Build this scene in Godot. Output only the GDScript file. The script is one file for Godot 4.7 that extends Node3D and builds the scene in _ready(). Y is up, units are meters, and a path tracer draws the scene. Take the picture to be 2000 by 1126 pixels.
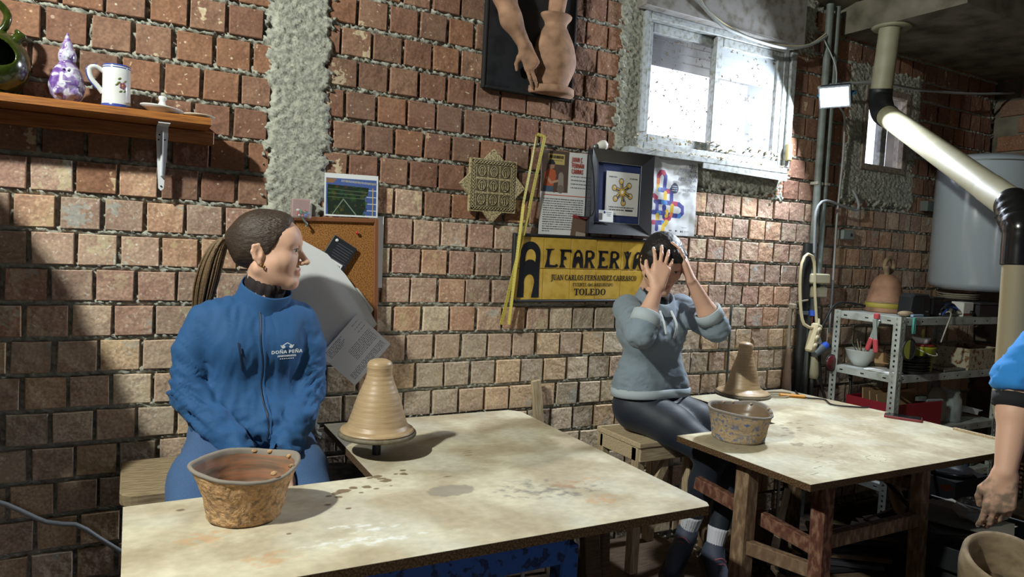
extends Node3D

var M := {}
var T := {}
var rng := RandomNumberGenerator.new()
var used_names := {}

# ---------------------------------------------------------------- mesh building
class Sh:
	var st := SurfaceTool.new()
	func _init() -> void:
		st.begin(Mesh.PRIMITIVE_TRIANGLES)
		st.set_smooth_group(-1)
	func smooth(on: bool) -> Sh:
		st.set_smooth_group(0 if on else -1)
		return self
	func tri(a: Vector3, b: Vector3, c: Vector3) -> void:   # counter-clockwise seen from outside
		st.add_vertex(a)
		st.add_vertex(c)
		st.add_vertex(b)
	func quad(a: Vector3, b: Vector3, c: Vector3, d: Vector3) -> void:
		tri(a, b, c)
		tri(a, c, d)
	func uvquad(a: Vector3, b: Vector3, c: Vector3, d: Vector3, ua: Vector2, ub: Vector2, uc: Vector2, ud: Vector2) -> void:
		var p := [a, c, b, a, d, c]
		var u := [ua, uc, ub, ua, ud, uc]
		for i in 6:
			st.set_uv(u[i])
			st.add_vertex(p[i])
	func box(c: Vector3, s: Vector3, bs := Basis(), bev := 0.0) -> Sh:
		var h := s * 0.5
		if bev <= 0.0:
			var v := []
			for i in 8:
				v.append(c + bs * Vector3(h.x if i & 1 else -h.x, h.y if i & 2 else -h.y, h.z if i & 4 else -h.z))
			for f in [[0, 4, 6, 2], [1, 3, 7, 5], [0, 1, 5, 4], [2, 6, 7, 3], [0, 2, 3, 1], [4, 5, 7, 6]]:
				quad(v[f[0]], v[f[1]], v[f[2]], v[f[3]])
			return self
		var e := minf(bev, minf(h.x, minf(h.y, h.z)) * 0.98)
		var P := {}
		for sx in [-1, 1]:
			for sy in [-1, 1]:
				for sz in [-1, 1]:
					P[[sx, sy, sz, 0]] = c + bs * Vector3(sx * h.x, sy * (h.y - e), sz * (h.z - e))
					P[[sx, sy, sz, 1]] = c + bs * Vector3(sx * (h.x - e), sy * h.y, sz * (h.z - e))
					P[[sx, sy, sz, 2]] = c + bs * Vector3(sx * (h.x - e), sy * (h.y - e), sz * h.z)
					out3(P[[sx, sy, sz, 0]], P[[sx, sy, sz, 1]], P[[sx, sy, sz, 2]], bs * Vector3(sx, sy, sz))
		for ax in 3:
			for s0 in [-1, 1]:
				var q := []
				for t in [[-1, -1], [1, -1], [1, 1], [-1, 1]]:
					var k := [0, 0, 0, ax]
					k[ax] = s0
					k[(ax + 1) % 3] = t[0]
					k[(ax + 2) % 3] = t[1]
					q.append(P[k])
				var n := Vector3.ZERO
				n[ax] = s0
				out4(q[0], q[1], q[2], q[3], bs * n)
				for s1 in [-1, 1]:
					var k0 := [0, 0, 0, ax]
					k0[ax] = s0
					k0[(ax + 1) % 3] = s1
					k0[(ax + 2) % 3] = -1
					var k1: Array = k0.duplicate()
					k1[(ax + 2) % 3] = 1
					var k2: Array = k1.duplicate()
					k2[3] = (ax + 1) % 3
					var k3: Array = k0.duplicate()
					k3[3] = (ax + 1) % 3
					var m := Vector3.ZERO
					m[ax] = s0
					m[(ax + 1) % 3] = s1
					out4(P[k0], P[k1], P[k2], P[k3], bs * m)
		return self
	func out3(a: Vector3, b: Vector3, c: Vector3, n: Vector3) -> void:
		if (b - a).cross(c - a).dot(n) < 0.0:
			tri(a, c, b)
		else:
			tri(a, b, c)
	func out4(a: Vector3, b: Vector3, c: Vector3, d: Vector3, n: Vector3) -> void:
		if (b - a).cross(c - a).dot(n) < 0.0:
			quad(a, d, c, b)
		else:
			quad(a, b, c, d)
	func tube(pts: Array, rad, sides := 8, cap := true, flat_k := 1.0) -> Sh:
		smooth(true)
		var n := pts.size()
		var rings := []
		var side := Vector3.ZERO
		for i in n:
			var d: Vector3 = (pts[mini(i + 1, n - 1)] - pts[maxi(i - 1, 0)])
			d = d.normalized() if d.length() > 1e-9 else Vector3.UP
			if i == 0:
				side = d.cross(Vector3.UP if absf(d.y) < 0.9 else Vector3.RIGHT).normalized()
			else:
				side = (side - d * side.dot(d)).normalized()
			var up := side.cross(d)
			var r: float = rad[i] if rad is Array or rad is PackedFloat32Array else rad
			var ring := []
			for k in sides:
				var a := TAU * k / sides
				ring.append(pts[i] + (side * cos(a) + up * sin(a) * flat_k) * r)
			rings.append(ring)
		for i in n - 1:
			for k in sides:
				var k2 := (k + 1) % sides
				quad(rings[i][k], rings[i + 1][k], rings[i + 1][k2], rings[i][k2])
		if cap:
			smooth(false)
			for k in range(1, sides - 1):
				tri(rings[0][0], rings[0][k], rings[0][k + 1])
				tri(rings[n - 1][0], rings[n - 1][k + 1], rings[n - 1][k])
		return self
	func lathe(prof: Array, segs := 32, xf := Transform3D(), wob = null) -> Sh:   # profile points (r, y) run from bottom outside to top
		smooth(true)
		var n := prof.size()
		var ring := []
		for i in n:
			var row := []
			for k in segs:
				var a := TAU * k / segs
				var r: float = prof[i].x
				var y: float = prof[i].y
				if wob != null:
					var w: Vector2 = wob.call(r, y, a)
					r = w.x
					y = w.y
				row.append(xf * Vector3(r * cos(a), y, r * sin(a)))
			ring.append(row)
		for i in n - 1:
			for k in segs:
				var k2 := (k + 1) % segs
				if prof[i].x < 1e-6:
					tri(ring[i][k], ring[i + 1][k], ring[i + 1][k2])
				elif prof[i + 1].x < 1e-6:
					tri(ring[i][k], ring[i + 1][k], ring[i][k2])
				else:
					quad(ring[i][k], ring[i + 1][k], ring[i + 1][k2], ring[i][k2])
		return self
	func prism(poly: PackedVector2Array, z0: float, z1: float, xf := Transform3D(), bev := 0.0) -> Sh:
		smooth(false)
		if Geometry2D.is_polygon_clockwise(poly):
			poly = poly.duplicate()
			poly.reverse()
		var idx := Geometry2D.triangulate_polygon(poly)
		var top := poly
		if bev > 0.0:
			var o := Geometry2D.offset_polygon(poly, -bev)
			if o.size() == 1 and o[0].size() == poly.size():
				var q: PackedVector2Array = o[0]
				if Geometry2D.is_polygon_clockwise(q):
					q.reverse()
				var best := 0
				for s in q.size():
					if q[s].distance_squared_to(poly[0]) < q[best].distance_squared_to(poly[0]):
						best = s
				top = PackedVector2Array()
				for s in q.size():
					top.append(q[(s + best) % q.size()])
		for t in range(0, idx.size(), 3):
			var a := Vector2(top[idx[t]])
			var b := Vector2(top[idx[t + 1]])
			var c := Vector2(top[idx[t + 2]])
			out3(xf * Vector3(a.x, a.y, z1), xf * Vector3(b.x, b.y, z1), xf * Vector3(c.x, c.y, z1), xf.basis * Vector3(0, 0, 1))
			a = poly[idx[t]]
			b = poly[idx[t + 1]]
			c = poly[idx[t + 2]]
			out3(xf * Vector3(a.x, a.y, z0), xf * Vector3(b.x, b.y, z0), xf * Vector3(c.x, c.y, z0), xf.basis * Vector3(0, 0, -1))
		var n := poly.size()
		var zm := z1 - bev if top != poly else z1
		for i in n:
			var j := (i + 1) % n
			quad(xf * Vector3(poly[i].x, poly[i].y, z0), xf * Vector3(poly[j].x, poly[j].y, z0), xf * Vector3(poly[j].x, poly[j].y, zm), xf * Vector3(poly[i].x, poly[i].y, zm))
			if top != poly:
				quad(xf * Vector3(poly[i].x, poly[i].y, zm), xf * Vector3(poly[j].x, poly[j].y, zm), xf * Vector3(top[j].x, top[j].y, z1), xf * Vector3(top[i].x, top[i].y, z1))
		return self
	func ball(c: Vector3, r: Vector3, segs := 16, bs := Basis()) -> Sh:
		var prof := []
		var m := segs / 2
		for i in m + 1:
			var a := PI * i / m - PI / 2
			prof.append(Vector2(maxf(cos(a), 0.0) if i > 0 and i < m else 0.0, sin(a)))
		return lathe(prof, segs, Transform3D(bs * Basis.from_scale(r), c))
	func mesh() -> ArrayMesh:
		st.generate_normals()
		st.index()
		return st.commit()

func numbered(n: String) -> String:
	if not used_names.has(n):
		used_names[n] = 0
		return n
	used_names[n] += 1
	return "%s_%03d" % [n, used_names[n]]

func put(called: String, m: Mesh, material: Material, parent: Node = null, xf := Transform3D()) -> MeshInstance3D:
	var o := MeshInstance3D.new()
	o.mesh = m
	o.material_override = material
	o.transform = xf
	if parent == null or parent == self:
		o.name = numbered(called)
		add_child(o)
	else:
		o.name = called
		parent.add_child(o, true)
	return o

func part(called: String, s: Sh, material: Material, parent: Node = null, xf := Transform3D()) -> MeshInstance3D:
	return put(called, s.mesh(), material, parent, xf)

func tag(o: Node, label: String, category := "", group := "", kind := "") -> Node:
	if label:
		o.set_meta("label", label)
	if category:
		o.set_meta("category", category)
	if group:
		o.set_meta("group", group)
	if kind:
		o.set_meta("kind", kind)
	return o

func thing(called: String, label: String, category: String, at := Vector3.ZERO, bs := Basis(), group := "") -> Node3D:
	var o := Node3D.new()
	o.name = numbered(called)
	add_child(o)
	o.transform = Transform3D(bs, at)
	tag(o, label, category, group)
	return o

func structure(called: String) -> Node3D:
	var o := Node3D.new()
	o.name = numbered(called)
	add_child(o)
	o.set_meta("kind", "structure")
	return o

func copy_of(o: Node3D, at: Vector3, label := "") -> Node3D:
	var r: Node3D = o.duplicate()
	var base := String(o.name)
	if base.length() > 4 and base.substr(base.length() - 4, 1) == "_" and base.substr(base.length() - 3).is_valid_int():
		base = base.substr(0, base.length() - 4)
	r.name = numbered(base)
	add_child(r)
	r.position = at
	if label:
		r.set_meta("label", label)
	return r

func aim(d: Vector3, up := Vector3.UP) -> Basis:      # basis whose z axis points along d
	var z := d.normalized()
	if absf(z.dot(up)) > 0.99:
		up = Vector3.RIGHT
	var x := up.cross(z).normalized()
	return Basis(x, z.cross(x), z)

func arc(cx: float, cy: float, rx: float, ry: float, a0: float, a1: float, n: int) -> PackedVector2Array:
	var r := PackedVector2Array()
	for i in n + 1:
		var a := deg_to_rad(lerpf(a0, a1, float(i) / n))
		r.append(Vector2(cx + rx * cos(a), cy + ry * sin(a)))
	return r

func round_rect(w: float, h: float, r: float, n := 5) -> PackedVector2Array:
	var p := PackedVector2Array()
	p.append_array(arc(w / 2 - r, h / 2 - r, r, r, 0, 90, n))
	p.append_array(arc(-w / 2 + r, h / 2 - r, r, r, 90, 180, n))
	p.append_array(arc(-w / 2 + r, -h / 2 + r, r, r, 180, 270, n))
	p.append_array(arc(w / 2 - r, -h / 2 + r, r, r, 270, 360, n))
	return p

func curve(pts: Array, n: int) -> Array:     # smooth line through the points
	var c := Curve3D.new()
	for i in pts.size():
		var t: Vector3 = (pts[mini(i + 1, pts.size() - 1)] - pts[maxi(i - 1, 0)]) / 6.0
		c.add_point(pts[i], -t, t)
	var r := []
	var l := c.get_baked_length()
	for i in n + 1:
		r.append(c.sample_baked(l * i / n, true))
	return r

# ---------------------------------------------------------------- materials
func hexc(c) -> Color:
	return Color(c) if c is String else c

func mat(key: String, col, rough := 0.8, opt := {}) -> StandardMaterial3D:
	if M.has(key):
		return M[key]
	var m := StandardMaterial3D.new()
	m.resource_name = key
	m.albedo_color = hexc(col)
	m.roughness = rough
	if opt.has("tex"):
		m.albedo_texture = opt.tex
	if opt.has("nrm"):
		m.normal_enabled = true
		m.normal_texture = opt.nrm
		m.normal_scale = opt.get("ns", 1.0)
	if opt.has("tri"):
		m.uv1_triplanar = true
		m.uv1_world_triplanar = opt.get("world", false)
		var s = opt.tri
		m.uv1_scale = s if s is Vector3 else Vector3(s, s, s)
		m.uv1_offset = opt.get("off", Vector3.ZERO)
	if opt.has("metal"):
		m.metallic = opt.metal
	if opt.has("spec"):
		m.metallic_specular = opt.spec
	if opt.has("coat"):
		m.clearcoat_enabled = true
		m.clearcoat = opt.coat
		m.clearcoat_roughness = 0.15
	if opt.has("rim"):
		m.rim_enabled = true
		m.rim = opt.rim
	if opt.has("sss"):
		m.subsurf_scatter_enabled = true
		m.subsurf_scatter_strength = opt.sss
	if opt.has("alpha"):
		m.transparency = BaseMaterial3D.TRANSPARENCY_ALPHA
		m.albedo_color.a = opt.alpha
	if opt.has("glow"):
		m.emission_enabled = true
		m.emission = hexc(opt.get("glow_color", col))
		m.emission_energy_multiplier = opt.glow
	if opt.has("vc"):
		m.vertex_color_use_as_albedo = true
	M[key] = m
	return m

func noise(freq: float, oct := 4, sd := 1, kind := FastNoiseLite.TYPE_SIMPLEX_SMOOTH) -> FastNoiseLite:
	var n := FastNoiseLite.new()
	n.noise_type = kind
	n.seed = sd
	n.frequency = freq
	n.fractal_octaves = oct
	n.fractal_type = FastNoiseLite.FRACTAL_FBM if oct > 1 else FastNoiseLite.FRACTAL_NONE
	return n

func ntex(key: String, size: int, freq: float, stops: Array, oct := 4, sd := 1, kind := FastNoiseLite.TYPE_SIMPLEX_SMOOTH) -> Texture2D:
	if T.has(key):
		return T[key]
	var im: Image = noise(freq, oct, sd, kind).get_seamless_image(size, size, false, false, 0.15)
	var g := Gradient.new()
	g.offsets = PackedFloat32Array(stops.map(func(s): return s[0]))
	g.colors = PackedColorArray(stops.map(func(s): return Color(s[1])))
	var lut := PackedByteArray()
	for i in 256:
		var c := g.sample(i / 255.0)
		lut.append_array([int(c.r * 255), int(c.g * 255), int(c.b * 255)])
	im.convert(Image.FORMAT_L8)
	var src := im.get_data()
	var dst := PackedByteArray()
	dst.resize(size * size * 3)
	for i in size * size:
		var v := src[i] * 3
		dst[i * 3] = lut[v]
		dst[i * 3 + 1] = lut[v + 1]
		dst[i * 3 + 2] = lut[v + 2]
	T[key] = ImageTexture.create_from_image(Image.create_from_data(size, size, false, Image.FORMAT_RGB8, dst))
	return T[key]

func nnorm(key: String, size: int, freq: float, bump := 4.0, oct := 4, sd := 3, kind := FastNoiseLite.TYPE_SIMPLEX_SMOOTH) -> Texture2D:
	if T.has(key):
		return T[key]
	var im: Image = noise(freq, oct, sd, kind).get_seamless_image(size, size, false, false, 0.15)
	im.convert(Image.FORMAT_RGBA8)
	im.bump_map_to_normal_map(bump)
	T[key] = ImageTexture.create_from_image(im)
	return T[key]

# drawing on pictures (prints, stains, a painted shadow)
func im_blob(im: Image, c: Vector2, r: float, col: Color, nz: FastNoiseLite, sx := 1.0, sy := 1.0, soft := 0.15, rag := 0.35) -> void:
	var R := int(r * maxf(sx, sy) * 1.6) + 2
	for y in range(maxi(0, int(c.y) - R), mini(im.get_height(), int(c.y) + R)):
		for x in range(maxi(0, int(c.x) - R), mini(im.get_width(), int(c.x) + R)):
			var d := Vector2((x - c.x) / sx, (y - c.y) / sy).length() / r
			if d > 1.6:
				continue
			d += rag * nz.get_noise_2d(x, y)
			var a := clampf((1.0 - d) / soft, 0.0, 1.0) * col.a
			if a > 0.0:
				im.set_pixel(x, y, im.get_pixel(x, y).lerp(Color(col.r, col.g, col.b), a))

func im_line(im: Image, a: Vector2, b: Vector2, w: float, col: Color) -> void:
	var n := int(a.distance_to(b) / maxf(0.5, w * 0.4)) + 1
	for i in n + 1:
		im_disc(im, a.lerp(b, float(i) / n), w * 0.5, col)

func im_disc(im: Image, c: Vector2, r: float, col: Color) -> void:
	for y in range(maxi(0, int(c.y - r)), mini(im.get_height(), int(c.y + r) + 2)):
		for x in range(maxi(0, int(c.x - r)), mini(im.get_width(), int(c.x + r) + 2)):
			var a := clampf(r + 0.5 - Vector2(x + 0.5 - c.x, y + 0.5 - c.y).length(), 0.0, 1.0)
			if a > 0.0:
				im.set_pixel(x, y, im.get_pixel(x, y).lerp(col, a * col.a))

func im_poly(im: Image, poly: PackedVector2Array, col: Color) -> void:
	var lo := poly[0]
	var hi := poly[0]
	for p in poly:
		lo = lo.min(p)
		hi = hi.max(p)
	for y in range(maxi(0, int(lo.y)), mini(im.get_height(), int(hi.y) + 1)):
		for x in range(maxi(0, int(lo.x)), mini(im.get_width(), int(hi.x) + 1)):
			if Geometry2D.is_point_in_polygon(Vector2(x + 0.5, y + 0.5), poly):
				im.set_pixel(x, y, im.get_pixel(x, y).lerp(Color(col.r, col.g, col.b), col.a))

func printed(key: String, im: Image, rough := 0.6) -> StandardMaterial3D:
	return mat(key, Color.WHITE, rough, {"tex": ImageTexture.create_from_image(im)})

# flat sheet in its own xy plane (origin at its centre, facing +z), slightly bent, with a picture on the front
func sheet(w: float, h: float, bend: Callable, nx := 10, ny := 10, thick := 0.0006) -> Sh:
	var s := Sh.new()
	s.smooth(true)
	var P := func(i: int, j: int, back: bool) -> Vector3:
		var x := w * (float(i) / nx - 0.5)
		var y := h * (0.5 - float(j) / ny)
		return Vector3(x, y, bend.call(x, y) - (thick if back else 0.0))
	for j in ny:
		for i in nx:
			var u0 := Vector2(float(i) / nx, float(j) / ny)
			var u1 := Vector2(float(i + 1) / nx, float(j + 1) / ny)
			s.uvquad(P.call(i, j + 1, false), P.call(i + 1, j + 1, false), P.call(i + 1, j, false), P.call(i, j, false), Vector2(u0.x, u1.y), u1, Vector2(u1.x, u0.y), u0)
	return s

func flat_bend(_x: float, _y: float) -> float:
	return 0.0

func lettering(txt: String, height: float, material: Material, parent: Node, at: Vector3, bs := Basis(), bold := true, serif := false, stretch := 1.0, align := HORIZONTAL_ALIGNMENT_CENTER, called := "lettering") -> MeshInstance3D:
	var f := SystemFont.new()
	f.font_names = PackedStringArray(["Droid Serif" if serif else "Droid Sans"])
	f.font_weight = 700 if bold else 400
	var t := TextMesh.new()
	t.font = f
	t.text = txt
	t.font_size = 48
	t.pixel_size = height / 35.0
	t.depth = 0.0004
	t.curve_step = 2.0
	t.horizontal_alignment = align
	return put(called, t, material, parent, Transform3D(bs * Basis.from_scale(Vector3(stretch, 1, 1)), at))

# ---------------------------------------------------------------- camera, sky, lights
const CAM := Vector3(0, 1.46, 2.659)
const ROW_TOP := 2.243
const COURSE := 0.115
const PITCH := 0.1216

func cam_basis() -> Basis:
	return Basis(Vector3.UP, deg_to_rad(-29.334)) * Basis(Vector3.RIGHT, deg_to_rad(-3.54)) * Basis(Vector3.BACK, deg_to_rad(2.985))

func set_camera_and_light() -> void:
	var cam := Camera3D.new()
	cam.name = "camera"
	add_child(cam)
	cam.transform = Transform3D(cam_basis(), CAM)
	cam.fov = rad_to_deg(2.0 * atan(563.0 / 1390.0))
	cam.near = 0.05
	cam.far = 100.0
	cam.current = true
	var sky_mat := ProceduralSkyMaterial.new()
	sky_mat.sky_top_color = Color(0.84, 0.86, 0.95)
	sky_mat.sky_horizon_color = Color(0.93, 0.93, 0.98)
	sky_mat.ground_bottom_color = Color(0.5, 0.5, 0.5)
	sky_mat.ground_horizon_color = Color(0.8, 0.8, 0.82)
	var sky := Sky.new()
	sky.sky_material = sky_mat
	var e := Environment.new()
	e.background_mode = Environment.BG_SKY
	e.sky = sky
	e.background_energy_multiplier = SKY_POWER
	e.tonemap_mode = Environment.TONE_MAPPER_LINEAR
	e.tonemap_exposure = 1.0
	e.sdfgi_enabled = true
	e.ssao_enabled = true
	e.ssil_enabled = true
	var we := WorldEnvironment.new()
	we.name = "world_environment"
	we.environment = e
	add_child(we)
	floodlight("floodlight", "small glowing white floodlight fixed to the grey conduit beside the window", Vector3(3.2, 2.297, 0.22), Vector3(-0.79, -0.5, 0.36), LED_POWER, Color(0.92, 0.96, 1.0))
	floodlight("floodlight", "floodlight fixed under the ceiling left of the shelf of ceramics", Vector3(-1.35, 3.1, 1.5), Vector3(0.8, -0.6, -0.04), LAMP_POWER, Color(0.985, 1.0, 0.955))

const SKY_POWER := 5.0
const LED_POWER := 5.1
const LAMP_POWER := 12.5

func floodlight(called: String, label: String, at: Vector3, dir: Vector3, power: float, col: Color) -> void:
	var f := thing(called, label, "lamp", at, aim(dir))
	part("housing", Sh.new().box(Vector3(0, 0, -0.022), Vector3(0.15, 0.11, 0.035), Basis(), 0.006), mat("lamp_housing", "#3c4450", 0.5, {"metal": 0.4}), f)
	var rim := Sh.new()
	rim.box(Vector3(0, 0.052, 0.0), Vector3(0.15, 0.008, 0.012)).box(Vector3(0, -0.052, 0.0), Vector3(0.15, 0.008, 0.012))
	rim.box(Vector3(0.071, 0, 0.0), Vector3(0.008, 0.096, 0.012)).box(Vector3(-0.071, 0, 0.0), Vector3(0.008, 0.096, 0.012))
	part("rim", rim, mat("lamp_rim", "#8d96a0", 0.5), f)
	var fins := Sh.new()
	for i in 7:
		fins.box(Vector3(-0.06 + 0.02 * i, 0, -0.048), Vector3(0.004, 0.09, 0.02))
	part("cooling_fins", fins, mat("lamp_housing", "#3c4450"), f)
	part("bracket", Sh.new().tube(curve([Vector3(-0.08, 0, -0.02), Vector3(-0.085, 0, -0.06), Vector3(0, 0, -0.085), Vector3(0.085, 0, -0.06), Vector3(0.08, 0, -0.02)], 12), 0.006, 6), mat("lamp_blue", "#2f6f96", 0.5), f)
	part("lamp_glass", Sh.new().box(Vector3(0, 0, -0.002), Vector3(0.134, 0.096, 0.004)), mat("lamp_glow_" + col.to_html(), col, 0.4, {"glow": 12.0, "glow_color": col}), f)
	var l := AreaLight3D.new()
	l.name = "light"
	l.area_size = Vector2(0.13, 0.09)
	l.area_normalize_energy = true
	l.light_energy = power
	l.light_color = col
	l.area_range = 12.0
	l.area_attenuation = 2.0
	l.shadow_enabled = true
	l.transform = Transform3D(Basis(Vector3.UP, PI), Vector3(0, 0, 0.004))
	f.add_child(l)

# ---------------------------------------------------------------- surfaces
func brick_image(base: Color, warm: Color, specks: int, dust: float, smears: int, sd: int) -> Texture2D:
	var n := 704
	var im := Image.create(n, n, false, Image.FORMAT_RGB8)
	var a: Image = noise(0.012, 4, sd).get_seamless_image(n, n, false, false, 0.2)
	var b: Image = noise(0.09, 3, sd + 7).get_seamless_image(n, n, false, false, 0.2)
	a.convert(Image.FORMAT_L8)
	b.convert(Image.FORMAT_L8)
	var da := a.get_data()
	var db := b.get_data()
	var out := PackedByteArray()
	out.resize(n * n * 3)
	var clay := Color("#cdbda2")
	for i in n * n:
		var u := da[i] / 255.0
		var v := db[i] / 255.0
		var t := clampf((u - 0.25) * 1.6, 0.0, 1.0)
		var k := 0.86 + 0.28 * v
		var d := clampf((v * 0.6 + u * 0.6 - 0.62 + dust) * 4.0, 0.0, 1.0) * minf(1.0, dust * 2.4)
		out[i * 3] = clampi(int(lerpf(lerpf(base.r, warm.r, t) * k, clay.r * k, d) * 255), 0, 255)
		out[i * 3 + 1] = clampi(int(lerpf(lerpf(base.g, warm.g, t) * k, clay.g * k, d) * 255), 0, 255)
		out[i * 3 + 2] = clampi(int(lerpf(lerpf(base.b, warm.b, t) * k, clay.b * k, d) * 255), 0, 255)
	im = Image.create_from_data(n, n, false, Image.FORMAT_RGB8, out)
	var r := RandomNumberGenerator.new()
	r.seed = sd
	var nz := noise(0.06, 2, sd)
	for i in smears:
		var c := Vector2(r.randf() * n, r.randf() * n)
		im_blob(im, c, r.randf_range(8, 30), Color("#c4b294") if r.randf() < 0.7 else Color("#b9b6ac"), nz, r.randf_range(0.5, 1.0), r.randf_range(0.7, 1.5), 0.25, 1.2)
	for i in specks:
		var c := Vector2(r.randf() * n, r.randf() * n)
		var tone := Color("#cdbca0").lerp(Color("#e2ddd0"), r.randf())
		tone.a = r.randf_range(0.45, 0.95)
		var rad := absf(r.randfn(0.9, 0.9)) + 0.5
		if r.randf() < 0.25:
			im_line(im, c, c + Vector2.from_angle(r.randf() * TAU) * rad * 3.0, rad, tone)
		else:
			im_disc(im, c, rad, tone)
	return ImageTexture.create_from_image(im)

func make_brick_materials() -> void:
	var bump := nnorm("n_brick", 512, 0.03, 5.0, 4, 5)
	var tex := [brick_image(Color("#866452"), Color("#93725d"), 500, 0.0, 8, 11), brick_image(Color("#b29381"), Color("#c1a590"), 3200, 0.06, 60, 12), brick_image(Color("#bea893"), Color("#cdb9a2"), 6500, 0.22, 40, 13)]
	var tints := [Color(1, 1, 1), Color(0.92, 0.88, 0.88), Color(1.0, 0.95, 0.9), Color(0.88, 0.88, 0.89)]
	for c in 3:
		for k in 4:
			mat("brick_%d_%d" % [c, k], tints[k], 0.9, {"tex": tex[c], "tri": 1.05, "world": true, "off": Vector3(0.13 * k, 0.31 * k, 0.2), "nrm": bump, "ns": 0.5})
	var mt := ntex("t_mortar", 512, 0.02, [[0.0, "#6d6e66"], [0.35, "#8f9087"], [0.6, "#a3a498"], [1.0, "#b4b3a6"]], 6, 21)
	mat("mortar", Color.WHITE, 0.95, {"tex": mt, "tri": 2.6, "world": true, "nrm": nnorm("n_mortar", 512, 0.035, 9.0, 5, 23), "ns": 1.3})

func make_common_materials() -> void:
	mat("cement", Color("#8f8a80"), 0.95, {"tex": ntex("t_cement", 512, 0.01, [[0.0, "#8a867e"], [0.5, "#c8c4ba"], [1.0, "#f0ece2"]], 5, 31), "tri": 0.9, "world": true})
	mat("floor_earth", Color("#6b5d50"), 0.97, {"tex": ntex("t_floor", 512, 0.02, [[0.0, "#5a5048"], [0.4, "#9d907f"], [0.6, "#b8ab98"], [1.0, "#efe6d6"]], 5, 33), "tri": 1.2, "world": true, "nrm": nnorm("n_mortar", 512, 0.035), "ns": 0.8})
	var wood := ntex("t_wood", 512, 0.02, [[0.0, "#a49783"], [0.45, "#cbbfab"], [0.55, "#d8cebc"], [1.0, "#efe7d8"]], 4, 35)
	mat("wood_pale", Color("#dccfb9"), 0.75, {"tex": wood, "tri": Vector3(1.0, 14, 14)})
	mat("wood_shelf", Color("#b3763a"), 0.5, {"tex": wood, "tri": Vector3(0.8, 12, 9)})
	mat("wood_upright", Color("#cfc2ad"), 0.8, {"tex": wood, "tri": Vector3(12, 0.9, 12)})
	mat("wood_grimy", Color("#c2b09c"), 0.9, {"tex": ntex("t_grimy", 512, 0.015, [[0.0, "#7a695d"], [0.4, "#94806f"], [0.6, "#ab9a88"], [1.0, "#d5cabb"]], 5, 37), "tri": Vector3(5, 1.6, 5)})
	mat("wood_red_grime", Color("#b08f7e"), 0.85, {"tex": ntex("t_grimy2", 512, 0.02, [[0.0, "#6b4a41"], [0.45, "#8a695d"], [0.58, "#ad9684"], [1.0, "#d0c5b7"]], 5, 38), "tri": Vector3(4, 1.8, 4)})
	mat("board_edge", Color("#8a7760"), 0.95, {"tex": ntex("t_edge", 256, 0.09, [[0.0, "#3a2c20"], [0.45, "#8b7355"], [0.6, "#ab9474"], [1.0, "#d3c1a3"]], 3, 39), "tri": 6.0})
	mat("steel_white", Color("#b9bfbd"), 0.45, {"tex": ntex("t_paint", 256, 0.02, [[0.0, "#b8b8b2"], [0.5, "#e6e6e2"], [1.0, "#ffffff"]], 4, 41), "tri": 1.5})
	mat("steel_grey", Color("#7f8784"), 0.4, {"metal": 0.6})
	mat("steel_dark", Color("#2a2c2e"), 0.5, {"metal": 0.3})
	mat("black_plastic", Color("#1b1d20"), 0.45)
	mat("black_matte", Color("#17181a"), 0.85)
	mat("white_plastic", Color("#d8d9d4"), 0.45)
	mat("cream_plastic", Color("#d2c6a4"), 0.5)
	mat("rubber", Color("#232426"), 0.7)
	mat("paper_white", Color("#e4e6e8"), 0.8)
	mat("ink", Color("#15171b"), 0.6)
	mat("clay_wet", Color("#c2ad92"), 0.42, {"tex": ntex("t_clay", 512, 0.03, [[0.0, "#c4b8a4"], [0.5, "#e2d8c6"], [1.0, "#fff6e4"]], 3, 43), "tri": Vector3(0.6, 26, 0.6), "nrm": nnorm("n_clay", 256, 0.04, 3.0), "ns": 0.35})
	mat("clay_dry", Color("#b39f86"), 0.85, {"tex": ntex("t_cement", 512, 0.01, []), "tri": 3.0})
	mat("terracotta", Color("#c99c84"), 0.8, {"tex": ntex("t_cement", 512, 0.01, []), "tri": 2.0})
	mat("blue_paint", Color("#2b5fae"), 0.55, {"tex": ntex("t_bluechip", 512, 0.02, [[0.0, "#ffffff"], [0.58, "#ffffff"], [0.63, "#d8c9b8"], [0.7, "#6d7480"], [1.0, "#ffe8d0"]], 5, 45), "tri": 2.2})

# ---------------------------------------------------------------- the shell
const WIN1 := Rect2(2.11, 1.935, 0.97, 0.63)
const WIN2 := Rect2(3.75, 2.0, 0.42, 0.48)
const PATCHES := [[0.462, 0.69, -1.0, 4.0, 0.012], [1.98, 2.16, 1.86, 3.0, 0.006], [2.1, 3.12, 1.79, 1.97, 0.004], [3.04, 3.13, 1.75, 2.62, 0.004], [3.6, 4.3, 1.8, 2.6, 0.003], [2.0, 3.3, 2.53, 3.0, 0.002]]
var wall_noise: FastNoiseLite
var edge_noise: FastNoiseLite
var lump_noise: FastNoiseLite
var row_left := {1: -0.03, 2: -0.192, 3: 0.017, 4: 0.235, 5: -0.199, 6: -0.107, 7: -0.148, 8: -0.222, 9: -0.17, 10: -0.114, 11: -0.153, 12: -0.238, 13: -0.163, 14: -0.216, 15: -0.148, 16: -0.201}
var row_mid := {-1: 1.079, 0: 0.784, 1: 0.845, 2: 0.793, 3: 0.871, 4: 0.948, 5: 0.891, 6: 0.958, 7: 1.037, 8: 0.955, 9: 1.037, 10: 0.972, 11: 1.03, 12: 1.078, 13: 1.151}
var row_far := {6: 2.662, 7: 2.616, 8: 2.564, 9: 2.888, 10: 2.93, 11: 2.741, 12: 2.679, 13: 2.635}

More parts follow.
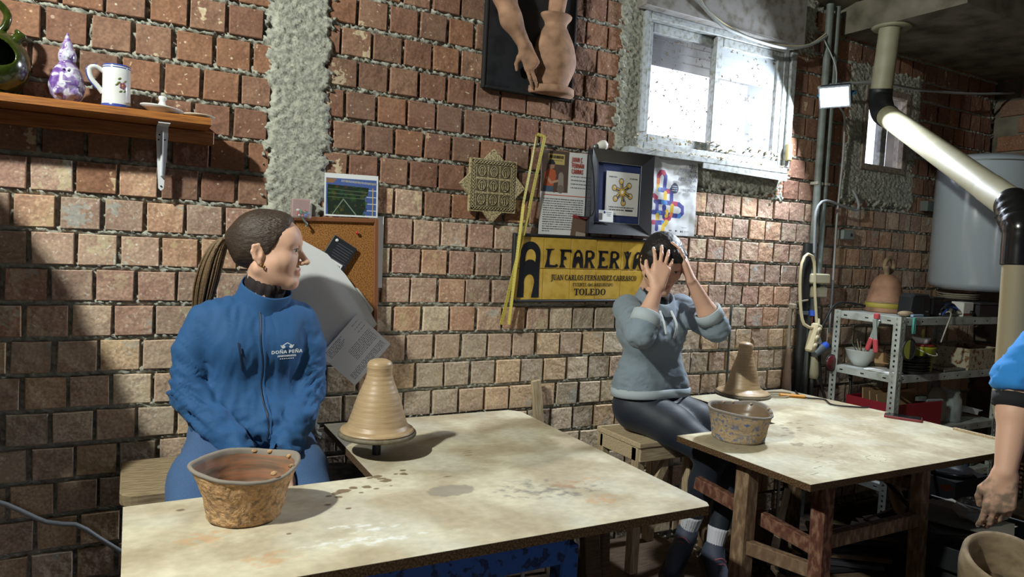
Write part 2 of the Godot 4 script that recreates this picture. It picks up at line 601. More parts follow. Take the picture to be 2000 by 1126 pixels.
func patch_mask(x: float, y: float) -> float:
	var d := -1.0
	for p in PATCHES:
		d = maxf(d, minf(minf(x - p[0], p[1] - x), minf(y - p[2], p[3] - y)))
	if d < -0.07:
		return 0.0
	d += 0.035 * edge_noise.get_noise_2d(x * 100, y * 100) + 0.02 * edge_noise.get_noise_2d(x * 330 + 50, y * 330)
	return smoothstep(-0.012, 0.018, d)

func patch_height(x: float, y: float) -> float:
	for p in PATCHES:
		if x > p[0] - 0.05 and x < p[1] + 0.05 and y > p[2] - 0.05 and y < p[3] + 0.05:
			return p[4]
	return 0.0

func row_start(n: int, zone: int) -> float:
	var d: Dictionary = [row_left, row_mid, row_far][zone]
	if d.has(n):
		return d[n]
	if zone == 2:
		return row_start(n, 1)
	return (n & 1) * PITCH * 0.5 + 0.03 * sin(n * 7.3)

func in_rect(r: Rect2, x: float, y: float, grow := 0.0) -> bool:
	return r.grow(grow).has_point(Vector2(x, y))

func build_room() -> void:
	wall_noise = noise(0.5, 3, 51)
	edge_noise = noise(0.16, 3, 52)
	lump_noise = noise(0.55, 3, 53)
	var slab := mat("cement", "#8f8a80")
	var fl := structure("floor")
	part("slab", Sh.new().box(Vector3(1.5, -0.1, 3.0), Vector3(8.0, 0.2, 7.0)), mat("floor_earth", "#6b5d50"), fl)
	var ce := structure("ceiling")
	var dim := slab
	part("slab", Sh.new().box(Vector3(1.5, 3.72, 3.0), Vector3(8.0, 0.2, 7.5), Basis(Vector3.RIGHT, -0.25)), dim, ce)
	part("beam", Sh.new().box(Vector3(4.33, 2.79, 0.32), Vector3(1.65, 0.16, 0.7)), dim, ce)
	var pale := slab
	var wl := structure("wall_left")
	part("slab", Sh.new().box(Vector3(-2.3, 2.45, 3.0), Vector3(0.2, 5.0, 6.6)), pale, wl)
	var wf := structure("wall_front")
	for q in [[-2.3, 0.5, 0.0, 5.0], [1.2, 5.3, 0.0, 5.0], [0.5, 1.2, 2.0, 5.0]]:      # doorway gap added unseen behind the camera to let in fill daylight
		part("slab", Sh.new().box(Vector3((q[0] + q[1]) / 2, (q[2] + q[3]) / 2, 6.3), Vector3(q[1] - q[0], q[3] - q[2], 0.2)), pale, wf)
	var wr := structure("wall_right")
	part("slab", Sh.new().box(Vector3(5.25, 2.45, 3.05), Vector3(0.2, 5.0, 6.3)), slab, wr)
	var wb := structure("wall_back")
	var core := Sh.new()
	var xs := [-2.2, WIN1.position.x, WIN1.end.x, WIN2.position.x, WIN2.end.x, 5.15]
	for i in 5:
		var x0: float = xs[i]
		var x1: float = xs[i + 1]
		var w := WIN1 if i == 1 else WIN2
		if i == 1 or i == 3:
			core.box(Vector3((x0 + x1) / 2, (w.position.y) / 2, -0.08), Vector3(x1 - x0, w.position.y, 0.09))
			core.box(Vector3((x0 + x1) / 2, (w.end.y + 2.95) / 2, -0.08), Vector3(x1 - x0, 2.95 - w.end.y, 0.09))
		else:
			core.box(Vector3((x0 + x1) / 2, 1.475, -0.08), Vector3(x1 - x0, 2.95, 0.09))
	part("core", core, slab, wb)
	build_mortar(wb)
	build_bricks(wb)
	build_side_bricks(wr)

func build_mortar(wall: Node3D) -> void:
	var dx := 0.0095
	var dy := 0.0075
	var x0 := -0.9
	var x1 := 5.14
	var nx := int((x1 - x0) / dx)
	var ny := int(2.92 / dy)
	var V := PackedVector3Array()
	var N := PackedVector3Array()
	V.resize((nx + 1) * (ny + 1))
	N.resize((nx + 1) * (ny + 1))
	for j in ny + 1:
		var y := j * dy
		var f := fposmod((ROW_TOP - y) / COURSE, 1.0)      # 0 at the bottom edge of a course
		var bed := maxf(1.0 - f / 0.2, 0.0) if f < 0.5 else maxf(1.0 - (1.0 - f) / 0.08, 0.0)
		bed = smoothstep(0.0, 0.55, bed)
		for i in nx + 1:
			var x := x0 + i * dx
			var l := lump_noise.get_noise_2d(x * 100, y * 100)
			var z := -0.03 + bed * (0.022 + 0.016 * l) + (1.0 - bed) * 0.022 * clampf(wall_noise.get_noise_2d(x * 60, y * 60) * 2.2, 0.0, 1.0)
			var m := patch_mask(x, y)
			if m > 0.0:
				z = lerpf(z, patch_height(x, y) + 0.005 * l + 0.007 * wall_noise.get_noise_2d(x * 100, y * 100), m)
			V[j * (nx + 1) + i] = Vector3(x, y, z)
	for j in ny + 1:
		for i in nx + 1:
			var c := j * (nx + 1) + i
			var gx := V[j * (nx + 1) + mini(i + 1, nx)].z - V[j * (nx + 1) + maxi(i - 1, 0)].z
			var gy := V[mini(j + 1, ny) * (nx + 1) + i].z - V[maxi(j - 1, 0) * (nx + 1) + i].z
			N[c] = Vector3(-gx / (2 * dx), -gy / (2 * dy), 1).normalized()
	var I := PackedInt32Array()
	for j in ny:
		for i in nx:
			var x := x0 + (i + 0.5) * dx
			var y := (j + 0.5) * dy
			if in_rect(WIN1, x, y) or in_rect(WIN2, x, y):
				continue
			var a := j * (nx + 1) + i
			var b := a + nx + 1
			I.append_array([a, b, a + 1, a + 1, b, b + 1])
	var arr := []
	arr.resize(Mesh.ARRAY_MAX)
	arr[Mesh.ARRAY_VERTEX] = V
	arr[Mesh.ARRAY_NORMAL] = N
	arr[Mesh.ARRAY_INDEX] = I
	var am := ArrayMesh.new()
	am.add_surface_from_arrays(Mesh.PRIMITIVE_TRIANGLES, arr)
	tag(put("mortar", am, M.mortar, wall), "rough grey cement mortar and smears between the bricks")

func brick_shape(r: RandomNumberGenerator) -> ArrayMesh:
	# unit brick, 1 wide (x), 0.0985 high, face at z = 0, body behind
	var s := Sh.new()
	var e := 0.0028
	var h := 0.0985 / 2
	var f := []
	var b := []
	var o := []
	for c in [[-1, -1], [1, -1], [1, 1], [-1, 1]]:
		var jx := r.randf_range(-0.012, 0.012)
		var jy := r.randf_range(-0.0016, 0.0016)
		f.append(Vector3(c[0] * (0.5 - e * 9) + jx, c[1] * (h - e) + jy, r.randf_range(-0.001, 0.001)))
		o.append(Vector3(c[0] * 0.5 + jx, c[1] * h + jy, -e))
		b.append(Vector3(c[0] * 0.5 + jx, c[1] * h + jy, -0.05))
	s.quad(f[0], f[1], f[2], f[3])
	for i in 4:
		var j := (i + 1) % 4
		s.quad(o[i], o[j], f[j], f[i])
		s.quad(b[i], b[j], o[j], o[i])
	return s.mesh()

func build_bricks(wall: Node3D) -> void:
	var r := RandomNumberGenerator.new()
	r.seed = 77
	var shapes := []
	for i in 8:
		shapes.append(brick_shape(r))
	var list := []
	var cb := cam_basis()
	for n in range(-5, 20):
		var yb := ROW_TOP - COURSE * n
		var yc := yb + 0.0985 / 2
		if yc > 2.8 or yc < 0.03:
			continue
		for zone in 3:
			var lo: float = [-0.85, 0.665, 2.48][zone]
			var hi: float = [0.475, 2.48, 5.1][zone]
			var st := row_start(n, zone)
			var x := st - ceilf((st - lo) / PITCH) * PITCH
			while x < hi:
				var w := PITCH - r.randf_range(0.009, 0.0155)
				var a := maxf(x + r.randf_range(-0.002, 0.002), lo)
				var b := minf(x + w, hi)
				x += PITCH
				if b - a < 0.02:
					continue
				var xc := (a + b) / 2
				if in_rect(WIN1, xc, yc, 0.06) or in_rect(WIN2, xc, yc, 0.06):
					continue
				if patch_mask(xc, yc) > 0.95 and patch_mask(a + 0.01, yc) > 0.95 and patch_mask(b - 0.01, yc) > 0.95:
					continue
				var cls := 0
				var lvl := yc + 0.1 * edge_noise.get_noise_2d(xc * 12, yc * 12) + r.randf_range(-0.05, 0.05)
				if lvl < 1.13:
					cls = 2
				elif lvl < 1.6 or (xc > 2.4 and lvl < 1.8):
					cls = 1
				var p := Transform3D(cb, CAM).affine_inverse() * Vector3(xc, yc, 0)
				var u := p.x / -p.z
				var v := p.y / -p.z
				var seen_ := absf(u) < 0.76 and absf(v) < 0.43
				var t := Transform3D(Basis.from_euler(Vector3(r.randf_range(-0.02, 0.02), r.randf_range(-0.025, 0.025), r.randf_range(-0.012, 0.012))) * Basis.from_scale(Vector3(b - a, 1, 1)), Vector3(xc, yc, r.randf_range(-0.004, 0.003)))
				list.append({"t": t, "m": "brick_%d_%d" % [cls, r.randi() % 4], "s": r.randi() % 8, "d": -p.z if seen_ else 99.0 - p.z})
	list.sort_custom(func(a, b): return a.d < b.d)
	var rest := {}
	for i in list.size():
		var q: Dictionary = list[i]
		if i < 300:
			put("brick", shapes[q.s], M[q.m], wall, q.t)
		else:
			if not rest.has(q.m):
				rest[q.m] = SurfaceTool.new()
			rest[q.m].append_from(shapes[q.s], 0, q.t)
	stuff_mesh("far_bricks", rest, wall, "red bricks of the further part of the wall")

func stuff_mesh(called: String, tools: Dictionary, parent: Node, label: String) -> void:
	var am := ArrayMesh.new()
	for k in tools:
		tools[k].commit(am)
		am.surface_set_material(am.get_surface_count() - 1, M[k])
	var o := MeshInstance3D.new()
	o.mesh = am
	o.name = called
	parent.add_child(o, true)
	o.set_meta("kind", "stuff")
	o.set_meta("label", label)

func build_side_bricks(wall: Node3D) -> void:
	var r := RandomNumberGenerator.new()
	r.seed = 78
	var shp := brick_shape(r)
	var rest := {}
	for n in range(-5, 20):
		var yc := ROW_TOP - COURSE * n + 0.05
		if yc > 2.8 or yc < 0.03:
			continue
		var z := 0.02 + (n & 1) * 0.12
		while z < 2.2:
			var k := "brick_0_%d" % (r.randi() % 4)
			if not rest.has(k):
				rest[k] = SurfaceTool.new()
			rest[k].append_from(shp, 0, Transform3D(Basis(Vector3.UP, -PI / 2) * Basis.from_scale(Vector3(0.228, 1, 1)), Vector3(5.135, yc, z + 0.114)))
			z += 0.24
	stuff_mesh("side_bricks", rest, wall, "red bricks of the right wall")

# ---------------------------------------------------------------- tables, wheels, pots on the tables
func table_image(sd: int, marks: Array, x0: float, z0: float, w: float, d: float) -> Texture2D:
	var n := 800
	var a: Image = noise(0.006, 5, sd).get_image(n, n)
	var b: Image = noise(0.05, 4, sd + 1).get_image(n, n)
	var g: Image = noise(0.004, 3, sd + 2).get_image(n, n)
	var st: Image = noise(0.02, 3, sd + 3).get_image(n, n / 8)      # grain drawn out along the board
	st.resize(n, n, Image.INTERPOLATE_BILINEAR)
	for i in [a, b, g, st]:
		i.convert(Image.FORMAT_L8)
	var da := a.get_data()
	var db := b.get_data()
	var dg := g.get_data()
	var ds := st.get_data()
	var out := PackedByteArray()
	out.resize(n * n * 3)
	var c0 := Color("#b0a288")
	var c1 := Color("#cfc7ae")
	var c2 := Color("#c9c7ba")
	for i in n * n:
		var u := clampf((da[i] / 255.0 - 0.3) * 2.2, 0, 1)
		var k := 0.93 + 0.1 * (db[i] / 255.0) + 0.05 * (ds[i] / 255.0 - 0.5)
		var q := clampf((dg[i] / 255.0 - 0.5) * 3.0, 0, 1) * 0.6
		out[i * 3] = clampi(int(lerpf(lerpf(c0.r, c1.r, u), c2.r, q) * k * 255), 0, 255)
		out[i * 3 + 1] = clampi(int(lerpf(lerpf(c0.g, c1.g, u), c2.g, q) * k * 255), 0, 255)
		out[i * 3 + 2] = clampi(int(lerpf(lerpf(c0.b, c1.b, u), c2.b, q) * k * 255), 0, 255)
	var im := Image.create_from_data(n, n, false, Image.FORMAT_RGB8, out)
	var nz := noise(0.045, 4, sd + 5)
	for m in marks:
		var c := Vector2((m[0] - x0) / w * n, (m[1] - z0) / d * n)
		im_blob(im, c, m[2] / w * n, m[3], nz, m[4] if m.size() > 4 else 1.0, m[5] if m.size() > 5 else 1.0, m[6] if m.size() > 6 else 0.3, m[7] if m.size() > 7 else 0.5)
	return ImageTexture.create_from_image(im)

func table_top(poly: PackedVector2Array, base: Vector3, top: float, thick: float, mtop: Material, parent: Node3D) -> void:
	# polygon in (x, z); top face and edge are separate looks of one board
	var s := Sh.new()
	var p := PackedVector2Array()
	for q in poly:
		p.append(Vector2(q.x - base.x, -(q.y - base.z)))
	var xf := Transform3D(Basis(Vector3.RIGHT, -PI / 2), Vector3(0, top - base.y, 0))
	s.prism(p, -thick, -0.0012, xf)
	part("board", s, M.board_edge, parent)
	var t := Sh.new()
	t.prism(p, -0.0014, 0.0, xf)
	part("table_top", t, mtop, parent)

func bell_on_wheel(label: String, at: Vector3, top_y: float, lean_top: bool) -> void:
	var w := thing("wheel_head", ("metal potter's wheel head under the " + ("torn-tipped" if lean_top else "pale throwing-lined") + " clay bell"), "wheel", at)
	part("shaft", Sh.new().tube([Vector3(0, 0, 0), Vector3(0, 0.064, 0)], 0.014, 10), M.steel_dark, w)
	part("collar", Sh.new().lathe([Vector2(0, 0.052), Vector2(0.03, 0.052), Vector2(0.026, 0.066), Vector2(0, 0.066)], 20), M.steel_dark, w)
	part("disc", Sh.new().lathe([Vector2(0, 0.064), Vector2(0.118, 0.064), Vector2(0.126, 0.067), Vector2(0.128, 0.073), Vector2(0.125, 0.079), Vector2(0.0, 0.079)], 48), mat("wheel_metal", "#8d8573", 0.6, {"tex": ntex("t_cement", 512, 0.01, []), "tri": 5.0}), w)
	var h := top_y - at.y - 0.079
	var slim := 0.8 if lean_top else 1.0
	var pr := [[0.0, 0.0], [0.118, 0.0], [0.1205, 0.004], [0.117, 0.009], [0.105, 0.014], [0.097, 0.025], [0.09, 0.045], [0.083, 0.065], [0.0765, 0.088], [0.069, 0.11], [0.0605, 0.132], [0.0525, 0.15], [0.046, 0.167], [0.042, 0.18], [0.0405, 0.195], [0.0415, 0.208], [0.0405, 0.218], [0.035, 0.226], [0.024, 0.2315], [0.0, 0.233]]
	var prof := []
	for i in pr.size():
		prof.append(Vector2(pr[i][0] * (lerpf(1.0, slim, smoothstep(0.004, 0.03, pr[i][1]))), pr[i][1] / 0.233 * h))
	var fine := []
	for i in prof.size() - 1:
		for k in 5:
			var q: Vector2 = prof[i].lerp(prof[i + 1], k / 5.0)
			if q.x > 0.02 and i > 1:
				q.x += 0.00025 * sin(q.y * 900.0) + 0.0003 * sin(q.y * 390.0 + 1.0)
			fine.append(q)
	fine.append(prof[-1])
	var b := thing("clay_bell", label, "pottery", at + Vector3(0, 0.079, 0))
	part("body", Sh.new().lathe(fine, 56), M.clay_wet, b)
	if lean_top:
		part("clay_tip", Sh.new().tube(curve([Vector3(0.02, h - 0.01, 0.01), Vector3(0.028, h + 0.004, 0.012), Vector3(0.022, h + 0.018, 0.012)], 6), [0.012, 0.011, 0.01, 0.009, 0.007, 0.005, 0.002], 8), M.clay_wet, b)

func crusty_pot(label: String, at: Vector3, turn: float, r_top: float, r_bot: float, h: float, m_out: Material, m_in: Material, m_rim: Material) -> void:
	var o := thing("clay_tub", label, "tub", at, Basis(Vector3.UP, turn))
	var nz := noise(14.0, 4, 61)
	var wob := func(r: float, y: float, a: float) -> Vector2:
		var t := clampf(y / h, 0.0, 1.0)
		var tips := pow(absf(cos(a)), 6.0)
		var rr := r * (1.0 + 0.10 * t * t * tips - 0.05 * t * (1.0 - absf(cos(a)))) + 0.005 * nz.get_noise_3d(cos(a) * 0.1, y, sin(a) * 0.1)
		return Vector2(rr, y + t * t * (0.012 * tips + 0.010 * maxf(0.0, -sin(a)) - 0.008 * maxf(0.0, sin(a)) + 0.003 * sin(a * 3.0 + 1.0)))
	var outer := [Vector2(0, 0), Vector2(r_bot * 0.92, 0), Vector2(r_bot, 0.006)]
	for i in 14:
		var t := i / 13.0
		outer.append(Vector2(lerpf(r_bot, r_top, pow(t, 1.2)), lerpf(0.012, h - 0.006, t)))
	part("body", Sh.new().lathe(outer, 56, Transform3D(), wob), m_out, o)
	var rim := [Vector2(r_top, h - 0.007), Vector2(r_top + 0.004, h - 0.003), Vector2(r_top + 0.003, h + 0.002), Vector2(r_top - 0.003, h + 0.003), Vector2(r_top - 0.007, h - 0.002), Vector2(r_top - 0.009, h - 0.01)]
	part("rim", Sh.new().lathe(rim, 56, Transform3D(), wob), m_rim, o)
	var inner := [Vector2(r_top - 0.008, h - 0.008)]
	for i in 12:
		var t := 1.0 - i / 11.0
		inner.append(Vector2(lerpf(r_bot, r_top, pow(t, 1.2)) - 0.01 + 0.0015 * sin(i * 2.2), lerpf(0.02, h - 0.012, t)))
	inner.append(Vector2(0, 0.018))
	part("inside", Sh.new().lathe(inner, 56, Transform3D(), wob), m_in, o)
	for i in 5:
		var a := -1.2 + 0.55 * i + 0.2 * sin(i * 5.0)
		part("clay_lump", Sh.new().ball(Vector3((r_top - 0.002) * cos(a), h + 0.004, (r_top - 0.004) * sin(a) * 0.95), Vector3(0.014, 0.009, 0.01) * (0.6 + 0.35 * absf(sin(i * 3.1))), 8), m_out, o)

func build_tables() -> void:
	var wet := Color("#6e5a44", 0.85)
	var m1 := []
	for p in [[0.544, 0.757, 0.014], [0.571, 0.746, 0.02], [0.602, 0.731, 0.013], [0.543, 0.787, 0.012], [0.638, 0.736, 0.014], [0.67, 0.668, 0.008], [0.696, 0.662, 0.016], [0.701, 0.684, 0.012], [0.705, 0.705, 0.017], [0.753, 0.659, 0.008], [0.776, 0.667, 0.014], [0.784, 0.634, 0.009], [0.545, 0.876, 0.008], [0.705, 0.752, 0.006], [0.503, 0.832, 0.01], [0.889, 0.734, 0.006], [0.52, 0.77, 0.009], [0.61, 0.775, 0.006], [0.66, 0.76, 0.007], [0.155, 0.735, 0.012], [0.37, 0.98, 0.006]]:
		m1.append([p[0], p[1], p[2], wet, 1.1, 1.0, 0.2, 0.6])
	for p in [[1.062, 0.515], [1.046, 0.559], [1.055, 0.535], [0.889, 0.734]]:
		m1.append([p[0], p[1], 0.012, wet, 1.5, 0.3, 0.3, 0.4])
	m1.append([0.851, 0.848, 0.075, Color("#7f776b", 0.55), 1.0, 0.75, 0.12, 0.2])
	m1.append([0.851, 0.848, 0.066, Color("#8d8578", 0.35), 1.0, 0.72, 0.2, 0.3])
	for p in [[1.107, 0.935, 0.10], [1.154, 0.985, 0.07], [1.08, 0.86, 0.05], [1.0, 0.89, 0.03]]:
		m1.append([p[0], p[1], p[2], Color("#77746f", 0.5), 1.3, 0.6, 1.6, 1.5])
		m1.append([p[0] + 0.03, p[1] + 0.01, p[2] * 0.7, Color("#6f6c69", 0.4), 1.6, 0.4, 1.4, 2.4])
	for p in [[0.54, 1.0, 0.035], [0.578, 1.03, 0.045], [0.598, 1.09, 0.05], [0.528, 1.1, 0.05], [0.47, 1.07, 0.06], [0.5, 0.985, 0.03]]:
		m1.append([p[0], p[1], p[2], Color("#dfe1de", 0.6), 1.4, 0.5, 1.5, 1.6])
		m1.append([p[0] + 0.01, p[1], p[2] * 0.6, Color("#e4e6e4", 0.6), 1.9, 0.3, 1.0, 2.0])
	for p in [[0.25, 0.97, 0.05], [0.12, 0.92, 0.05], [0.7, 1.12, 0.05], [1.2, 1.15, 0.04], [0.9, 0.65, 0.06], [1.1, 0.7, 0.08]]:
		m1.append([p[0], p[1], p[2], Color("#dedac9", 0.45), 1.5, 0.5, 1.6, 1.6])
	for p in [[1.204, 0.925, 0.05], [1.291, 0.908, 0.04], [1.229, 1.071, 0.06], [0.193, 0.935, 0.06], [0.3, 1.1, 0.05]]:
		m1.append([p[0], p[1], p[2], Color("#c08d62", 0.45), 1.0, 0.8, 0.9, 1.6])
	var tx1 := table_image(71, m1, 0.0, 0.0, 1.56, 1.26)
	var mt1 := mat("table_top_near", Color.WHITE, 0.8, {"tex": tx1, "tri": Vector3(1 / 1.56, 1.0, 1 / 1.26), "world": true})
	var base1 := Vector3(0.8, 0, 0.65)
	var t1 := thing("work_table", "large chipboard work table with blue legs, holding the pale clay bell and the crusted tub", "table", base1)
	table_top(PackedVector2Array([Vector2(0.03, 0.665), Vector2(0.685, 0.655), Vector2(0.7, 0.025), Vector2(1.49, 0.03), Vector2(1.53, 0.07), Vector2(1.5, 1.2), Vector2(1.485, 1.222), Vector2(0.02, 1.2)]), base1, 0.75, 0.026, mt1, t1)
	var rails := [[Vector3(0.55, 0.685, 1.165), Vector3(0.98, 0.078, 0.04)], [Vector3(0.55, 0.69, 0.74), Vector3(0.98, 0.07, 0.04)], [Vector3(1.03, 0.69, 0.66), Vector3(0.04, 0.07, 0.9)], [Vector3(0.09, 0.69, 0.93), Vector3(0.04, 0.07, 0.4)]]
	for r in rails:
		part("rail", Sh.new().box(r[0] - base1, r[1], Basis(), 0.003), M.blue_paint, t1)
	for p in [Vector2(1.045, 1.155), Vector2(0.075, 1.155), Vector2(1.04, 0.12), Vector2(0.09, 0.74)]:
		part("leg", Sh.new().box(Vector3(p.x, 0.345, p.y) - base1, Vector3(0.055, 0.69, 0.055), Basis(), 0.004), M.blue_paint, t1)
	bell_on_wheel("pale wet clay bell with throwing lines on the near table", Vector3(0.763, 0.75, 0.45), 1.066, false)
	crusty_pot("clay-crusted brown tub with a pinched rim on the near table", Vector3(0.296, 0.75, 0.83), 0.05, 0.117, 0.088, 0.128, mat("crust_brown", Color("#efe2d0"), 0.9, {"tex": ntex("t_crust", 512, 0.016, [[0.0, "#5c5750"], [0.3, "#7b7062"], [0.42, "#b09374"], [0.6, "#cfae88"], [0.75, "#c4a888"], [1.0, "#968d7e"]], 5, 63), "tri": 4.0, "nrm": nnorm("n_crust", 512, 0.03, 10.0, 5, 64), "ns": 1.2}), mat("tub_inside", Color("#a89484"), 0.7, {"tex": ntex("t_inside", 256, 0.02, [[0.0, "#8a8378"], [0.45, "#b0a08f"], [0.6, "#d8a88a"], [1.0, "#e8b89a"]], 4, 65), "tri": Vector3(1.5, 14, 1.5)}), mat("rim_grey", "#82796f", 0.8))
	# second table
	var m2 := []
	for p in [[2.31, 0.86, 0.03], [2.36, 0.745, 0.014], [2.43, 0.725, 0.014], [2.5, 0.705, 0.012], [2.64, 0.66, 0.014], [2.57, 0.6, 0.014], [2.54, 0.676, 0.016], [2.47, 0.66, 0.014], [2.6, 0.62, 0.012], [2.66, 0.58, 0.01], [2.5, 0.62, 0.012], [2.45, 0.69, 0.01]]:
		m2.append([p[0], p[1], p[2], Color("#7d6f5c", 0.6), 1.2, 0.8, 0.25, 0.8])
	for c in [[2.39, 0.905], [2.445, 1.09]]:
		for k in 22:
			var a := TAU * k / 22.0
			if k % 5 == 3:
				continue
			m2.append([c[0] + 0.042 * cos(a), c[1] + 0.03 * sin(a), 0.0035, Color("#4b443a", 0.75), 1.0, 1.0, 0.5, 0.8])
	for k in 16:
		m2.append([2.0 + 1.15 * fposmod(k * 0.618, 1.0), 0.65 + 0.55 * fposmod(k * 0.377, 1.0), 0.07, Color("#dfdccf" if k % 3 else "#b49c78", 0.4), 1.6, 0.5, 1.6, 1.6])
	for k in 14:
		m2.append([2.02 + 0.5 * fposmod(k * 0.618, 1.0), 0.82 + 0.35 * fposmod(k * 0.377, 1.0), 0.006, Color("#4f463b", 0.7), 2.2, 0.4, 0.4, 0.8])
	m2.append([2.09, 0.74, 0.13, Color("#8f8878", 0.35), 1.0, 0.8, 0.1, 0.2])  # cast shadow of the tub, painted into the board colour
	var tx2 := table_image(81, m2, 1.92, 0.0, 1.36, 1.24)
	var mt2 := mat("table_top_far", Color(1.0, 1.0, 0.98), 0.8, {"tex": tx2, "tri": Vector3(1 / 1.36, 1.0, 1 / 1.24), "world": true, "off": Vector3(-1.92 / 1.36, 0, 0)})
	var base2 := Vector3(2.55, 0, 0.65)
	var t2 := thing("work_table", "chipboard work table on grimy wooden legs, holding the phone and the blue-flecked tub", "table", base2)
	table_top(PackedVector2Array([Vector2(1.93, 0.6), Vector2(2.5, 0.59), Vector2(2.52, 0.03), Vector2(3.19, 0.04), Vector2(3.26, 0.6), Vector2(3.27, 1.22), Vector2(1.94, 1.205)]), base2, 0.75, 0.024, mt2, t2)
	for L in [[Vector3(2.02, 0.726, 0.88), Vector3(1.99, 0, 0.90), 0.06, "wood_grimy"], [Vector3(2.12, 0.726, 1.12), Vector3(2.14, 0, 1.12), 0.055, "wood_red_grime"], [Vector3(2.68, 0.726, 1.12), Vector3(2.72, 0, 1.12), 0.05, "wood_grimy"], [Vector3(3.15, 0.726, 0.2), Vector3(3.15, 0, 0.2), 0.06, "wood_grimy"], [Vector3(2.6, 0.726, 0.14), Vector3(2.6, 0, 0.14), 0.06, "wood_grimy"]]:
		var d: Vector3 = L[0] - L[1]
		part("leg", Sh.new().box((L[0] + L[1]) / 2.0 - base2, Vector3(L[2], d.length(), L[2]), Basis(Quaternion(Vector3.UP, d.normalized())), 0.004), M[L[3]], t2)
	for R in [[Vector3(2.12, 0.5, 1.12), Vector3(2.7, 0.5, 1.12), "wood_grimy"], [Vector3(2.03, 0.56, 0.62), Vector3(2.13, 0.47, 1.1), "wood_red_grime"], [Vector3(2.0, 0.42, 0.89), Vector3(2.13, 0.39, 1.11), "wood_grimy"], [Vector3(2.72, 0.62, 1.12), Vector3(2.62, 0.62, 0.16), "wood_grimy"]]:
		var d: Vector3 = R[1] - R[0]
		part("rail", Sh.new().box((R[0] + R[1]) / 2.0 - base2, Vector3(0.035, 0.05, d.length()), aim(d), 0.003), M[R[2]], t2)
	bell_on_wheel("clay bell with a torn tip on the far table", Vector3(2.565, 0.75, 0.335), 1.066, true)
	crusty_pot("blue-flecked clay tub on the corner of the far table", Vector3(2.14, 0.75, 0.715), 0.2, 0.122, 0.1, 0.115, mat("crust_blue", Color("#d5cdc0"), 0.85, {"tex": ntex("t_crustb", 512, 0.02, [[0.0, "#b6a288"], [0.45, "#d8c3a4"], [0.62, "#c9b79e"], [0.65, "#5a86cc"], [0.8, "#3a69b4"], [1.0, "#8a9cb8"]], 5, 66), "tri": 3.0, "nrm": nnorm("n_crust", 512, 0.03), "ns": 0.6}), mat("tub_mud", "#7f6b55", 0.35), M.rim_grey)
	# bench, stools
	var bb := Vector3(0.33, 0, 0.26)
	var bn := thing("bench", "pale wooden bench plank with a rounded corner on a blue frame", "bench", bb)
	var plank := PackedVector2Array()
	plank.append_array(arc(0.06, -0.12, 0.03, 0.03, 90, 180, 4))
	plank.append_array(arc(0.07, -0.39, 0.045, 0.045, 180, 270, 4))
	plank.append_array(PackedVector2Array([Vector2(0.56, -0.435), Vector2(0.56, -0.09)]))
	for i in plank.size():
		plank[i] -= Vector2(bb.x, -bb.z)
	part("seat", Sh.new().prism(plank, 0.665, 0.698, Transform3D(Basis(Vector3.RIGHT, -PI / 2), Vector3.ZERO), 0.004), mat("bench_wood", "#a99c86", 0.85, {"tex": ntex("t_wood", 512, 0.02, []), "tri": Vector3(1.2, 9, 9)}), bn)
	part("rail", Sh.new().box(Vector3(0.31, 0.635, 0.36) - bb, Vector3(0.42, 0.05, 0.04)), M.blue_paint, bn)
	part("rail", Sh.new().box(Vector3(0.31, 0.635, 0.12) - bb, Vector3(0.42, 0.05, 0.04)), M.blue_paint, bn)
	for p in [Vector2(0.11, 0.36), Vector2(0.51, 0.36), Vector2(0.11, 0.12), Vector2(0.51, 0.12)]:
		part("leg", Sh.new().box(Vector3(p.x, 0.332, p.y) - bb, Vector3(0.045, 0.664, 0.045)), M.blue_paint, bn)
	var ds := thing("round_stool", "flat round grey stool seat tucked under the near table's notch", "stool", Vector3(0.715, -0.07, 0.165))
	part("seat", Sh.new().lathe([Vector2(0, 0.655), Vector2(0.105, 0.655), Vector2(0.11, 0.66), Vector2(0.11, 0.676), Vector2(0.105, 0.68), Vector2(0, 0.68)], 36), mat("stool_grey", "#a59c8c", 0.85, {"tex": ntex("t_cement", 512, 0.01, []), "tri": 3.0}), ds)
	part("post", Sh.new().tube([Vector3(0, 0.1, 0), Vector3(0, 0.655, 0)], 0.02, 12), M.steel_dark, ds)
	part("base", Sh.new().lathe([Vector2(0, 0.07), Vector2(0.075, 0.07), Vector2(0.07, 0.1), Vector2(0.03, 0.115), Vector2(0, 0.115)], 28), M.steel_dark, ds)
	var sb := Vector3(2.06, 0, 0.28)
	var so := thing("wooden_stool", "rough wooden stool with a slanted brace, under the person in grey", "stool", sb)
	part("seat", Sh.new().box(Vector3(0, 0.663, 0), Vector3(0.34, 0.024, 0.3), Basis(), 0.004), M.wood_pale, so)
	part("apron", Sh.new().box(Vector3(0, 0.622, 0.135), Vector3(0.32, 0.058, 0.022), Basis(), 0.002), M.wood_pale, so)
	part("apron", Sh.new().box(Vector3(-0.155, 0.622, 0), Vector3(0.022, 0.058, 0.25), Basis(), 0.002), M.wood_pale, so)
	for p in [Vector2(-0.145, -0.125), Vector2(0.145, -0.125), Vector2(-0.145, 0.115), Vector2(0.145, 0.115)]:
		part("leg", Sh.new().box(Vector3(p.x, 0.3815, p.y), Vector3(0.042, 0.537, 0.042), Basis(), 0.003), M.wood_upright, so)
	part("brace", Sh.new().box(Vector3(-0.02, 0.53, 0.117), Vector3(0.035, 0.2, 0.022), Basis(Vector3.BACK, -0.5)), M.wood_upright, so)
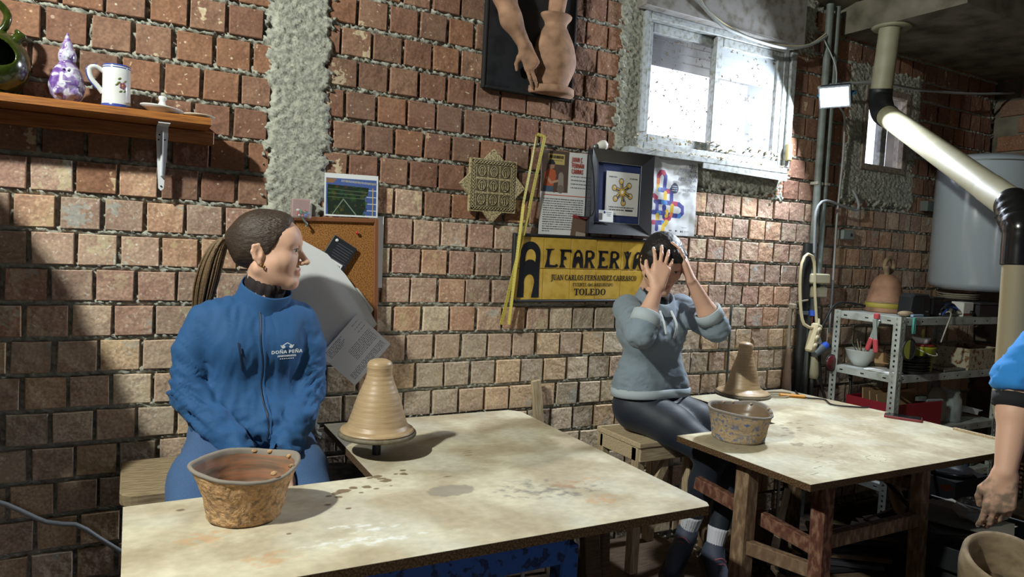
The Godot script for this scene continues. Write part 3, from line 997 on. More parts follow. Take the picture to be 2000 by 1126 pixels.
	var lean := part("leaning_board", Sh.new().box(Vector3(0, 0.44, 0), Vector3(0.045, 0.88, 0.018), Basis(), 0.002), M.wood_upright, null, Transform3D(Basis(Vector3.BACK, 0.13) * Basis(Vector3.RIGHT, -0.03), Vector3(1.735, 0.0, 0.055)))
	tag(lean, "narrow bare wooden board leaning against the bricks behind the near table", "board")
	# small things on the far table
	var ph := thing("phone", "phone in a dark red case lying on the far table", "phone", Vector3(3.2, 0.75, 0.72), Basis(Vector3.UP, -1.05))
	part("case", Sh.new().prism(round_rect(0.155, 0.078, 0.012), 0.0, 0.012, Transform3D(Basis(Vector3.RIGHT, -PI / 2), Vector3.ZERO), 0.002), mat("phone_case", "#7a2d30", 0.5), ph)
	part("screen", Sh.new().prism(round_rect(0.146, 0.069, 0.009), 0.0, 0.0008, Transform3D(Basis(Vector3.RIGHT, -PI / 2), Vector3(0, 0.012, 0))), mat("phone_glass", "#101216", 0.08), ph)
	var cu := thing("box_cutter", "yellow plastic box cutter lying by the far wall", "cutter", Vector3(3.06, 0.75, 0.215), Basis(Vector3.UP, -0.68))
	part("handle", Sh.new().box(Vector3(0, 0.008, 0), Vector3(0.13, 0.016, 0.024), Basis(), 0.005), mat("cutter_yellow", "#e59a1c", 0.4), cu)
	part("blade", Sh.new().box(Vector3(-0.085, 0.008, 0), Vector3(0.045, 0.002, 0.014)), M.steel_grey, cu)
	var sl := part("wooden_strip", Sh.new().box(Vector3(0, 0.005, 0), Vector3(0.018, 0.01, 0.2), Basis(), 0.001), M.wood_pale, null, Transform3D(Basis(Vector3.UP, 0.02), Vector3(3.235, 0.75, 1.03)))
	tag(sl, "thin wooden strip lying along the far table's edge", "strip")

# ---------------------------------------------------------------- continuous bodies: a distance field meshed as surface nets
class Field:
	var lo: Vector3
	var c: float
	var nx: int
	var ny: int
	var nz: int
	var d := PackedFloat32Array()
	func _init(a: Vector3, b: Vector3, cell: float) -> void:
		lo = a
		c = cell
		nx = int((b.x - a.x) / cell) + 2
		ny = int((b.y - a.y) / cell) + 2
		nz = int((b.z - a.z) / cell) + 2
		d.resize(nx * ny * nz)
		d.fill(1.0)
	func span(a: Vector3, b: Vector3, g: float) -> Array:
		var p := (a.min(b) - Vector3(g, g, g) - lo) / c
		var q := (a.max(b) + Vector3(g, g, g) - lo) / c
		return [clampi(int(p.x), 0, nx - 1), clampi(int(q.x) + 1, 0, nx - 1), clampi(int(p.y), 0, ny - 1), clampi(int(q.y) + 1, 0, ny - 1), clampi(int(p.z), 0, nz - 1), clampi(int(q.z) + 1, 0, nz - 1)]
	func cap(a: Vector3, b: Vector3, ra: float, rb: float, k := 0.02, cut := false) -> Field:
		var s := span(a, b, maxf(ra, rb) + k + c * 2.5)
		var ab := b - a
		var l2 := maxf(ab.length_squared(), 1e-10)
		for z in range(s[4], s[5] + 1):
			for y in range(s[2], s[3] + 1):
				var i: int = (z * ny + y) * nx + s[0]
				for x in range(s[0], s[1] + 1):
					var p := lo + Vector3(x, y, z) * c - a
					var t := clampf(p.dot(ab) / l2, 0.0, 1.0)
					var e := (p - ab * t).length() - (ra + (rb - ra) * t)
					var o := d[i]
					if cut:
						e = -e
						var h := maxf(k - absf(o - e), 0.0)
						d[i] = maxf(o, e) + h * h * 0.25 / k
					else:
						var h := maxf(k - absf(o - e), 0.0)
						d[i] = minf(o, e) - h * h * 0.25 / k
					i += 1
		return self
	func chain(pts: Array, rad: Array, k := 0.02) -> Field:
		for i in pts.size() - 1:
			cap(pts[i], pts[i + 1], rad[i], rad[i + 1], k)
		return self
	func ell(m: Vector3, r: Vector3, bs := Basis(), k := 0.02, cut := false) -> Field:
		var R := maxf(r.x, maxf(r.y, r.z))
		var s := span(m, m, R + k + c * 2.5)
		var inv := bs.transposed()
		for z in range(s[4], s[5] + 1):
			for y in range(s[2], s[3] + 1):
				var i: int = (z * ny + y) * nx + s[0]
				for x in range(s[0], s[1] + 1):
					var p := inv * (lo + Vector3(x, y, z) * c - m)
					var k0 := (p / r).length()
					var k1 := (p / (r * r)).length()
					var e := k0 * (k0 - 1.0) / maxf(k1, 1e-6)
					var o := d[i]
					if cut:
						e = -e
						var h := maxf(k - absf(o - e), 0.0)
						d[i] = maxf(o, e) + h * h * 0.25 / k
					else:
						var h := maxf(k - absf(o - e), 0.0)
						d[i] = minf(o, e) - h * h * 0.25 / k
					i += 1
		return self
	func clip(o: Vector3, n: Vector3, radius: float) -> Field:    # removes what lies beyond the plane, near o
		var s := span(o, o, radius)
		var m := n.normalized()
		for z in range(s[4], s[5] + 1):
			for y in range(s[2], s[3] + 1):
				var i: int = (z * ny + y) * nx + s[0]
				for x in range(s[0], s[1] + 1):
					d[i] = maxf(d[i], (lo + Vector3(x, y, z) * c - o).dot(m))
					i += 1
		return self
	func clip_by(f: Callable) -> Field:
		for z in nz:
			for y in ny:
				var i := (z * ny + y) * nx
				for x in nx:
					if d[i] < c * 3.0:
						d[i] = maxf(d[i], f.call(lo + Vector3(x, y, z) * c))
					i += 1
		return self
	func at(p: Vector3) -> float:
		var q := (p - lo) / c
		var x := clampi(int(q.x), 0, nx - 2)
		var y := clampi(int(q.y), 0, ny - 2)
		var z := clampi(int(q.z), 0, nz - 2)
		var t := (q - Vector3(x, y, z)).clamp(Vector3.ZERO, Vector3.ONE)
		var i := (z * ny + y) * nx + x
		var j := i + nx * ny
		var a := lerpf(lerpf(d[i], d[i + 1], t.x), lerpf(d[i + nx], d[i + nx + 1], t.x), t.y)
		var b := lerpf(lerpf(d[j], d[j + 1], t.x), lerpf(d[j + nx], d[j + nx + 1], t.x), t.y)
		return lerpf(a, b, t.z)
	func hit(p: Vector3, dir: Vector3, far := 1.0) -> Vector3:    # walks from p along dir to the surface
		var t := 0.0
		while t < far and at(p + dir * t) > 0.0005:
			t += clampf(at(p + dir * t) * 0.6, 0.001, 0.008)
		return p + dir * t
	func slope(p: Vector3) -> Vector3:
		var e := c * 1.5
		return Vector3(at(p + Vector3(e, 0, 0)) - at(p - Vector3(e, 0, 0)), at(p + Vector3(0, e, 0)) - at(p - Vector3(0, e, 0)), at(p + Vector3(0, 0, e)) - at(p - Vector3(0, 0, e))).normalized()
	func hollow(t: float) -> Field:
		for i in d.size():
			d[i] = absf(d[i] + t) - t
		return self
	func nets(V: PackedVector3Array, I: PackedInt32Array) -> void:    # appends to V and I
		var at := PackedInt32Array()
		at.resize(nx * ny * nz)
		at.fill(-1)
		var near := c * 2.2
		var ox := [0, 1, 0, 1, 0, 1, 0, 1]
		var oy := [0, 0, 1, 1, 0, 0, 1, 1]
		var oz := [0, 0, 0, 0, 1, 1, 1, 1]
		var off := PackedInt32Array()
		var pos := PackedVector3Array()
		for k in 8:
			off.append((oz[k] * ny + oy[k]) * nx + ox[k])
			pos.append(Vector3(ox[k], oy[k], oz[k]))
		var ed := [[0, 1], [2, 3], [4, 5], [6, 7], [0, 2], [1, 3], [4, 6], [5, 7], [0, 4], [1, 5], [2, 6], [3, 7]]
		var e0 := PackedInt32Array()
		var e1 := PackedInt32Array()
		for e in ed:
			e0.append(e[0])
			e1.append(e[1])
		var w := PackedFloat32Array()
		w.resize(8)
		for z in nz - 1:
			for y in ny - 1:
				var i := (z * ny + y) * nx
				for x in nx - 1:
					var v := d[i]
					if v < near and v > -near:
						var m := 0
						for k in 8:
							w[k] = d[i + off[k]]
							if w[k] < 0.0:
								m += 1
						if m > 0 and m < 8:
							var sum := Vector3.ZERO
							var n := 0
							for e in 12:
								var a := w[e0[e]]
								var b := w[e1[e]]
								if (a < 0.0) != (b < 0.0):
									sum += pos[e0[e]].lerp(pos[e1[e]], a / (a - b))
									n += 1
							at[i] = V.size()
							V.append(lo + (Vector3(x, y, z) + sum / n) * c)
					i += 1
		var sx := 1
		var sy := nx
		var sz := nx * ny
		for z in range(1, nz - 1):
			for y in range(1, ny - 1):
				var i := (z * ny + y) * nx + 1
				for x in range(1, nx - 1):
					if at[i] >= 0 or (d[i] < near and d[i] > -near):
						var s := d[i] < 0.0
						if s != (d[i + sx] < 0.0):
							face(I, at[i - sy - sz], at[i - sz], at[i], at[i - sy], s)
						if s != (d[i + sy] < 0.0):
							face(I, at[i - sx - sz], at[i - sx], at[i], at[i - sz], s)
						if s != (d[i + sz] < 0.0):
							face(I, at[i - sx - sy], at[i - sy], at[i], at[i - sx], s)
					i += 1
	func face(I: PackedInt32Array, a: int, b: int, e: int, g: int, s: bool) -> void:
		if a < 0 or b < 0 or e < 0 or g < 0:
			return
		if s:
			I.append_array([a, e, b, a, g, e])
		else:
			I.append_array([a, b, e, a, e, g])

func skin_mesh(fields: Array, warp = null, paint = null, soften := 1) -> ArrayMesh:
	var V := PackedVector3Array()
	var I := PackedInt32Array()
	for f in fields:
		if f is Array:
			var from := V.size()
			f[0].nets(V, I)
			for i in range(from, V.size()):
				V[i] = f[1] * V[i]
		else:
			f.nets(V, I)
	for pass_ in soften:
		var S := PackedVector3Array()
		var C := PackedInt32Array()
		S.resize(V.size())
		C.resize(V.size())
		for t in range(0, I.size(), 3):
			for k in 3:
				var a := I[t + k]
				var b := I[t + (k + 1) % 3]
				S[a] += V[b]
				C[a] += 1
				S[b] += V[a]
				C[b] += 1
		for i in V.size():
			if C[i] > 0:
				V[i] = V[i].lerp(S[i] / C[i], 0.5)
	var N := normals_of(V, I)
	if warp != null:
		for i in V.size():
			V[i] += N[i] * warp.call(V[i], N[i])
		N = normals_of(V, I)
	var arr := []
	arr.resize(Mesh.ARRAY_MAX)
	arr[Mesh.ARRAY_VERTEX] = V
	arr[Mesh.ARRAY_NORMAL] = N
	arr[Mesh.ARRAY_INDEX] = I
	if paint != null:
		var col := PackedColorArray()
		col.resize(V.size())
		for i in V.size():
			col[i] = paint.call(V[i])
		arr[Mesh.ARRAY_COLOR] = col
	var am := ArrayMesh.new()
	am.add_surface_from_arrays(Mesh.PRIMITIVE_TRIANGLES, arr)
	return am

func normals_of(V: PackedVector3Array, I: PackedInt32Array) -> PackedVector3Array:
	var N := PackedVector3Array()
	N.resize(V.size())
	for t in range(0, I.size(), 3):
		var a := I[t]
		var b := I[t + 1]
		var e := I[t + 2]
		var n := (V[e] - V[a]).cross(V[b] - V[a])
		N[a] += n
		N[b] += n
		N[e] += n
	for i in N.size():
		N[i] = N[i].normalized()
	return N

# a hand: y runs to the fingers, x to the thumb, z out of the back of the hand
func hand_bones(F: Field, h: Transform3D, curl: Array, spread: float, thumb: Array, sc := 1.0, mirror := 1.0) -> Array:
	var P := func(v: Vector3) -> Vector3:
		return h * (Vector3(v.x * mirror, v.y, v.z) * sc)
	var xs := [0.028, 0.009, -0.01, -0.027]
	var ky := [0.088, 0.093, 0.088, 0.078]
	var ln := [[0.042, 0.025, 0.02], [0.046, 0.029, 0.021], [0.042, 0.027, 0.021], [0.033, 0.02, 0.018]]
	var rd := [0.0088, 0.009, 0.0086, 0.0076]
	var tips := []
	for f in 4:
		F.cap(P.call(Vector3(xs[f] * 0.62, 0.0, 0.0)), P.call(Vector3(xs[f], ky[f], 0.0)), 0.0145 * sc, 0.0115 * sc, 0.012)
		var p := Vector3(xs[f], ky[f], 0.0)
		var a := 0.0
		var sp := (1.5 - f) * spread
		var cu: Array = curl[f] if curl[f] is Array else [curl[f], curl[f], curl[f] * 0.6]
		for j in 3:
			a += cu[j]
			var dirv := Vector3(sin(sp) * cos(a), cos(sp) * cos(a), -sin(a))
			var q: Vector3 = p + dirv * ln[f][j]
			F.cap(P.call(p), P.call(q), rd[f] * (1.0 - 0.08 * j) * sc, rd[f] * (0.92 - 0.1 * j) * sc, 0.004)
			p = q
			if j == 2:
				tips.append([P.call(q - dirv * 0.004), (P.call(q + dirv) - P.call(q)).normalized(), (P.call(q + Vector3(0, sin(a), cos(a))) - P.call(q)).normalized()])
	var t := Vector3(0.016, 0.018, -0.004)
	F.cap(P.call(t), P.call(thumb[0]), 0.0165 * sc, 0.0125 * sc, 0.012)
	F.cap(P.call(thumb[0]), P.call(thumb[1]), 0.0115 * sc, 0.010 * sc, 0.005)
	F.cap(P.call(thumb[1]), P.call(thumb[2]), 0.010 * sc, 0.008 * sc, 0.004)
	return tips

# a head in its own axes: x forward, y up, z to the right-hand side; origin at the middle of the head
func head_field(cell: float, near_side: float) -> Field:
	var F := Field.new(Vector3(-0.125, -0.2, -0.1), Vector3(0.13, 0.14, 0.1), cell)
	F.ell(Vector3(-0.012, 0.034, 0), Vector3(0.098, 0.085, 0.074), Basis(), 0.02)
	F.ell(Vector3(0.026, -0.03, 0), Vector3(0.061, 0.082, 0.058), Basis(), 0.03)
	F.cap(Vector3(0.055, 0.04, -0.025), Vector3(0.055, 0.04, 0.025), 0.033, 0.033, 0.03)
	for s in [-1.0, 1.0]:
		F.cap(Vector3(-0.02, -0.055, 0.05 * s), Vector3(0.056, -0.098, 0.016 * s), 0.02, 0.018, 0.03)
		F.cap(Vector3(0.045, -0.03, 0.037 * s), Vector3(0.03, -0.035, 0.045 * s), 0.026, 0.02, 0.03)
		F.cap(Vector3(0.078, 0.02, 0.014 * s), Vector3(0.064, 0.022, 0.044 * s), 0.011, 0.009, 0.02)
		F.ell(Vector3(0.089, 0.0, 0.031 * s), Vector3(0.017, 0.012, 0.017), Basis(), 0.012, true)
	F.cap(Vector3(0.068, -0.102, -0.006), Vector3(0.068, -0.102, 0.006), 0.0165, 0.0165, 0.02)
	F.cap(Vector3(0.08, 0.014, 0), Vector3(0.108, -0.032, 0), 0.0078, 0.0098, 0.01)
	F.ell(Vector3(0.109, -0.036, 0), Vector3(0.0125, 0.0092, 0.0105), Basis(), 0.005)
	for s in [-1.0, 1.0]:
		F.ell(Vector3(0.095, -0.04, 0.0115 * s), Vector3(0.0105, 0.0075, 0.0068), Basis(), 0.005)
	F.cap(Vector3(0.081, -0.062, -0.014), Vector3(0.0845, -0.0595, 0), 0.006, 0.0068, 0.01)
	F.cap(Vector3(0.081, -0.062, 0.014), Vector3(0.0845, -0.0595, 0), 0.006, 0.0068, 0.01)
	F.cap(Vector3(0.079, -0.073, -0.012), Vector3(0.082, -0.0735, 0), 0.006, 0.0075, 0.01)
	F.cap(Vector3(0.079, -0.073, 0.012), Vector3(0.082, -0.0735, 0), 0.006, 0.0075, 0.01)
	F.cap(Vector3(0.096, -0.0665, -0.02), Vector3(0.096, -0.0665, 0.02), 0.0065, 0.0065, 0.003, true)
	for s in [-1.0, 1.0]:
		# eyelids
		F.cap(Vector3(0.0835, 0.004, 0.019 * s), Vector3(0.0845, 0.0075, 0.031 * s), 0.0032, 0.0036, 0.005)
		F.cap(Vector3(0.0845, 0.0075, 0.031 * s), Vector3(0.075, 0.003, 0.044 * s), 0.0036, 0.003, 0.005)
		F.cap(Vector3(0.082, -0.007, 0.021 * s), Vector3(0.0745, -0.005, 0.043 * s), 0.003, 0.003, 0.005)
		if s == near_side or near_side == 0.0:
			# ear
			var e := Vector3(-0.02, -0.012, 0.071 * s)
			F.ell(e + Vector3(0, 0.002, 0.002 * s), Vector3(0.017, 0.028, 0.008), Basis(Vector3.UP, 0.35 * s), 0.006)
			F.ell(e + Vector3(0.003, 0.004, 0.010 * s), Vector3(0.009, 0.016, 0.006), Basis(), 0.003, true)
			var ring := [Vector3(0.012, 0.018, 0.0), Vector3(0.002, 0.03, 0.005 * s), Vector3(-0.014, 0.024, 0.009 * s), Vector3(-0.018, 0.006, 0.009 * s), Vector3(-0.012, -0.012, 0.006 * s), Vector3(0.0, -0.026, 0.003 * s)]
			for k in 5:
				F.cap(e + ring[k], e + ring[k + 1], 0.0046, 0.0046, 0.005)
			F.ell(e + Vector3(0.003, -0.027, 0.002 * s), Vector3(0.007, 0.008, 0.005), Basis(), 0.005)
	return F

func eye_parts(parent: Node3D, side: float, lash: Material) -> void:
	var at := Vector3(0.0715, 0.0005, 0.0305 * side)
	part("eyeball", Sh.new().ball(at, Vector3(0.0122, 0.0122, 0.0122), 14), mat("eye_white", "#d9d2cc", 0.3), parent)
	var f := Vector3(1, -0.05, 0.12 * side).normalized()
	part("iris", Sh.new().ball(at + f * 0.0098, Vector3(0.0034, 0.0056, 0.0056), 12), mat("iris", "#2c1d14", 0.2), parent)
	part("eyelash", Sh.new().tube(curve([Vector3(0.0865, 0.005, 0.019 * side), Vector3(0.0885, 0.007, 0.031 * side), Vector3(0.079, 0.003, 0.045 * side)], 8), 0.0012, 5), lash, parent)
	part("eyebrow", Sh.new().tube(curve([Vector3(0.089, 0.0245, 0.012 * side), Vector3(0.0865, 0.03, 0.028 * side), Vector3(0.073, 0.026, 0.047 * side)], 8), [0.0022, 0.003, 0.0032, 0.003, 0.0028, 0.0025, 0.002, 0.0016, 0.001], 6, true, 0.7), lash, parent)

# ---------------------------------------------------------------- people
func skin_material() -> StandardMaterial3D:
	return mat("skin", Color("#d3a78f"), 0.55, {"vc": true, "sss": 0.06, "nrm": nnorm("n_skin", 256, 0.08, 1.5, 3, 91), "tri": 14.0, "ns": 0.25})

func cloth(key: String, col: String, stops: Array, scale: float, rough := 0.85, ns := 0.5) -> StandardMaterial3D:
	return mat(key, Color(col), rough, {"tex": ntex("t_" + key, 256, 0.09, stops, 3, 93), "tri": scale, "nrm": nnorm("n_cloth", 256, 0.12, 3.0, 2, 94), "ns": ns, "rim": 0.3})

func hair_material(key: String, col: String) -> StandardMaterial3D:
	return mat(key, Color(col), 0.55, {"tex": ntex("t_hair", 256, 0.05, [[0.0, "#6a5f57"], [0.5, "#c8beb2"], [1.0, "#ffffff"]], 3, 95), "tri": Vector3(2.5, 26, 26), "nrm": nnorm("n_hair", 256, 0.08, 5.0, 3, 96), "ns": 0.9})

func seated_in_blue() -> void:
	var base := Vector3(0.4, 0, 0.28)
	var who := thing("person", "person in a blue zipped jacket and jeans with a ponytail, looking sideways", "person", base)
	var off := Transform3D(Basis(), -base)
	var hx := Transform3D(Basis(Vector3(0.94, 0.0, 0.34).normalized(), Vector3.UP, Vector3(-0.34, 0, 0.94).normalized()).scaled(Vector3(1.04, 1.04, 1.04)), Vector3(0.44, 1.402, 0.27))
	hx.basis = hx.basis * Basis(Vector3.BACK, 0.02)
	# jacket
	var J := Field.new(Vector3(0.1, 0.74, 0.05), Vector3(0.72, 1.36, 0.58), 0.0085)
	J.cap(Vector3(0.33, 1.13, 0.235), Vector3(0.47, 1.13, 0.235), 0.108, 0.108, 0.04)
	J.cap(Vector3(0.295, 1.17, 0.235), Vector3(0.41, 1.19, 0.235), 0.058, 0.058, 0.05)
	J.cap(Vector3(0.515, 1.17, 0.235), Vector3(0.41, 1.19, 0.235), 0.058, 0.058, 0.05)
	J.cap(Vector3(0.345, 1.075, 0.29), Vector3(0.46, 1.075, 0.29), 0.074, 0.074, 0.06)
	J.cap(Vector3(0.345, 0.95, 0.24), Vector3(0.46, 0.95, 0.24), 0.108, 0.108, 0.06)
	J.cap(Vector3(0.33, 0.86, 0.25), Vector3(0.475, 0.86, 0.25), 0.118, 0.118, 0.05)
	J.cap(Vector3(0.38, 0.85, 0.3), Vector3(0.43, 0.85, 0.36), 0.09, 0.075, 0.05)
	var sl := [Vector3(0.262, 1.165, 0.24), Vector3(0.221, 1.08, 0.25), Vector3(0.214, 0.955, 0.27), Vector3(0.28, 0.865, 0.37), Vector3(0.35, 0.79, 0.475)]
	var sr := [Vector3(0.545, 1.165, 0.24), Vector3(0.575, 1.08, 0.255), Vector3(0.568, 0.945, 0.28), Vector3(0.52, 0.865, 0.38), Vector3(0.46, 0.79, 0.475)]
	var srad := [0.064, 0.06, 0.056, 0.051, 0.046]
	for q in [sl, sr]:
		J.chain(q, srad, 0.011)
	J.clip(sl[4] + Vector3(0.003, -0.002, 0.006), sl[4] - sl[3], 0.07)
	J.clip(sr[4] + Vector3(-0.003, -0.002, 0.006), sr[4] - sr[3], 0.07)
	J.clip(Vector3(0.4, 0.785, 0.16), Vector3(0, -1, 0), 0.22)
	var na := noise(1.0, 2, 101)
	var nb := noise(1.0, 2, 102)
	var folds := func(p: Vector3, n: Vector3) -> float:
		var arm := smoothstep(0.115, 0.16, absf(p.x - 0.402)) * smoothstep(1.24, 1.1, p.y)
		var elbow := maxf(0.0, 1.0 - absf(p.y - 0.93) / 0.14)
		var a := 1.0 - absf(na.get_noise_3d(p.x * 7 + p.y * 9, p.y * 21 - absf(p.x - 0.4) * 16, p.z * 9)) * 2.4
		var b := 1.0 - absf(nb.get_noise_3d(p.x * 17, p.y * 4.5 + absf(p.x - 0.4) * 6, p.z * 8)) * 2.2
		var low := smoothstep(0.98, 0.86, p.y)
		var e := nb.get_noise_3d(p.x * 10, p.y * 24 + p.x * 6, p.z * 12)
		return arm * (0.003 + 0.012 * elbow) * a + (1.0 - arm) * (0.0045 * b + low * 0.012 * e) - 0.002
	var cloth_blue := cloth("jacket_blue", "#205488", [[0.0, "#cfcfcf"], [0.5, "#f2f2f2"], [1.0, "#ffffff"]], 30.0, 0.8, 0.25)
	var jacket := put("jacket", skin_mesh([J], folds, null, 1), cloth_blue, who, off)
	# details on the jacket
	var surf := func(x: float, y: float, lift: float) -> Vector3:
		var h := J.hit(Vector3(x, y, 0.56), Vector3(0, 0, -1))
		var n := J.slope(h)
		return h + n * (folds.call(h, n) + lift)
	var zip := []
	var placket := []
	for i in 24:
		var y := lerpf(1.235, 0.83, i / 23.0)
		var x := 0.401 + 0.02 * (i / 23.0) + 0.003 * sin(i * 0.7)
		zip.append(surf.call(x, y, 0.001) - base)
		placket.append(surf.call(x + 0.008, y, 0.001) - base)
	part("zipper", Sh.new().tube(zip, 0.0032, 6), mat("zip_dark", "#16263d", 0.5), jacket, Transform3D(Basis(), base))
	part("placket", Sh.new().tube(placket, 0.005, 6, true, 0.4), cloth_blue, jacket, Transform3D(Basis(), base))
	var pz := []
	for i in 8:
		pz.append(surf.call(0.338 + 0.002 * i, lerpf(1.115, 1.03, i / 7.0), 0.001) - base)
	part("pocket_zipper", Sh.new().tube(pz, 0.003, 6), M.zip_dark, jacket, Transform3D(Basis(), base))
	part("zipper_pull", Sh.new().tube([pz[1] + Vector3(0.002, 0, 0.004), pz[1] + Vector3(0.006, -0.02, 0.006)], 0.003, 6), M.zip_dark, jacket, Transform3D(Basis(), base))
	var zp: Vector3 = surf.call(0.405, 1.22, 0.006) - base
	part("zipper_pull", Sh.new().tube([zp, zp + Vector3(0.012, -0.035, 0.004)], [0.004, 0.0028], 6), M.zip_dark, jacket, Transform3D(Basis(), base))
	var lp: Vector3 = surf.call(0.482, 1.085, 0.003)
	var lb := aim(J.slope(lp))
	var logo_m := mat("logo_white", "#e8ecf0", 0.7)
	var ld := func(dx: float, dy: float) -> Vector3:
		return lp + lb * Vector3(dx, dy, 0)
	lettering("DOÑA PEÑA", 0.0105, logo_m, jacket, ld.call(0, 0), lb, true, false, 1.25)
	lettering("APARTAMENTOS", 0.0058, logo_m, jacket, ld.call(0, -0.013), lb)
	var lg := Sh.new()
	var flat := Transform3D(lb, lp)
	lg.prism(PackedVector2Array([Vector2(-0.018, 0.02), Vector2(0, 0.03), Vector2(0.018, 0.02), Vector2(0.018, 0.0175), Vector2(0, 0.0272), Vector2(-0.018, 0.0175)]), 0, 0.0006, flat)
	for sgn in [-1.0, 1.0]:
		lg.prism(arc(0.013 * sgn, 0.016, 0.0065, 0.005, 0, 350, 12), 0, 0.0006, flat)
		lg.prism(PackedVector2Array([Vector2(0.0165 * sgn, 0.02), Vector2(0.023 * sgn, 0.0225), Vector2(0.019 * sgn, 0.0145)]), 0, 0.0006, flat)
	for k in 7:
		lg.box(lp + lb * Vector3(-0.021 + 0.007 * k, -0.0215, 0.0003), Vector3(0.004, 0.0022, 0.0006), lb)
	part("emblem", lg, logo_m, jacket)
	# collar
	var ca := Vector3(0.418, 1.222, 0.24)
	var cb := Transform3D(Basis(Vector3.BACK, -0.2) * Basis(Vector3.RIGHT, 0.3), ca)
	var cwob := func(r: float, y: float, a: float) -> Vector2:
		return Vector2(r * (1.0 + 0.06 * cos(a)) + 0.002 * sin(a * 5), y - 0.012 * maxf(0.0, sin(a)) * (y / 0.07))
	part("collar", Sh.new().lathe([Vector2(0.098, -0.02), Vector2(0.09, 0.0), Vector2(0.084, 0.03), Vector2(0.081, 0.064), Vector2(0.079, 0.07), Vector2(0.075, 0.066), Vector2(0.077, 0.03), Vector2(0.08, -0.02)], 40, cb, cwob), cloth_blue, who, off)
	var lw := func(r: float, y: float, a: float) -> Vector2:
		return Vector2(r + 0.002 * sin(a * 14), y + (0.004 * absf(sin(a * 11)) if y > 0.05 else 0.0))
	part("lace_collar", Sh.new().lathe([Vector2(0.07, -0.01), Vector2(0.067, 0.03), Vector2(0.063, 0.07), Vector2(0.062, 0.092), Vector2(0.059, 0.09), Vector2(0.06, 0.03)], 60, cb, lw), mat("lace_dark", "#241b1c", 0.9), who, off)
	# jeans
	var L := Field.new(Vector3(0.04, 0.1, 0.04), Vector3(0.72, 0.96, 0.76), 0.012)
	L.cap(Vector3(0.335, 0.806, 0.21), Vector3(0.47, 0.806, 0.21), 0.108, 0.108, 0.04)
	L.chain([Vector3(0.325, 0.79, 0.24), Vector3(0.245, 0.71, 0.42), Vector3(0.18, 0.6, 0.585), Vector3(0.2, 0.42, 0.58), Vector3(0.22, 0.2, 0.54)], [0.1, 0.094, 0.07, 0.06, 0.048], 0.04)
	L.chain([Vector3(0.48, 0.79, 0.24), Vector3(0.515, 0.71, 0.42), Vector3(0.55, 0.6, 0.585), Vector3(0.54, 0.42, 0.58), Vector3(0.53, 0.2, 0.54)], [0.1, 0.09, 0.07, 0.06, 0.048], 0.04)
	var jf := func(p: Vector3, n: Vector3) -> float:
		return 0.006 * (1.0 - 2.0 * absf(na.get_noise_3d(p.x * 12, p.y * 12 + p.z * 16, p.z * 5))) * smoothstep(0.5, 0.25, p.z) + 0.003 * nb.get_noise_3d(p.x * 14, p.y * 14, p.z * 14)
	put("jeans", skin_mesh([L], jf), cloth("denim", "#4d6c96", [[0.0, "#8e9cb0"], [0.5, "#d5dbe4"], [1.0, "#ffffff"]], 16.0, 0.9, 0.6), who, off)
	for f in [[Vector3(0.22, 0.16, 0.53), Vector3(0.19, 0.12, 0.68)], [Vector3(0.53, 0.16, 0.53), Vector3(0.55, 0.12, 0.68)]]:
		var S := Field.new(f[0] - Vector3(0.09, 0.09, 0.08), f[1] + Vector3(0.09, 0.12, 0.08), 0.012)
		S.cap(f[0], f[0] + Vector3(0, 0.05, 0), 0.045, 0.045).cap(f[0] + Vector3(0, -0.02, 0), f[1], 0.042, 0.034, 0.03)
		put("shoe", skin_mesh([S]), mat("shoe_dark", "#2a2c33", 0.7), who, off)
	# skin: head, neck, trunk and limbs under the clothes, in one mesh
	var H := head_field(0.0032, 1.0)
	H.cap(Vector3(-0.025, -0.2, 0.005), Vector3(-0.018, -0.07, 0), 0.05, 0.047, 0.03)
	var B := Field.new(Vector3(0.1, 0.1, 0.04), Vector3(0.72, 1.3, 0.76), 0.016)
	B.cap(Vector3(0.415, 1.18, 0.24), Vector3(0.418, 1.25, 0.245), 0.055, 0.048)
	B.cap(Vector3(0.34, 1.12, 0.235), Vector3(0.47, 1.12, 0.235), 0.08, 0.08, 0.04).cap(Vector3(0.36, 0.95, 0.235), Vector3(0.45, 0.95, 0.235), 0.08, 0.08, 0.06).cap(Vector3(0.345, 0.82, 0.22), Vector3(0.46, 0.82, 0.22), 0.085, 0.085, 0.06)
	B.chain(sl, [0.04, 0.04, 0.034, 0.03, 0.024], 0.03).chain(sr, [0.04, 0.04, 0.034, 0.03, 0.024], 0.03)
	B.chain([Vector3(0.325, 0.79, 0.24), Vector3(0.18, 0.6, 0.585), Vector3(0.22, 0.15, 0.54)], [0.07, 0.05, 0.03], 0.03).chain([Vector3(0.48, 0.79, 0.24), Vector3(0.55, 0.6, 0.585), Vector3(0.53, 0.15, 0.54)], [0.07, 0.05, 0.03], 0.03)
	var HA := Field.new(Vector3(0.28, 0.62, 0.42), Vector3(0.52, 0.88, 0.68), 0.0045)
	HA.cap(sl[4], Vector3(0.365, 0.772, 0.5), 0.024, 0.022).cap(sr[4], Vector3(0.45, 0.77, 0.5), 0.024, 0.022)
	hand_bones(HA, Transform3D(aim(Vector3(-0.3, 0.7, 0.6), Vector3(0.2, -0.9, 1)), Vector3(0.368, 0.768, 0.5)), [0.3, 0.3, 0.35, 0.4], 0.03, [Vector3(0.036, 0.045, -0.01), Vector3(0.044, 0.07, -0.016), Vector3(0.045, 0.09, -0.02)], 0.95)
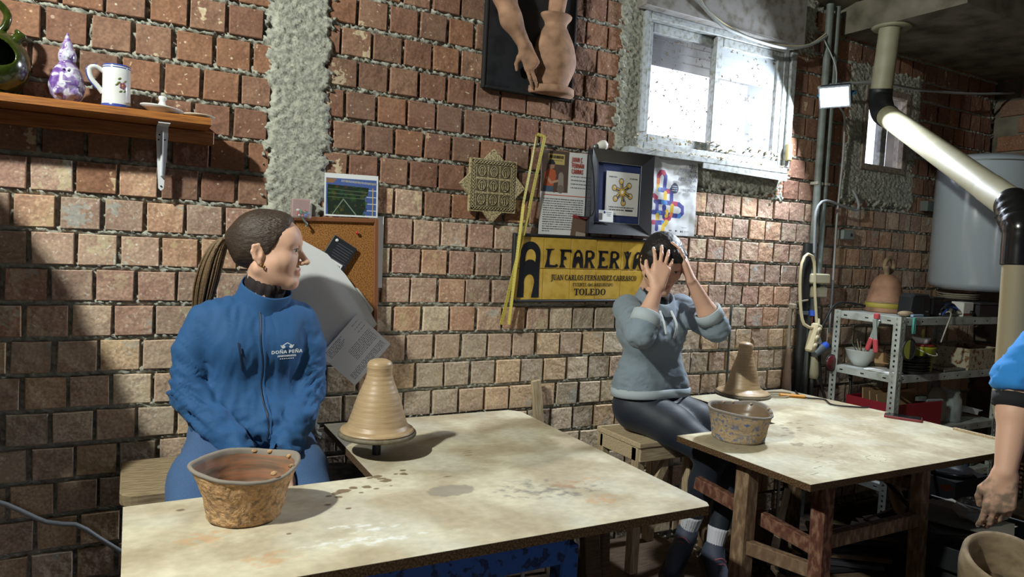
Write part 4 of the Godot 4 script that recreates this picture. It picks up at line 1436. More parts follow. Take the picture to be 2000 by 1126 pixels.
	hand_bones(HA, Transform3D(aim(Vector3(0.3, 0.7, 0.6), Vector3(-0.2, -0.9, 1)), Vector3(0.45, 0.765, 0.51)), [0.3, 0.3, 0.35, 0.4], 0.03, [Vector3(0.036, 0.045, -0.01), Vector3(0.044, 0.07, -0.016), Vector3(0.045, 0.09, -0.02)], 0.95, -1.0)
	var lip := func(p: Vector3) -> Color:
		var q := hx.affine_inverse() * p
		var t := smoothstep(0.013, 0.006, Vector2((q.y + 0.0665) * 0.8, q.z * 0.42).length()) * smoothstep(0.078, 0.082, q.x)
		return Color(1, 1, 1).lerp(Color(0.78, 0.5, 0.5), t)
	var body := put("body", skin_mesh([[H, hx], B, HA], null, lip, 1), skin_material(), who, off)
	var hair := hair_material("hair_brown", "#4b3d33")
	eye_parts(body, 1.0, hair)
	for c in body.get_children():
		c.transform = hx
	# hair
	var C := Field.new(Vector3(-0.14, -0.1, -0.11), Vector3(0.11, 0.15, 0.11), 0.0045)
	C.ell(Vector3(-0.016, 0.034, 0), Vector3(0.105, 0.092, 0.0815), Basis(), 0.02)
	C.cap(Vector3(-0.07, 0.0, 0), Vector3(-0.108, 0.03, 0), 0.05, 0.02, 0.04)
	C.cap(Vector3(0.035, 0.075, -0.02), Vector3(0.035, 0.075, 0.02), 0.035, 0.035, 0.03)
	C.clip_by(func(p: Vector3) -> float:
		var line := 0.066
		if p.y < 0.075:
			line = lerpf(0.062, 0.026, clampf((0.075 - p.y) / 0.06, 0.0, 1.0))
		if p.y < 0.015:
			line = lerpf(0.026, 0.004, clampf((0.015 - p.y) / 0.03, 0.0, 1.0))
		if p.y < -0.015:
			line = lerpf(0.004, -0.034, clampf((-0.015 - p.y) / 0.012, 0.0, 1.0))
		return maxf((p.x - line) * 0.8, -0.062 - p.y + 0.25 * (p.x + 0.03)))
	var strands := func(p: Vector3, n: Vector3) -> float:
		return 0.0016 * na.get_noise_3d(p.x * 14, p.y * 150, p.z * 150)
	put("hair", skin_mesh([C], strands, null, 1), hair, who, off * hx)
	part("hair_tie", Sh.new().lathe([Vector2(0.016, -0.008), Vector2(0.024, -0.004), Vector2(0.024, 0.004), Vector2(0.016, 0.008)], 18, Transform3D(aim(Vector3(1, 0.35, 0)) * Basis(Vector3.RIGHT, PI / 2), Vector3(-0.116, 0.034, 0))), M.black_matte, who, off * hx)
	var tail := Sh.new()
	var r := RandomNumberGenerator.new()
	r.seed = 31
	for i in 90:
		var a := r.randf() * TAU
		var q := sqrt(r.randf())
		var o := Vector3(cos(a) * q, 0, sin(a) * q)
		var tipl := r.randf_range(0.86, 1.06)
		var pts := []
		var line := [Vector3(-0.115, 0.034, 0), Vector3(-0.142, 0.025, 0.0), Vector3(-0.168, -0.03, -0.005), Vector3(-0.188, -0.105, -0.012), Vector3(-0.205, -0.19, -0.02)]
		var wid := [0.012, 0.024, 0.036, 0.04, 0.03]
		for k in 5:
			var w: float = wid[k]
			var v: Vector3 = line[k]
			if k == 4:
				v = line[3].lerp(line[4], tipl)
			pts.append(v + Vector3(o.x * w, o.x * w * 0.35, o.z * w * 0.75))
		var rr := []
		for k in 11:
			rr.append(lerpf(0.0055, 0.0012, k / 10.0))
		tail.tube(curve(pts, 10), rr, 5, false)
	part("ponytail", tail, hair_material("hair_fair", "#8c7455"), who, off * hx)
	var er := Sh.new().tube(curve([Vector3(-0.008, -0.04, 0.075), Vector3(-0.013, -0.046, 0.078), Vector3(-0.008, -0.052, 0.077), Vector3(-0.003, -0.046, 0.074)], 10), 0.0018, 6)
	part("earring", er, mat("brass", "#8a6a32", 0.35, {"metal": 0.9}), who, off * hx)

func seated_in_grey() -> void:
	var base := Vector3(2.06, 0, 0.3)
	var who := thing("person", "person in a grey sweatshirt and black leggings with both hands raised to the forehead", "person", base)
	var off := Transform3D(Basis(), -base)
	var fw := Vector3(-0.3, -0.42, 0.86).normalized()
	var hz := fw.cross(Vector3.UP).normalized()
	var hx := Transform3D(Basis(fw, hz.cross(fw), hz), Vector3(1.995, 1.415, 0.375))
	var na := noise(1.0, 2, 111)
	var nb := noise(1.0, 2, 112)
	var SL := Vector3(1.885, 1.215, 0.3)
	var EL := Vector3(1.765, 1.145, 0.54)
	var WL := Vector3(1.848, 1.315, 0.52)
	var SR := Vector3(2.195, 1.22, 0.28)
	var ER := Vector3(2.2, 1.155, 0.5)
	var WR := Vector3(2.06, 1.345, 0.485)
	var G := Field.new(Vector3(1.66, 0.76, 0.08), Vector3(2.36, 1.4, 0.66), 0.0095)
	G.cap(Vector3(1.965, 1.13, 0.29), Vector3(2.115, 1.13, 0.275), 0.1, 0.1, 0.04)
	G.cap(Vector3(1.92, 1.185, 0.295), Vector3(2.04, 1.21, 0.285), 0.055, 0.055, 0.05)
	G.cap(Vector3(2.16, 1.19, 0.28), Vector3(2.04, 1.21, 0.285), 0.055, 0.055, 0.05)
	G.cap(Vector3(1.965, 1.08, 0.34), Vector3(2.085, 1.08, 0.33), 0.065, 0.065, 0.05)
	G.cap(Vector3(1.995, 0.96, 0.28), Vector3(2.115, 0.96, 0.275), 0.092, 0.092, 0.06)
	G.cap(Vector3(1.99, 0.865, 0.275), Vector3(2.135, 0.865, 0.27), 0.108, 0.108, 0.05)
	G.clip(Vector3(2.06, 0.838, 0.28), Vector3(0, -1, 0.12), 0.3)
	var cl := EL.lerp(WL, 0.42)
	var cr := ER.lerp(WR, 0.36)
	G.chain([SL, SL.lerp(EL, 0.5), EL, cl], [0.06, 0.057, 0.053, 0.048], 0.013)
	G.chain([SR, SR.lerp(ER, 0.5), ER, cr], [0.06, 0.057, 0.053, 0.048], 0.013)
	G.clip(cl, WL - EL, 0.075)
	G.clip(cr, WR - ER, 0.075)
	var folds := func(p: Vector3, n: Vector3) -> float:
		var a := 1.0 - 2.2 * absf(na.get_noise_3d(p.x * 9 + p.y * 8, p.y * 18 - p.x * 6, p.z * 18))
		var b := 1.0 - 2.2 * absf(nb.get_noise_3d(p.x * 7, p.y * 19 + p.x * 9, p.z * 10))
		var arm := smoothstep(0.36, 0.42, p.z)
		return 0.006 * arm * a + (1.0 - arm) * (0.003 + 0.005 * smoothstep(1.02, 0.9, p.y)) * b
	var heather := cloth("heather_grey", "#93a0ab", [[0.0, "#8f959b"], [0.5, "#dfe3e6"], [1.0, "#ffffff"]], 22.0, 0.95, 0.35)
	var shirt := put("sweatshirt", skin_mesh([G], folds), heather, who, off)
	# turned-up cuffs, hem band, shawl collar, cords
	for q in [[cl, (WL - EL).normalized()], [cr, (WR - ER).normalized()]]:
		part("cuff", Sh.new().lathe([Vector2(0.05, -0.04), Vector2(0.059, -0.037), Vector2(0.058, 0.006), Vector2(0.054, 0.009), Vector2(0.048, 0.004), Vector2(0.046, -0.02)], 28, Transform3D(aim(q[1]) * Basis(Vector3.RIGHT, PI / 2), q[0])), mat("cuff_grey", "#a9b4bb", 0.95), shirt)
	var hw := func(r: float, y: float, a: float) -> Vector2:
		return Vector2(0.001 + r * sqrt(pow(1.0 * cos(a), 2) + pow(0.64 * sin(a), 2)), y + 0.012 * sin(a))
	part("hem_band", Sh.new().lathe([Vector2(0.178, -0.016), Vector2(0.186, -0.012), Vector2(0.188, 0.018), Vector2(0.18, 0.022)], 44, Transform3D(Basis(), Vector3(2.062, 0.848, 0.277)), hw), M.cuff_grey, shirt)
	var cw := func(r: float, y: float, a: float) -> Vector2:
		return Vector2(r + 0.006 * sin(a * 3 + 1) * (y + 0.02) * 8, y - 0.03 * maxf(0, sin(a)) * (y / 0.06))
	part("collar", Sh.new().lathe([Vector2(0.1, -0.03), Vector2(0.095, 0.0), Vector2(0.085, 0.03), Vector2(0.078, 0.052), Vector2(0.072, 0.056), Vector2(0.066, 0.045), Vector2(0.066, 0.0)], 36, Transform3D(Basis(Vector3.RIGHT, 0.3), Vector3(2.03, 1.235, 0.3)), cw), heather, shirt)
	for q in [[Vector3(1.99, 1.215, 0.385), Vector3(1.985, 1.17, 0.42), Vector3(1.992, 1.125, 0.43)], [Vector3(2.05, 1.215, 0.385), Vector3(2.055, 1.16, 0.42), Vector3(2.04, 1.105, 0.425)]]:
		part("drawstring", Sh.new().tube(curve(q, 8), 0.0048, 6), mat("cord_white", "#cfd3d6", 0.9), shirt)
	part("undershirt", Sh.new().lathe([Vector2(0.062, 0.0), Vector2(0.058, 0.03), Vector2(0.056, 0.05), Vector2(0.05, 0.05)], 28, Transform3D(Basis(Vector3.RIGHT, 0.3), Vector3(2.022, 1.245, 0.305))), M.black_matte, who, off)
	# leggings
	var KA := Vector3(2.13, 0.66, 0.6)
	var AA := Vector3(2.125, 0.32, 0.5)
	var KB := Vector3(2.3, 0.665, 0.56)
	var AB := Vector3(2.2, 0.27, 0.58)
	var L := Field.new(Vector3(1.86, 0.2, 0.1), Vector3(2.44, 0.96, 0.74), 0.0115)
	L.cap(Vector3(2.0, 0.79, 0.265), Vector3(2.12, 0.79, 0.26), 0.106, 0.106, 0.04)
	L.chain([Vector3(1.995, 0.785, 0.28), Vector3(2.055, 0.735, 0.43), KA, KA.lerp(AA, 0.4), AA], [0.1, 0.085, 0.062, 0.056, 0.036], 0.03)
	L.chain([Vector3(2.13, 0.785, 0.28), Vector3(2.21, 0.735, 0.42), KB, KB.lerp(AB, 0.4), AB], [0.098, 0.085, 0.062, 0.056, 0.036], 0.025)
	put("leggings", skin_mesh([L]), mat("leggings_black", "#1d2430", 0.6, {"rim": 0.35}), who, off)
	# socks and shoes
	for q in [[AA, KA, Vector3(-0.75, -0.38, 0.42)], [AB, KB, Vector3(-0.35, -0.42, 0.75)]]:
		var ax: Vector3 = (q[1] - q[0]).normalized()
		var S := Sh.new()
		var rib := func(r: float, y: float, a: float) -> Vector2:
			return Vector2(r + 0.0012 * sin(a * 22), y)
		S.lathe([Vector2(0.032, -0.04), Vector2(0.036, 0.0), Vector2(0.041, 0.05), Vector2(0.043, 0.062), Vector2(0.038, 0.064)], 66, Transform3D(Basis(Quaternion(Vector3.UP, ax)), q[0]), rib)
		part("sock", S, mat("sock_white", "#c9cbd4", 0.95), who, off)
		var heel: Vector3 = q[0] - ax * 0.06
		var fd: Vector3 = Vector3(q[2]).normalized()
		var toe: Vector3 = heel + fd * 0.19
		var F := Field.new(heel.min(toe) - Vector3(0.09, 0.09, 0.09), heel.max(toe) + Vector3(0.09, 0.12, 0.09), 0.008)
		F.cap(heel + ax * 0.035, heel - fd * 0.015, 0.04, 0.038, 0.02)
		F.cap(heel, heel + fd * 0.11, 0.038, 0.034, 0.03)
		F.cap(heel + fd * 0.1, toe, 0.038, 0.028, 0.03)
		F.cap(heel + ax * 0.03, heel + fd * 0.09 + ax * 0.01, 0.036, 0.028, 0.02)
		var shoe := put("shoe", skin_mesh([F]), mat("shoe_blue", "#3b4254", 0.7), who, off)
		var sdir := (ax - fd * ax.dot(fd)).normalized()
		var sole := Sh.new()
		sole.prism(round_rect(0.085, 0.275, 0.04), -0.011, 0.011, Transform3D(Basis(sdir.cross(fd).normalized() * -1.0, fd, sdir.normalized() * 1.0).orthonormalized(), heel + fd * 0.09 - sdir * 0.034), 0.004)
		part("sole", sole, mat("shoe_sole", "#4a4743", 0.8), shoe)
		for i in 4:
			var c: Vector3 = heel + fd * (0.05 + 0.022 * i) + sdir * (0.05 - 0.006 * i)
			var sd := sdir.cross(fd).normalized()
			part("lace", Sh.new().tube(curve([c - sd * 0.026 - sdir * 0.012, c + sdir * 0.004, c + sd * 0.026 - sdir * 0.012], 6), 0.0032, 5), mat("lace_pink", "#9c5c6b", 0.9), shoe)
	# skin
	var H := head_field(0.0036, 0.0)
	H.cap(Vector3(-0.07, -0.19, 0.0), Vector3(-0.03, -0.07, 0), 0.048, 0.046, 0.03)
	var B := Field.new(Vector3(1.7, 0.2, 0.1), Vector3(2.36, 1.33, 0.7), 0.016)
	B.cap(Vector3(2.03, 1.2, 0.285), Vector3(2.02, 1.29, 0.31), 0.055, 0.045).cap(Vector3(1.96, 1.13, 0.285), Vector3(2.11, 1.13, 0.28), 0.07, 0.07, 0.04).cap(Vector3(2.02, 0.96, 0.28), Vector3(2.09, 0.96, 0.275), 0.07, 0.07, 0.06).cap(Vector3(2.0, 0.81, 0.27), Vector3(2.12, 0.81, 0.265), 0.085, 0.085, 0.06)
	B.chain([SL, EL], [0.04, 0.036]).chain([SR, ER], [0.04, 0.036])
	B.chain([Vector3(2.0, 0.785, 0.28), KA, AA], [0.07, 0.045, 0.028], 0.03).chain([Vector3(2.13, 0.785, 0.28), KB, AB], [0.07, 0.045, 0.028], 0.03)
	var A := Field.new(Vector3(1.68, 1.08, 0.38), Vector3(2.28, 1.56, 0.62), 0.0042)
	A.chain([EL, EL.lerp(WL, 0.35), WL], [0.037, 0.039, 0.0235], 0.02)
	A.chain([ER, ER.lerp(WR, 0.35), WR], [0.037, 0.039, 0.0235], 0.02)
	var dl := Vector3(0.34, 0.9, -0.16).normalized()
	var zl := Vector3(-0.45, 0.3, 0.84)
	zl = (zl - dl * zl.dot(dl)).normalized()
	var tl := hand_bones(A, Transform3D(Basis(dl.cross(zl), dl, zl), WL + dl * 0.012), [[0.15, 0.35, 0.25], [0.12, 0.3, 0.25], [0.15, 0.3, 0.25], [0.25, 0.35, 0.3]], 0.16, [Vector3(0.045, 0.045, -0.004), Vector3(0.06, 0.068, -0.004), Vector3(0.066, 0.092, -0.004)], 0.98, -1.0)
	var dr := Vector3(-0.36, 0.88, -0.12).normalized()
	var zr := Vector3(0.62, 0.25, 0.72)
	zr = (zr - dr * zr.dot(dr)).normalized()
	var tr := hand_bones(A, Transform3D(Basis(dr.cross(zr), dr, zr), WR + dr * 0.012), [[0.7, 0.5, 0.3], [0.45, 0.45, 0.3], [0.1, 0.25, 0.2], [-0.1, 0.15, 0.1]], 0.14, [Vector3(0.04, 0.04, -0.02), Vector3(0.045, 0.06, -0.034), Vector3(0.04, 0.08, -0.046)], 0.98)
	var lip := func(p: Vector3) -> Color:
		var q := hx.affine_inverse() * p
		var t := smoothstep(0.013, 0.006, Vector2((q.y + 0.0665) * 0.8, q.z * 0.42).length()) * smoothstep(0.078, 0.082, q.x)
		return Color(1, 1, 1).lerp(Color(0.75, 0.5, 0.5), t)
	var body := put("body", skin_mesh([[H, hx], B, A], null, lip, 1), skin_material(), who, off)
	var black := hair_material("hair_black", "#1d1816")
	eye_parts(body, 1.0, black)
	eye_parts(body, -1.0, black)
	for c in body.get_children():
		c.transform = hx
	for t in tl + tr:
		var nl := Sh.new()
		nl.ball(Vector3.ZERO, Vector3(0.0048, 0.0062, 0.0016), 8)
		part("fingernail", nl, mat("nail_white", "#efe9e4", 0.3), body, Transform3D(Basis(t[1].cross(t[2]).normalized(), t[1], t[2]).orthonormalized(), t[0] + t[2] * 0.0058))
	var C := Field.new(Vector3(-0.14, -0.14, -0.12), Vector3(0.12, 0.15, 0.12), 0.005)
	C.ell(Vector3(-0.014, 0.032, 0), Vector3(0.108, 0.096, 0.085), Basis(), 0.02)
	C.cap(Vector3(-0.06, -0.03, 0.03), Vector3(-0.06, -0.03, -0.03), 0.05, 0.05, 0.04)
	C.cap(Vector3(0.07, 0.06, -0.03), Vector3(0.07, 0.06, 0.03), 0.03, 0.03, 0.02)
	for sd in [-1.0, 1.0]:
		C.cap(Vector3(0.02, 0.05, 0.075 * sd), Vector3(0.035, -0.045, 0.07 * sd), 0.016, 0.008, 0.015)
	C.clip_by(func(p: Vector3) -> float:
		var line := 0.1
		if p.y < 0.045:
			line = lerpf(0.085, 0.045, clampf((0.045 - p.y) / 0.03, 0.0, 1.0))
		if p.y < -0.03 and absf(p.z) < 0.06:
			line = -0.02
		return maxf((p.x - line) * 0.8, -0.085 - p.y))
	var strands := func(p: Vector3, n: Vector3) -> float:
		return 0.002 * na.get_noise_3d(p.x * 20, p.y * 110, p.z * 110)
	put("hair", skin_mesh([C], strands), black, who, off * hx)

func standing_potter() -> void:
	var base := Vector3(2.62, 0, 1.72)
	var who := thing("person", "person in a bright blue top reaching down with a clay-covered hand beside the far table", "person", base)
	var off := Transform3D(Basis(), -base)
	var SH := Vector3(2.56, 1.42, 1.66)
	var EL := Vector3(2.385, 1.13, 1.56)
	var W := Vector3(2.3, 0.87, 1.585)
	var F := Field.new(Vector3(2.2, 0.66, 1.44), Vector3(2.5, 1.24, 1.74), 0.005)
	F.chain([EL + Vector3(0.03, 0.06, 0.01), EL, EL.lerp(W, 0.35), W], [0.045, 0.046, 0.045, 0.029], 0.02)
	var d := Vector3(-0.1, -0.97, -0.02).normalized()
	var z := Vector3(-0.72, 0.05, 0.55)
	z = (z - d * z.dot(d)).normalized()
	var tips := hand_bones(F, Transform3D(Basis(d.cross(z), d, z), W + d * 0.012), [[0.35, 0.4, 0.3], [0.45, 0.5, 0.35], [0.6, 0.6, 0.4], [0.7, 0.6, 0.4]], 0.02, [Vector3(0.04, 0.05, -0.016), Vector3(0.042, 0.075, -0.03), Vector3(0.036, 0.097, -0.036)], 1.12)
	var nz := noise(22.0, 3, 121)
	var mud := func(p: Vector3) -> Color:
		var t := smoothstep(0.845, 0.805, p.y + 0.05 * nz.get_noise_3dv(p)) * clampf(0.75 + nz.get_noise_3dv(p * 2.0), 0.0, 1.0)
		return Color(1, 1, 1).lerp(Color(0.34, 0.4, 0.4), t)
	var B := Field.new(Vector3(2.3, 0.02, 1.5), Vector3(3.1, 1.95, 2.1), 0.022)
	B.cap(Vector3(2.62, 1.35, 1.75), Vector3(2.85, 1.35, 1.8), 0.1, 0.1, 0.04).cap(Vector3(2.66, 1.0, 1.76), Vector3(2.8, 1.0, 1.8), 0.11, 0.11, 0.06)
	B.chain([Vector3(2.66, 0.92, 1.76), Vector3(2.65, 0.5, 1.74), Vector3(2.65, 0.1, 1.78)], [0.08, 0.055, 0.04], 0.04).chain([Vector3(2.8, 0.92, 1.8), Vector3(2.82, 0.5, 1.8), Vector3(2.84, 0.1, 1.85)], [0.08, 0.055, 0.04], 0.04)
	B.cap(Vector3(2.72, 1.45, 1.78), Vector3(2.7, 1.62, 1.74), 0.055, 0.05).ell(Vector3(2.68, 1.7, 1.72), Vector3(0.085, 0.115, 0.095), Basis(), 0.03).cap(SH, EL, 0.045, 0.042)
	var body := put("body", skin_mesh([F, B], null, mud), skin_material(), who, off)
	for t in tips:
		part("fingernail", Sh.new().ball(Vector3.ZERO, Vector3(0.005, 0.0066, 0.0016), 8), mat("nail_muddy", "#8d7d6c", 0.6), body, Transform3D(Basis(t[1].cross(t[2]).normalized(), t[1], t[2]).orthonormalized(), t[0] + t[2] * 0.0066))
	var T_ := Field.new(Vector3(2.25, 0.7, 1.4), Vector3(3.15, 1.6, 2.15), 0.015)
	T_.cap(Vector3(2.62, 1.36, 1.75), Vector3(2.86, 1.36, 1.8), 0.12, 0.12, 0.04).cap(Vector3(2.66, 1.0, 1.76), Vector3(2.82, 1.0, 1.8), 0.14, 0.14, 0.08).cap(SH, EL, 0.075, 0.068, 0.03).cap(EL, EL.lerp(W, 0.14), 0.068, 0.06, 0.02)
	T_.clip(EL.lerp(W, 0.12), W - EL, 0.12)
	T_.clip(Vector3(2.72, 0.88, 1.78), Vector3(0, -1, 0), 0.3)
	var na := noise(1.0, 2, 122)
	var fold := func(p: Vector3, n: Vector3) -> float:
		return 0.009 * (1.0 - 2.0 * absf(na.get_noise_3d(p.x * 8, p.y * 22, p.z * 8)))
	var top := put("fleece_top", skin_mesh([T_], fold), mat("fleece_blue", "#2f83cf", 0.95, {"rim": 0.4}), who, off)
	part("cuff", Sh.new().lathe([Vector2(0.05, -0.04), Vector2(0.062, -0.036), Vector2(0.064, 0.0), Vector2(0.05, 0.004)], 28, Transform3D(Basis(Quaternion(Vector3.UP, (EL - W).normalized())), EL.lerp(W, 0.17))), mat("cuff_black", "#15161a", 0.9), top)
	var P_ := Field.new(Vector3(2.45, 0.02, 1.5), Vector3(3.05, 1.05, 2.1), 0.022)
	P_.cap(Vector3(2.66, 0.94, 1.76), Vector3(2.8, 0.94, 1.8), 0.12, 0.12, 0.04).chain([Vector3(2.66, 0.9, 1.76), Vector3(2.65, 0.5, 1.74), Vector3(2.65, 0.1, 1.78)], [0.1, 0.08, 0.065], 0.04).chain([Vector3(2.8, 0.9, 1.8), Vector3(2.82, 0.5, 1.8), Vector3(2.84, 0.1, 1.85)], [0.1, 0.08, 0.065], 0.04)
	put("trousers", skin_mesh([P_]), mat("trousers_dark", "#33343a", 0.9), who, off)
	for q in [Vector3(2.64, 0.05, 1.74), Vector3(2.83, 0.05, 1.82)]:
		var S := Field.new(q - Vector3(0.16, 0.08, 0.16), q + Vector3(0.1, 0.12, 0.1), 0.014)
		S.cap(q, q + Vector3(-0.06, -0.01, -0.1), 0.045, 0.04)
		put("shoe", skin_mesh([S]), M.shoe_dark, who, off)

# ---------------------------------------------------------------- windows
func bar(s: Sh, x0: float, x1: float, y0: float, y1: float, z0: float, z1: float, bev := 0.003) -> void:
	s.box(Vector3((x0 + x1) / 2, (y0 + y1) / 2, (z0 + z1) / 2), Vector3(x1 - x0, y1 - y0, z1 - z0), Basis(), bev)

func frame_of(x0: float, x1: float, y0: float, y1: float, w: float, z0: float, z1: float) -> Sh:
	var s := Sh.new()
	bar(s, x0, x0 + w, y0, y1, z0, z1)
	bar(s, x1 - w, x1, y0, y1, z0, z1)
	bar(s, x0 + w, x1 - w, y0, y0 + w, z0, z1)
	bar(s, x0 + w, x1 - w, y1 - w, y1, z0, z1)
	return s

func build_windows() -> void:
	var alu := mat("window_alu", Color("#a2a8ac"), 0.5, {"tex": ntex("t_grime_w", 512, 0.02, [[0.0, "#a59d8c"], [0.3, "#d5d0c5"], [0.5, "#efeeeb"], [1.0, "#ffffff"]], 5, 131), "tri": 2.5, "world": true})
	var glass := mat("pane_glass", Color(0.93, 0.95, 1.0), 0.08, {"alpha": 0.08})
	var hazy := mat("pane_hazy", Color(0.8, 0.83, 0.86), 0.5, {"alpha": 0.28})
	var w1 := structure("window_1")
	part("frame", frame_of(2.11, 3.08, 1.935, 2.565, 0.034, -0.045, 0.022), alu, w1)
	var a := part("sash", frame_of(2.146, 2.625, 1.97, 2.53, 0.045, -0.04, -0.014), alu, w1)
	var b := part("sash", frame_of(2.565, 3.046, 1.97, 2.53, 0.045, -0.01, 0.016), alu, w1)
	part("pane", Sh.new().box(Vector3(2.3855, 2.25, -0.027), Vector3(0.39, 0.47, 0.003)), glass, a)
	part("pane", Sh.new().box(Vector3(2.8055, 2.25, 0.003), Vector3(0.392, 0.47, 0.003)), glass, b)
	part("dust_film", Sh.new().box(Vector3(2.8055, 2.41, 0.0052), Vector3(0.39, 0.15, 0.0006)), hazy, b)
	var r := RandomNumberGenerator.new()
	r.seed = 17
	var spots := Sh.new()
	for i in 150:
		var left := r.randf() < 0.55
		var x := r.randf_range(2.2, 2.57) if left else r.randf_range(2.62, 2.99)
		var y := 2.03 + 0.46 * pow(r.randf(), 0.8)
		var c := Vector3(x, y, -0.0245 if left else 0.0065)
		var n := 1 + r.randi() % 4
		for k in n:
			spots.ball(c + Vector3(r.randf_range(-0.006, 0.006), r.randf_range(-0.008, 0.008), 0), Vector3(r.randf_range(0.001, 0.0045), r.randf_range(0.001, 0.006), 0.0008), 6, Basis(Vector3.BACK, r.randf() * 3))
	tag(part("grime_specks", spots, mat("grime", "#6b5f4d", 0.95), w1), "specks of dirt and dead insects stuck to the panes", "", "", "stuff")
	var deb := Sh.new()
	for i in 220:
		var x := r.randf_range(2.08, 3.08)
		var onsill := r.randf() < 0.7
		var p := Vector3(x, 1.938 if onsill else r.randf_range(1.975, 2.02), r.randf_range(0.0, 0.05) if onsill else 0.02)
		if r.randf() < 0.5:
			deb.tube([p, p + Vector3(r.randf_range(-0.03, 0.03), r.randf_range(-0.012, 0.012), r.randf_range(-0.01, 0.02))], r.randf_range(0.0008, 0.002), 4)
		else:
			deb.ball(p, Vector3(r.randf_range(0.003, 0.012), r.randf_range(0.002, 0.007), r.randf_range(0.003, 0.008)), 6, Basis(Vector3.UP, r.randf() * 3))
	tag(part("sill_litter", deb, mat("litter", "#b3a68a", 0.95), w1), "straw, dust and plaster crumbs lying on the sill", "", "", "stuff")
	var sill := part("sill", Sh.new().box(Vector3(2.565, 1.92, 0.012), Vector3(1.06, 0.03, 0.075), Basis(), 0.003), alu, w1)
	part("bent_strip", Sh.new().box(Vector3(2.8, 1.893, 0.045), Vector3(0.6, 0.04, 0.006), Basis(Vector3.BACK, -0.02)), alu, w1)
	var box := part("shutter_box", Sh.new().box(Vector3(2.6, 2.69, 0.02), Vector3(1.06, 0.25, 0.1), Basis(), 0.004), mat("box_paint", Color("#8f8d8d"), 0.7, {"tex": ntex("t_grime_w", 512, 0.02, []), "tri": 1.2, "world": true}), w1)
	part("side_post", Sh.new().box(Vector3(3.105, 2.24, 0.01), Vector3(0.04, 0.6, 0.05), Basis(), 0.003), alu, w1)
	part("latch", Sh.new().box(Vector3(3.1, 2.02, 0.045), Vector3(0.035, 0.09, 0.02), Basis(), 0.004), mat("latch_brass", "#a08f5f", 0.5), w1)
	for i in 5:
		part("shutter_slat", Sh.new().box(Vector3(2.595, 2.555 - 0.042 * i, -0.115), Vector3(0.97, 0.04, 0.012), Basis(Vector3.RIGHT, 0.12), 0.004), mat("shutter_slat", "#8d8a86", 0.6), w1)
	part("outer_jamb", Sh.new().box(Vector3(3.02, 2.25, -0.17), Vector3(0.12, 0.63, 0.06)), mat("outer_plaster", "#cfd2dc", 0.9), w1)
	# second window
	var w2 := structure("window_2")
	var brown := mat("window_brown", Color("#8f8378"), 0.7, {"tex": ntex("t_grime_w", 512, 0.02, []), "tri": 3.0, "world": true})
	part("frame", frame_of(3.75, 4.17, 2.0, 2.48, 0.035, -0.05, 0.012), brown, w2)
	var m2 := part("mullion", Sh.new().box(Vector3(3.955, 2.24, -0.02), Vector3(0.05, 0.42, 0.045), Basis(), 0.003), alu, w2)
	part("pane", Sh.new().box(Vector3(3.857, 2.24, -0.022), Vector3(0.148, 0.41, 0.003)), glass, w2)
	part("pane", Sh.new().box(Vector3(4.057, 2.24, -0.022), Vector3(0.154, 0.41, 0.003)), glass, w2)

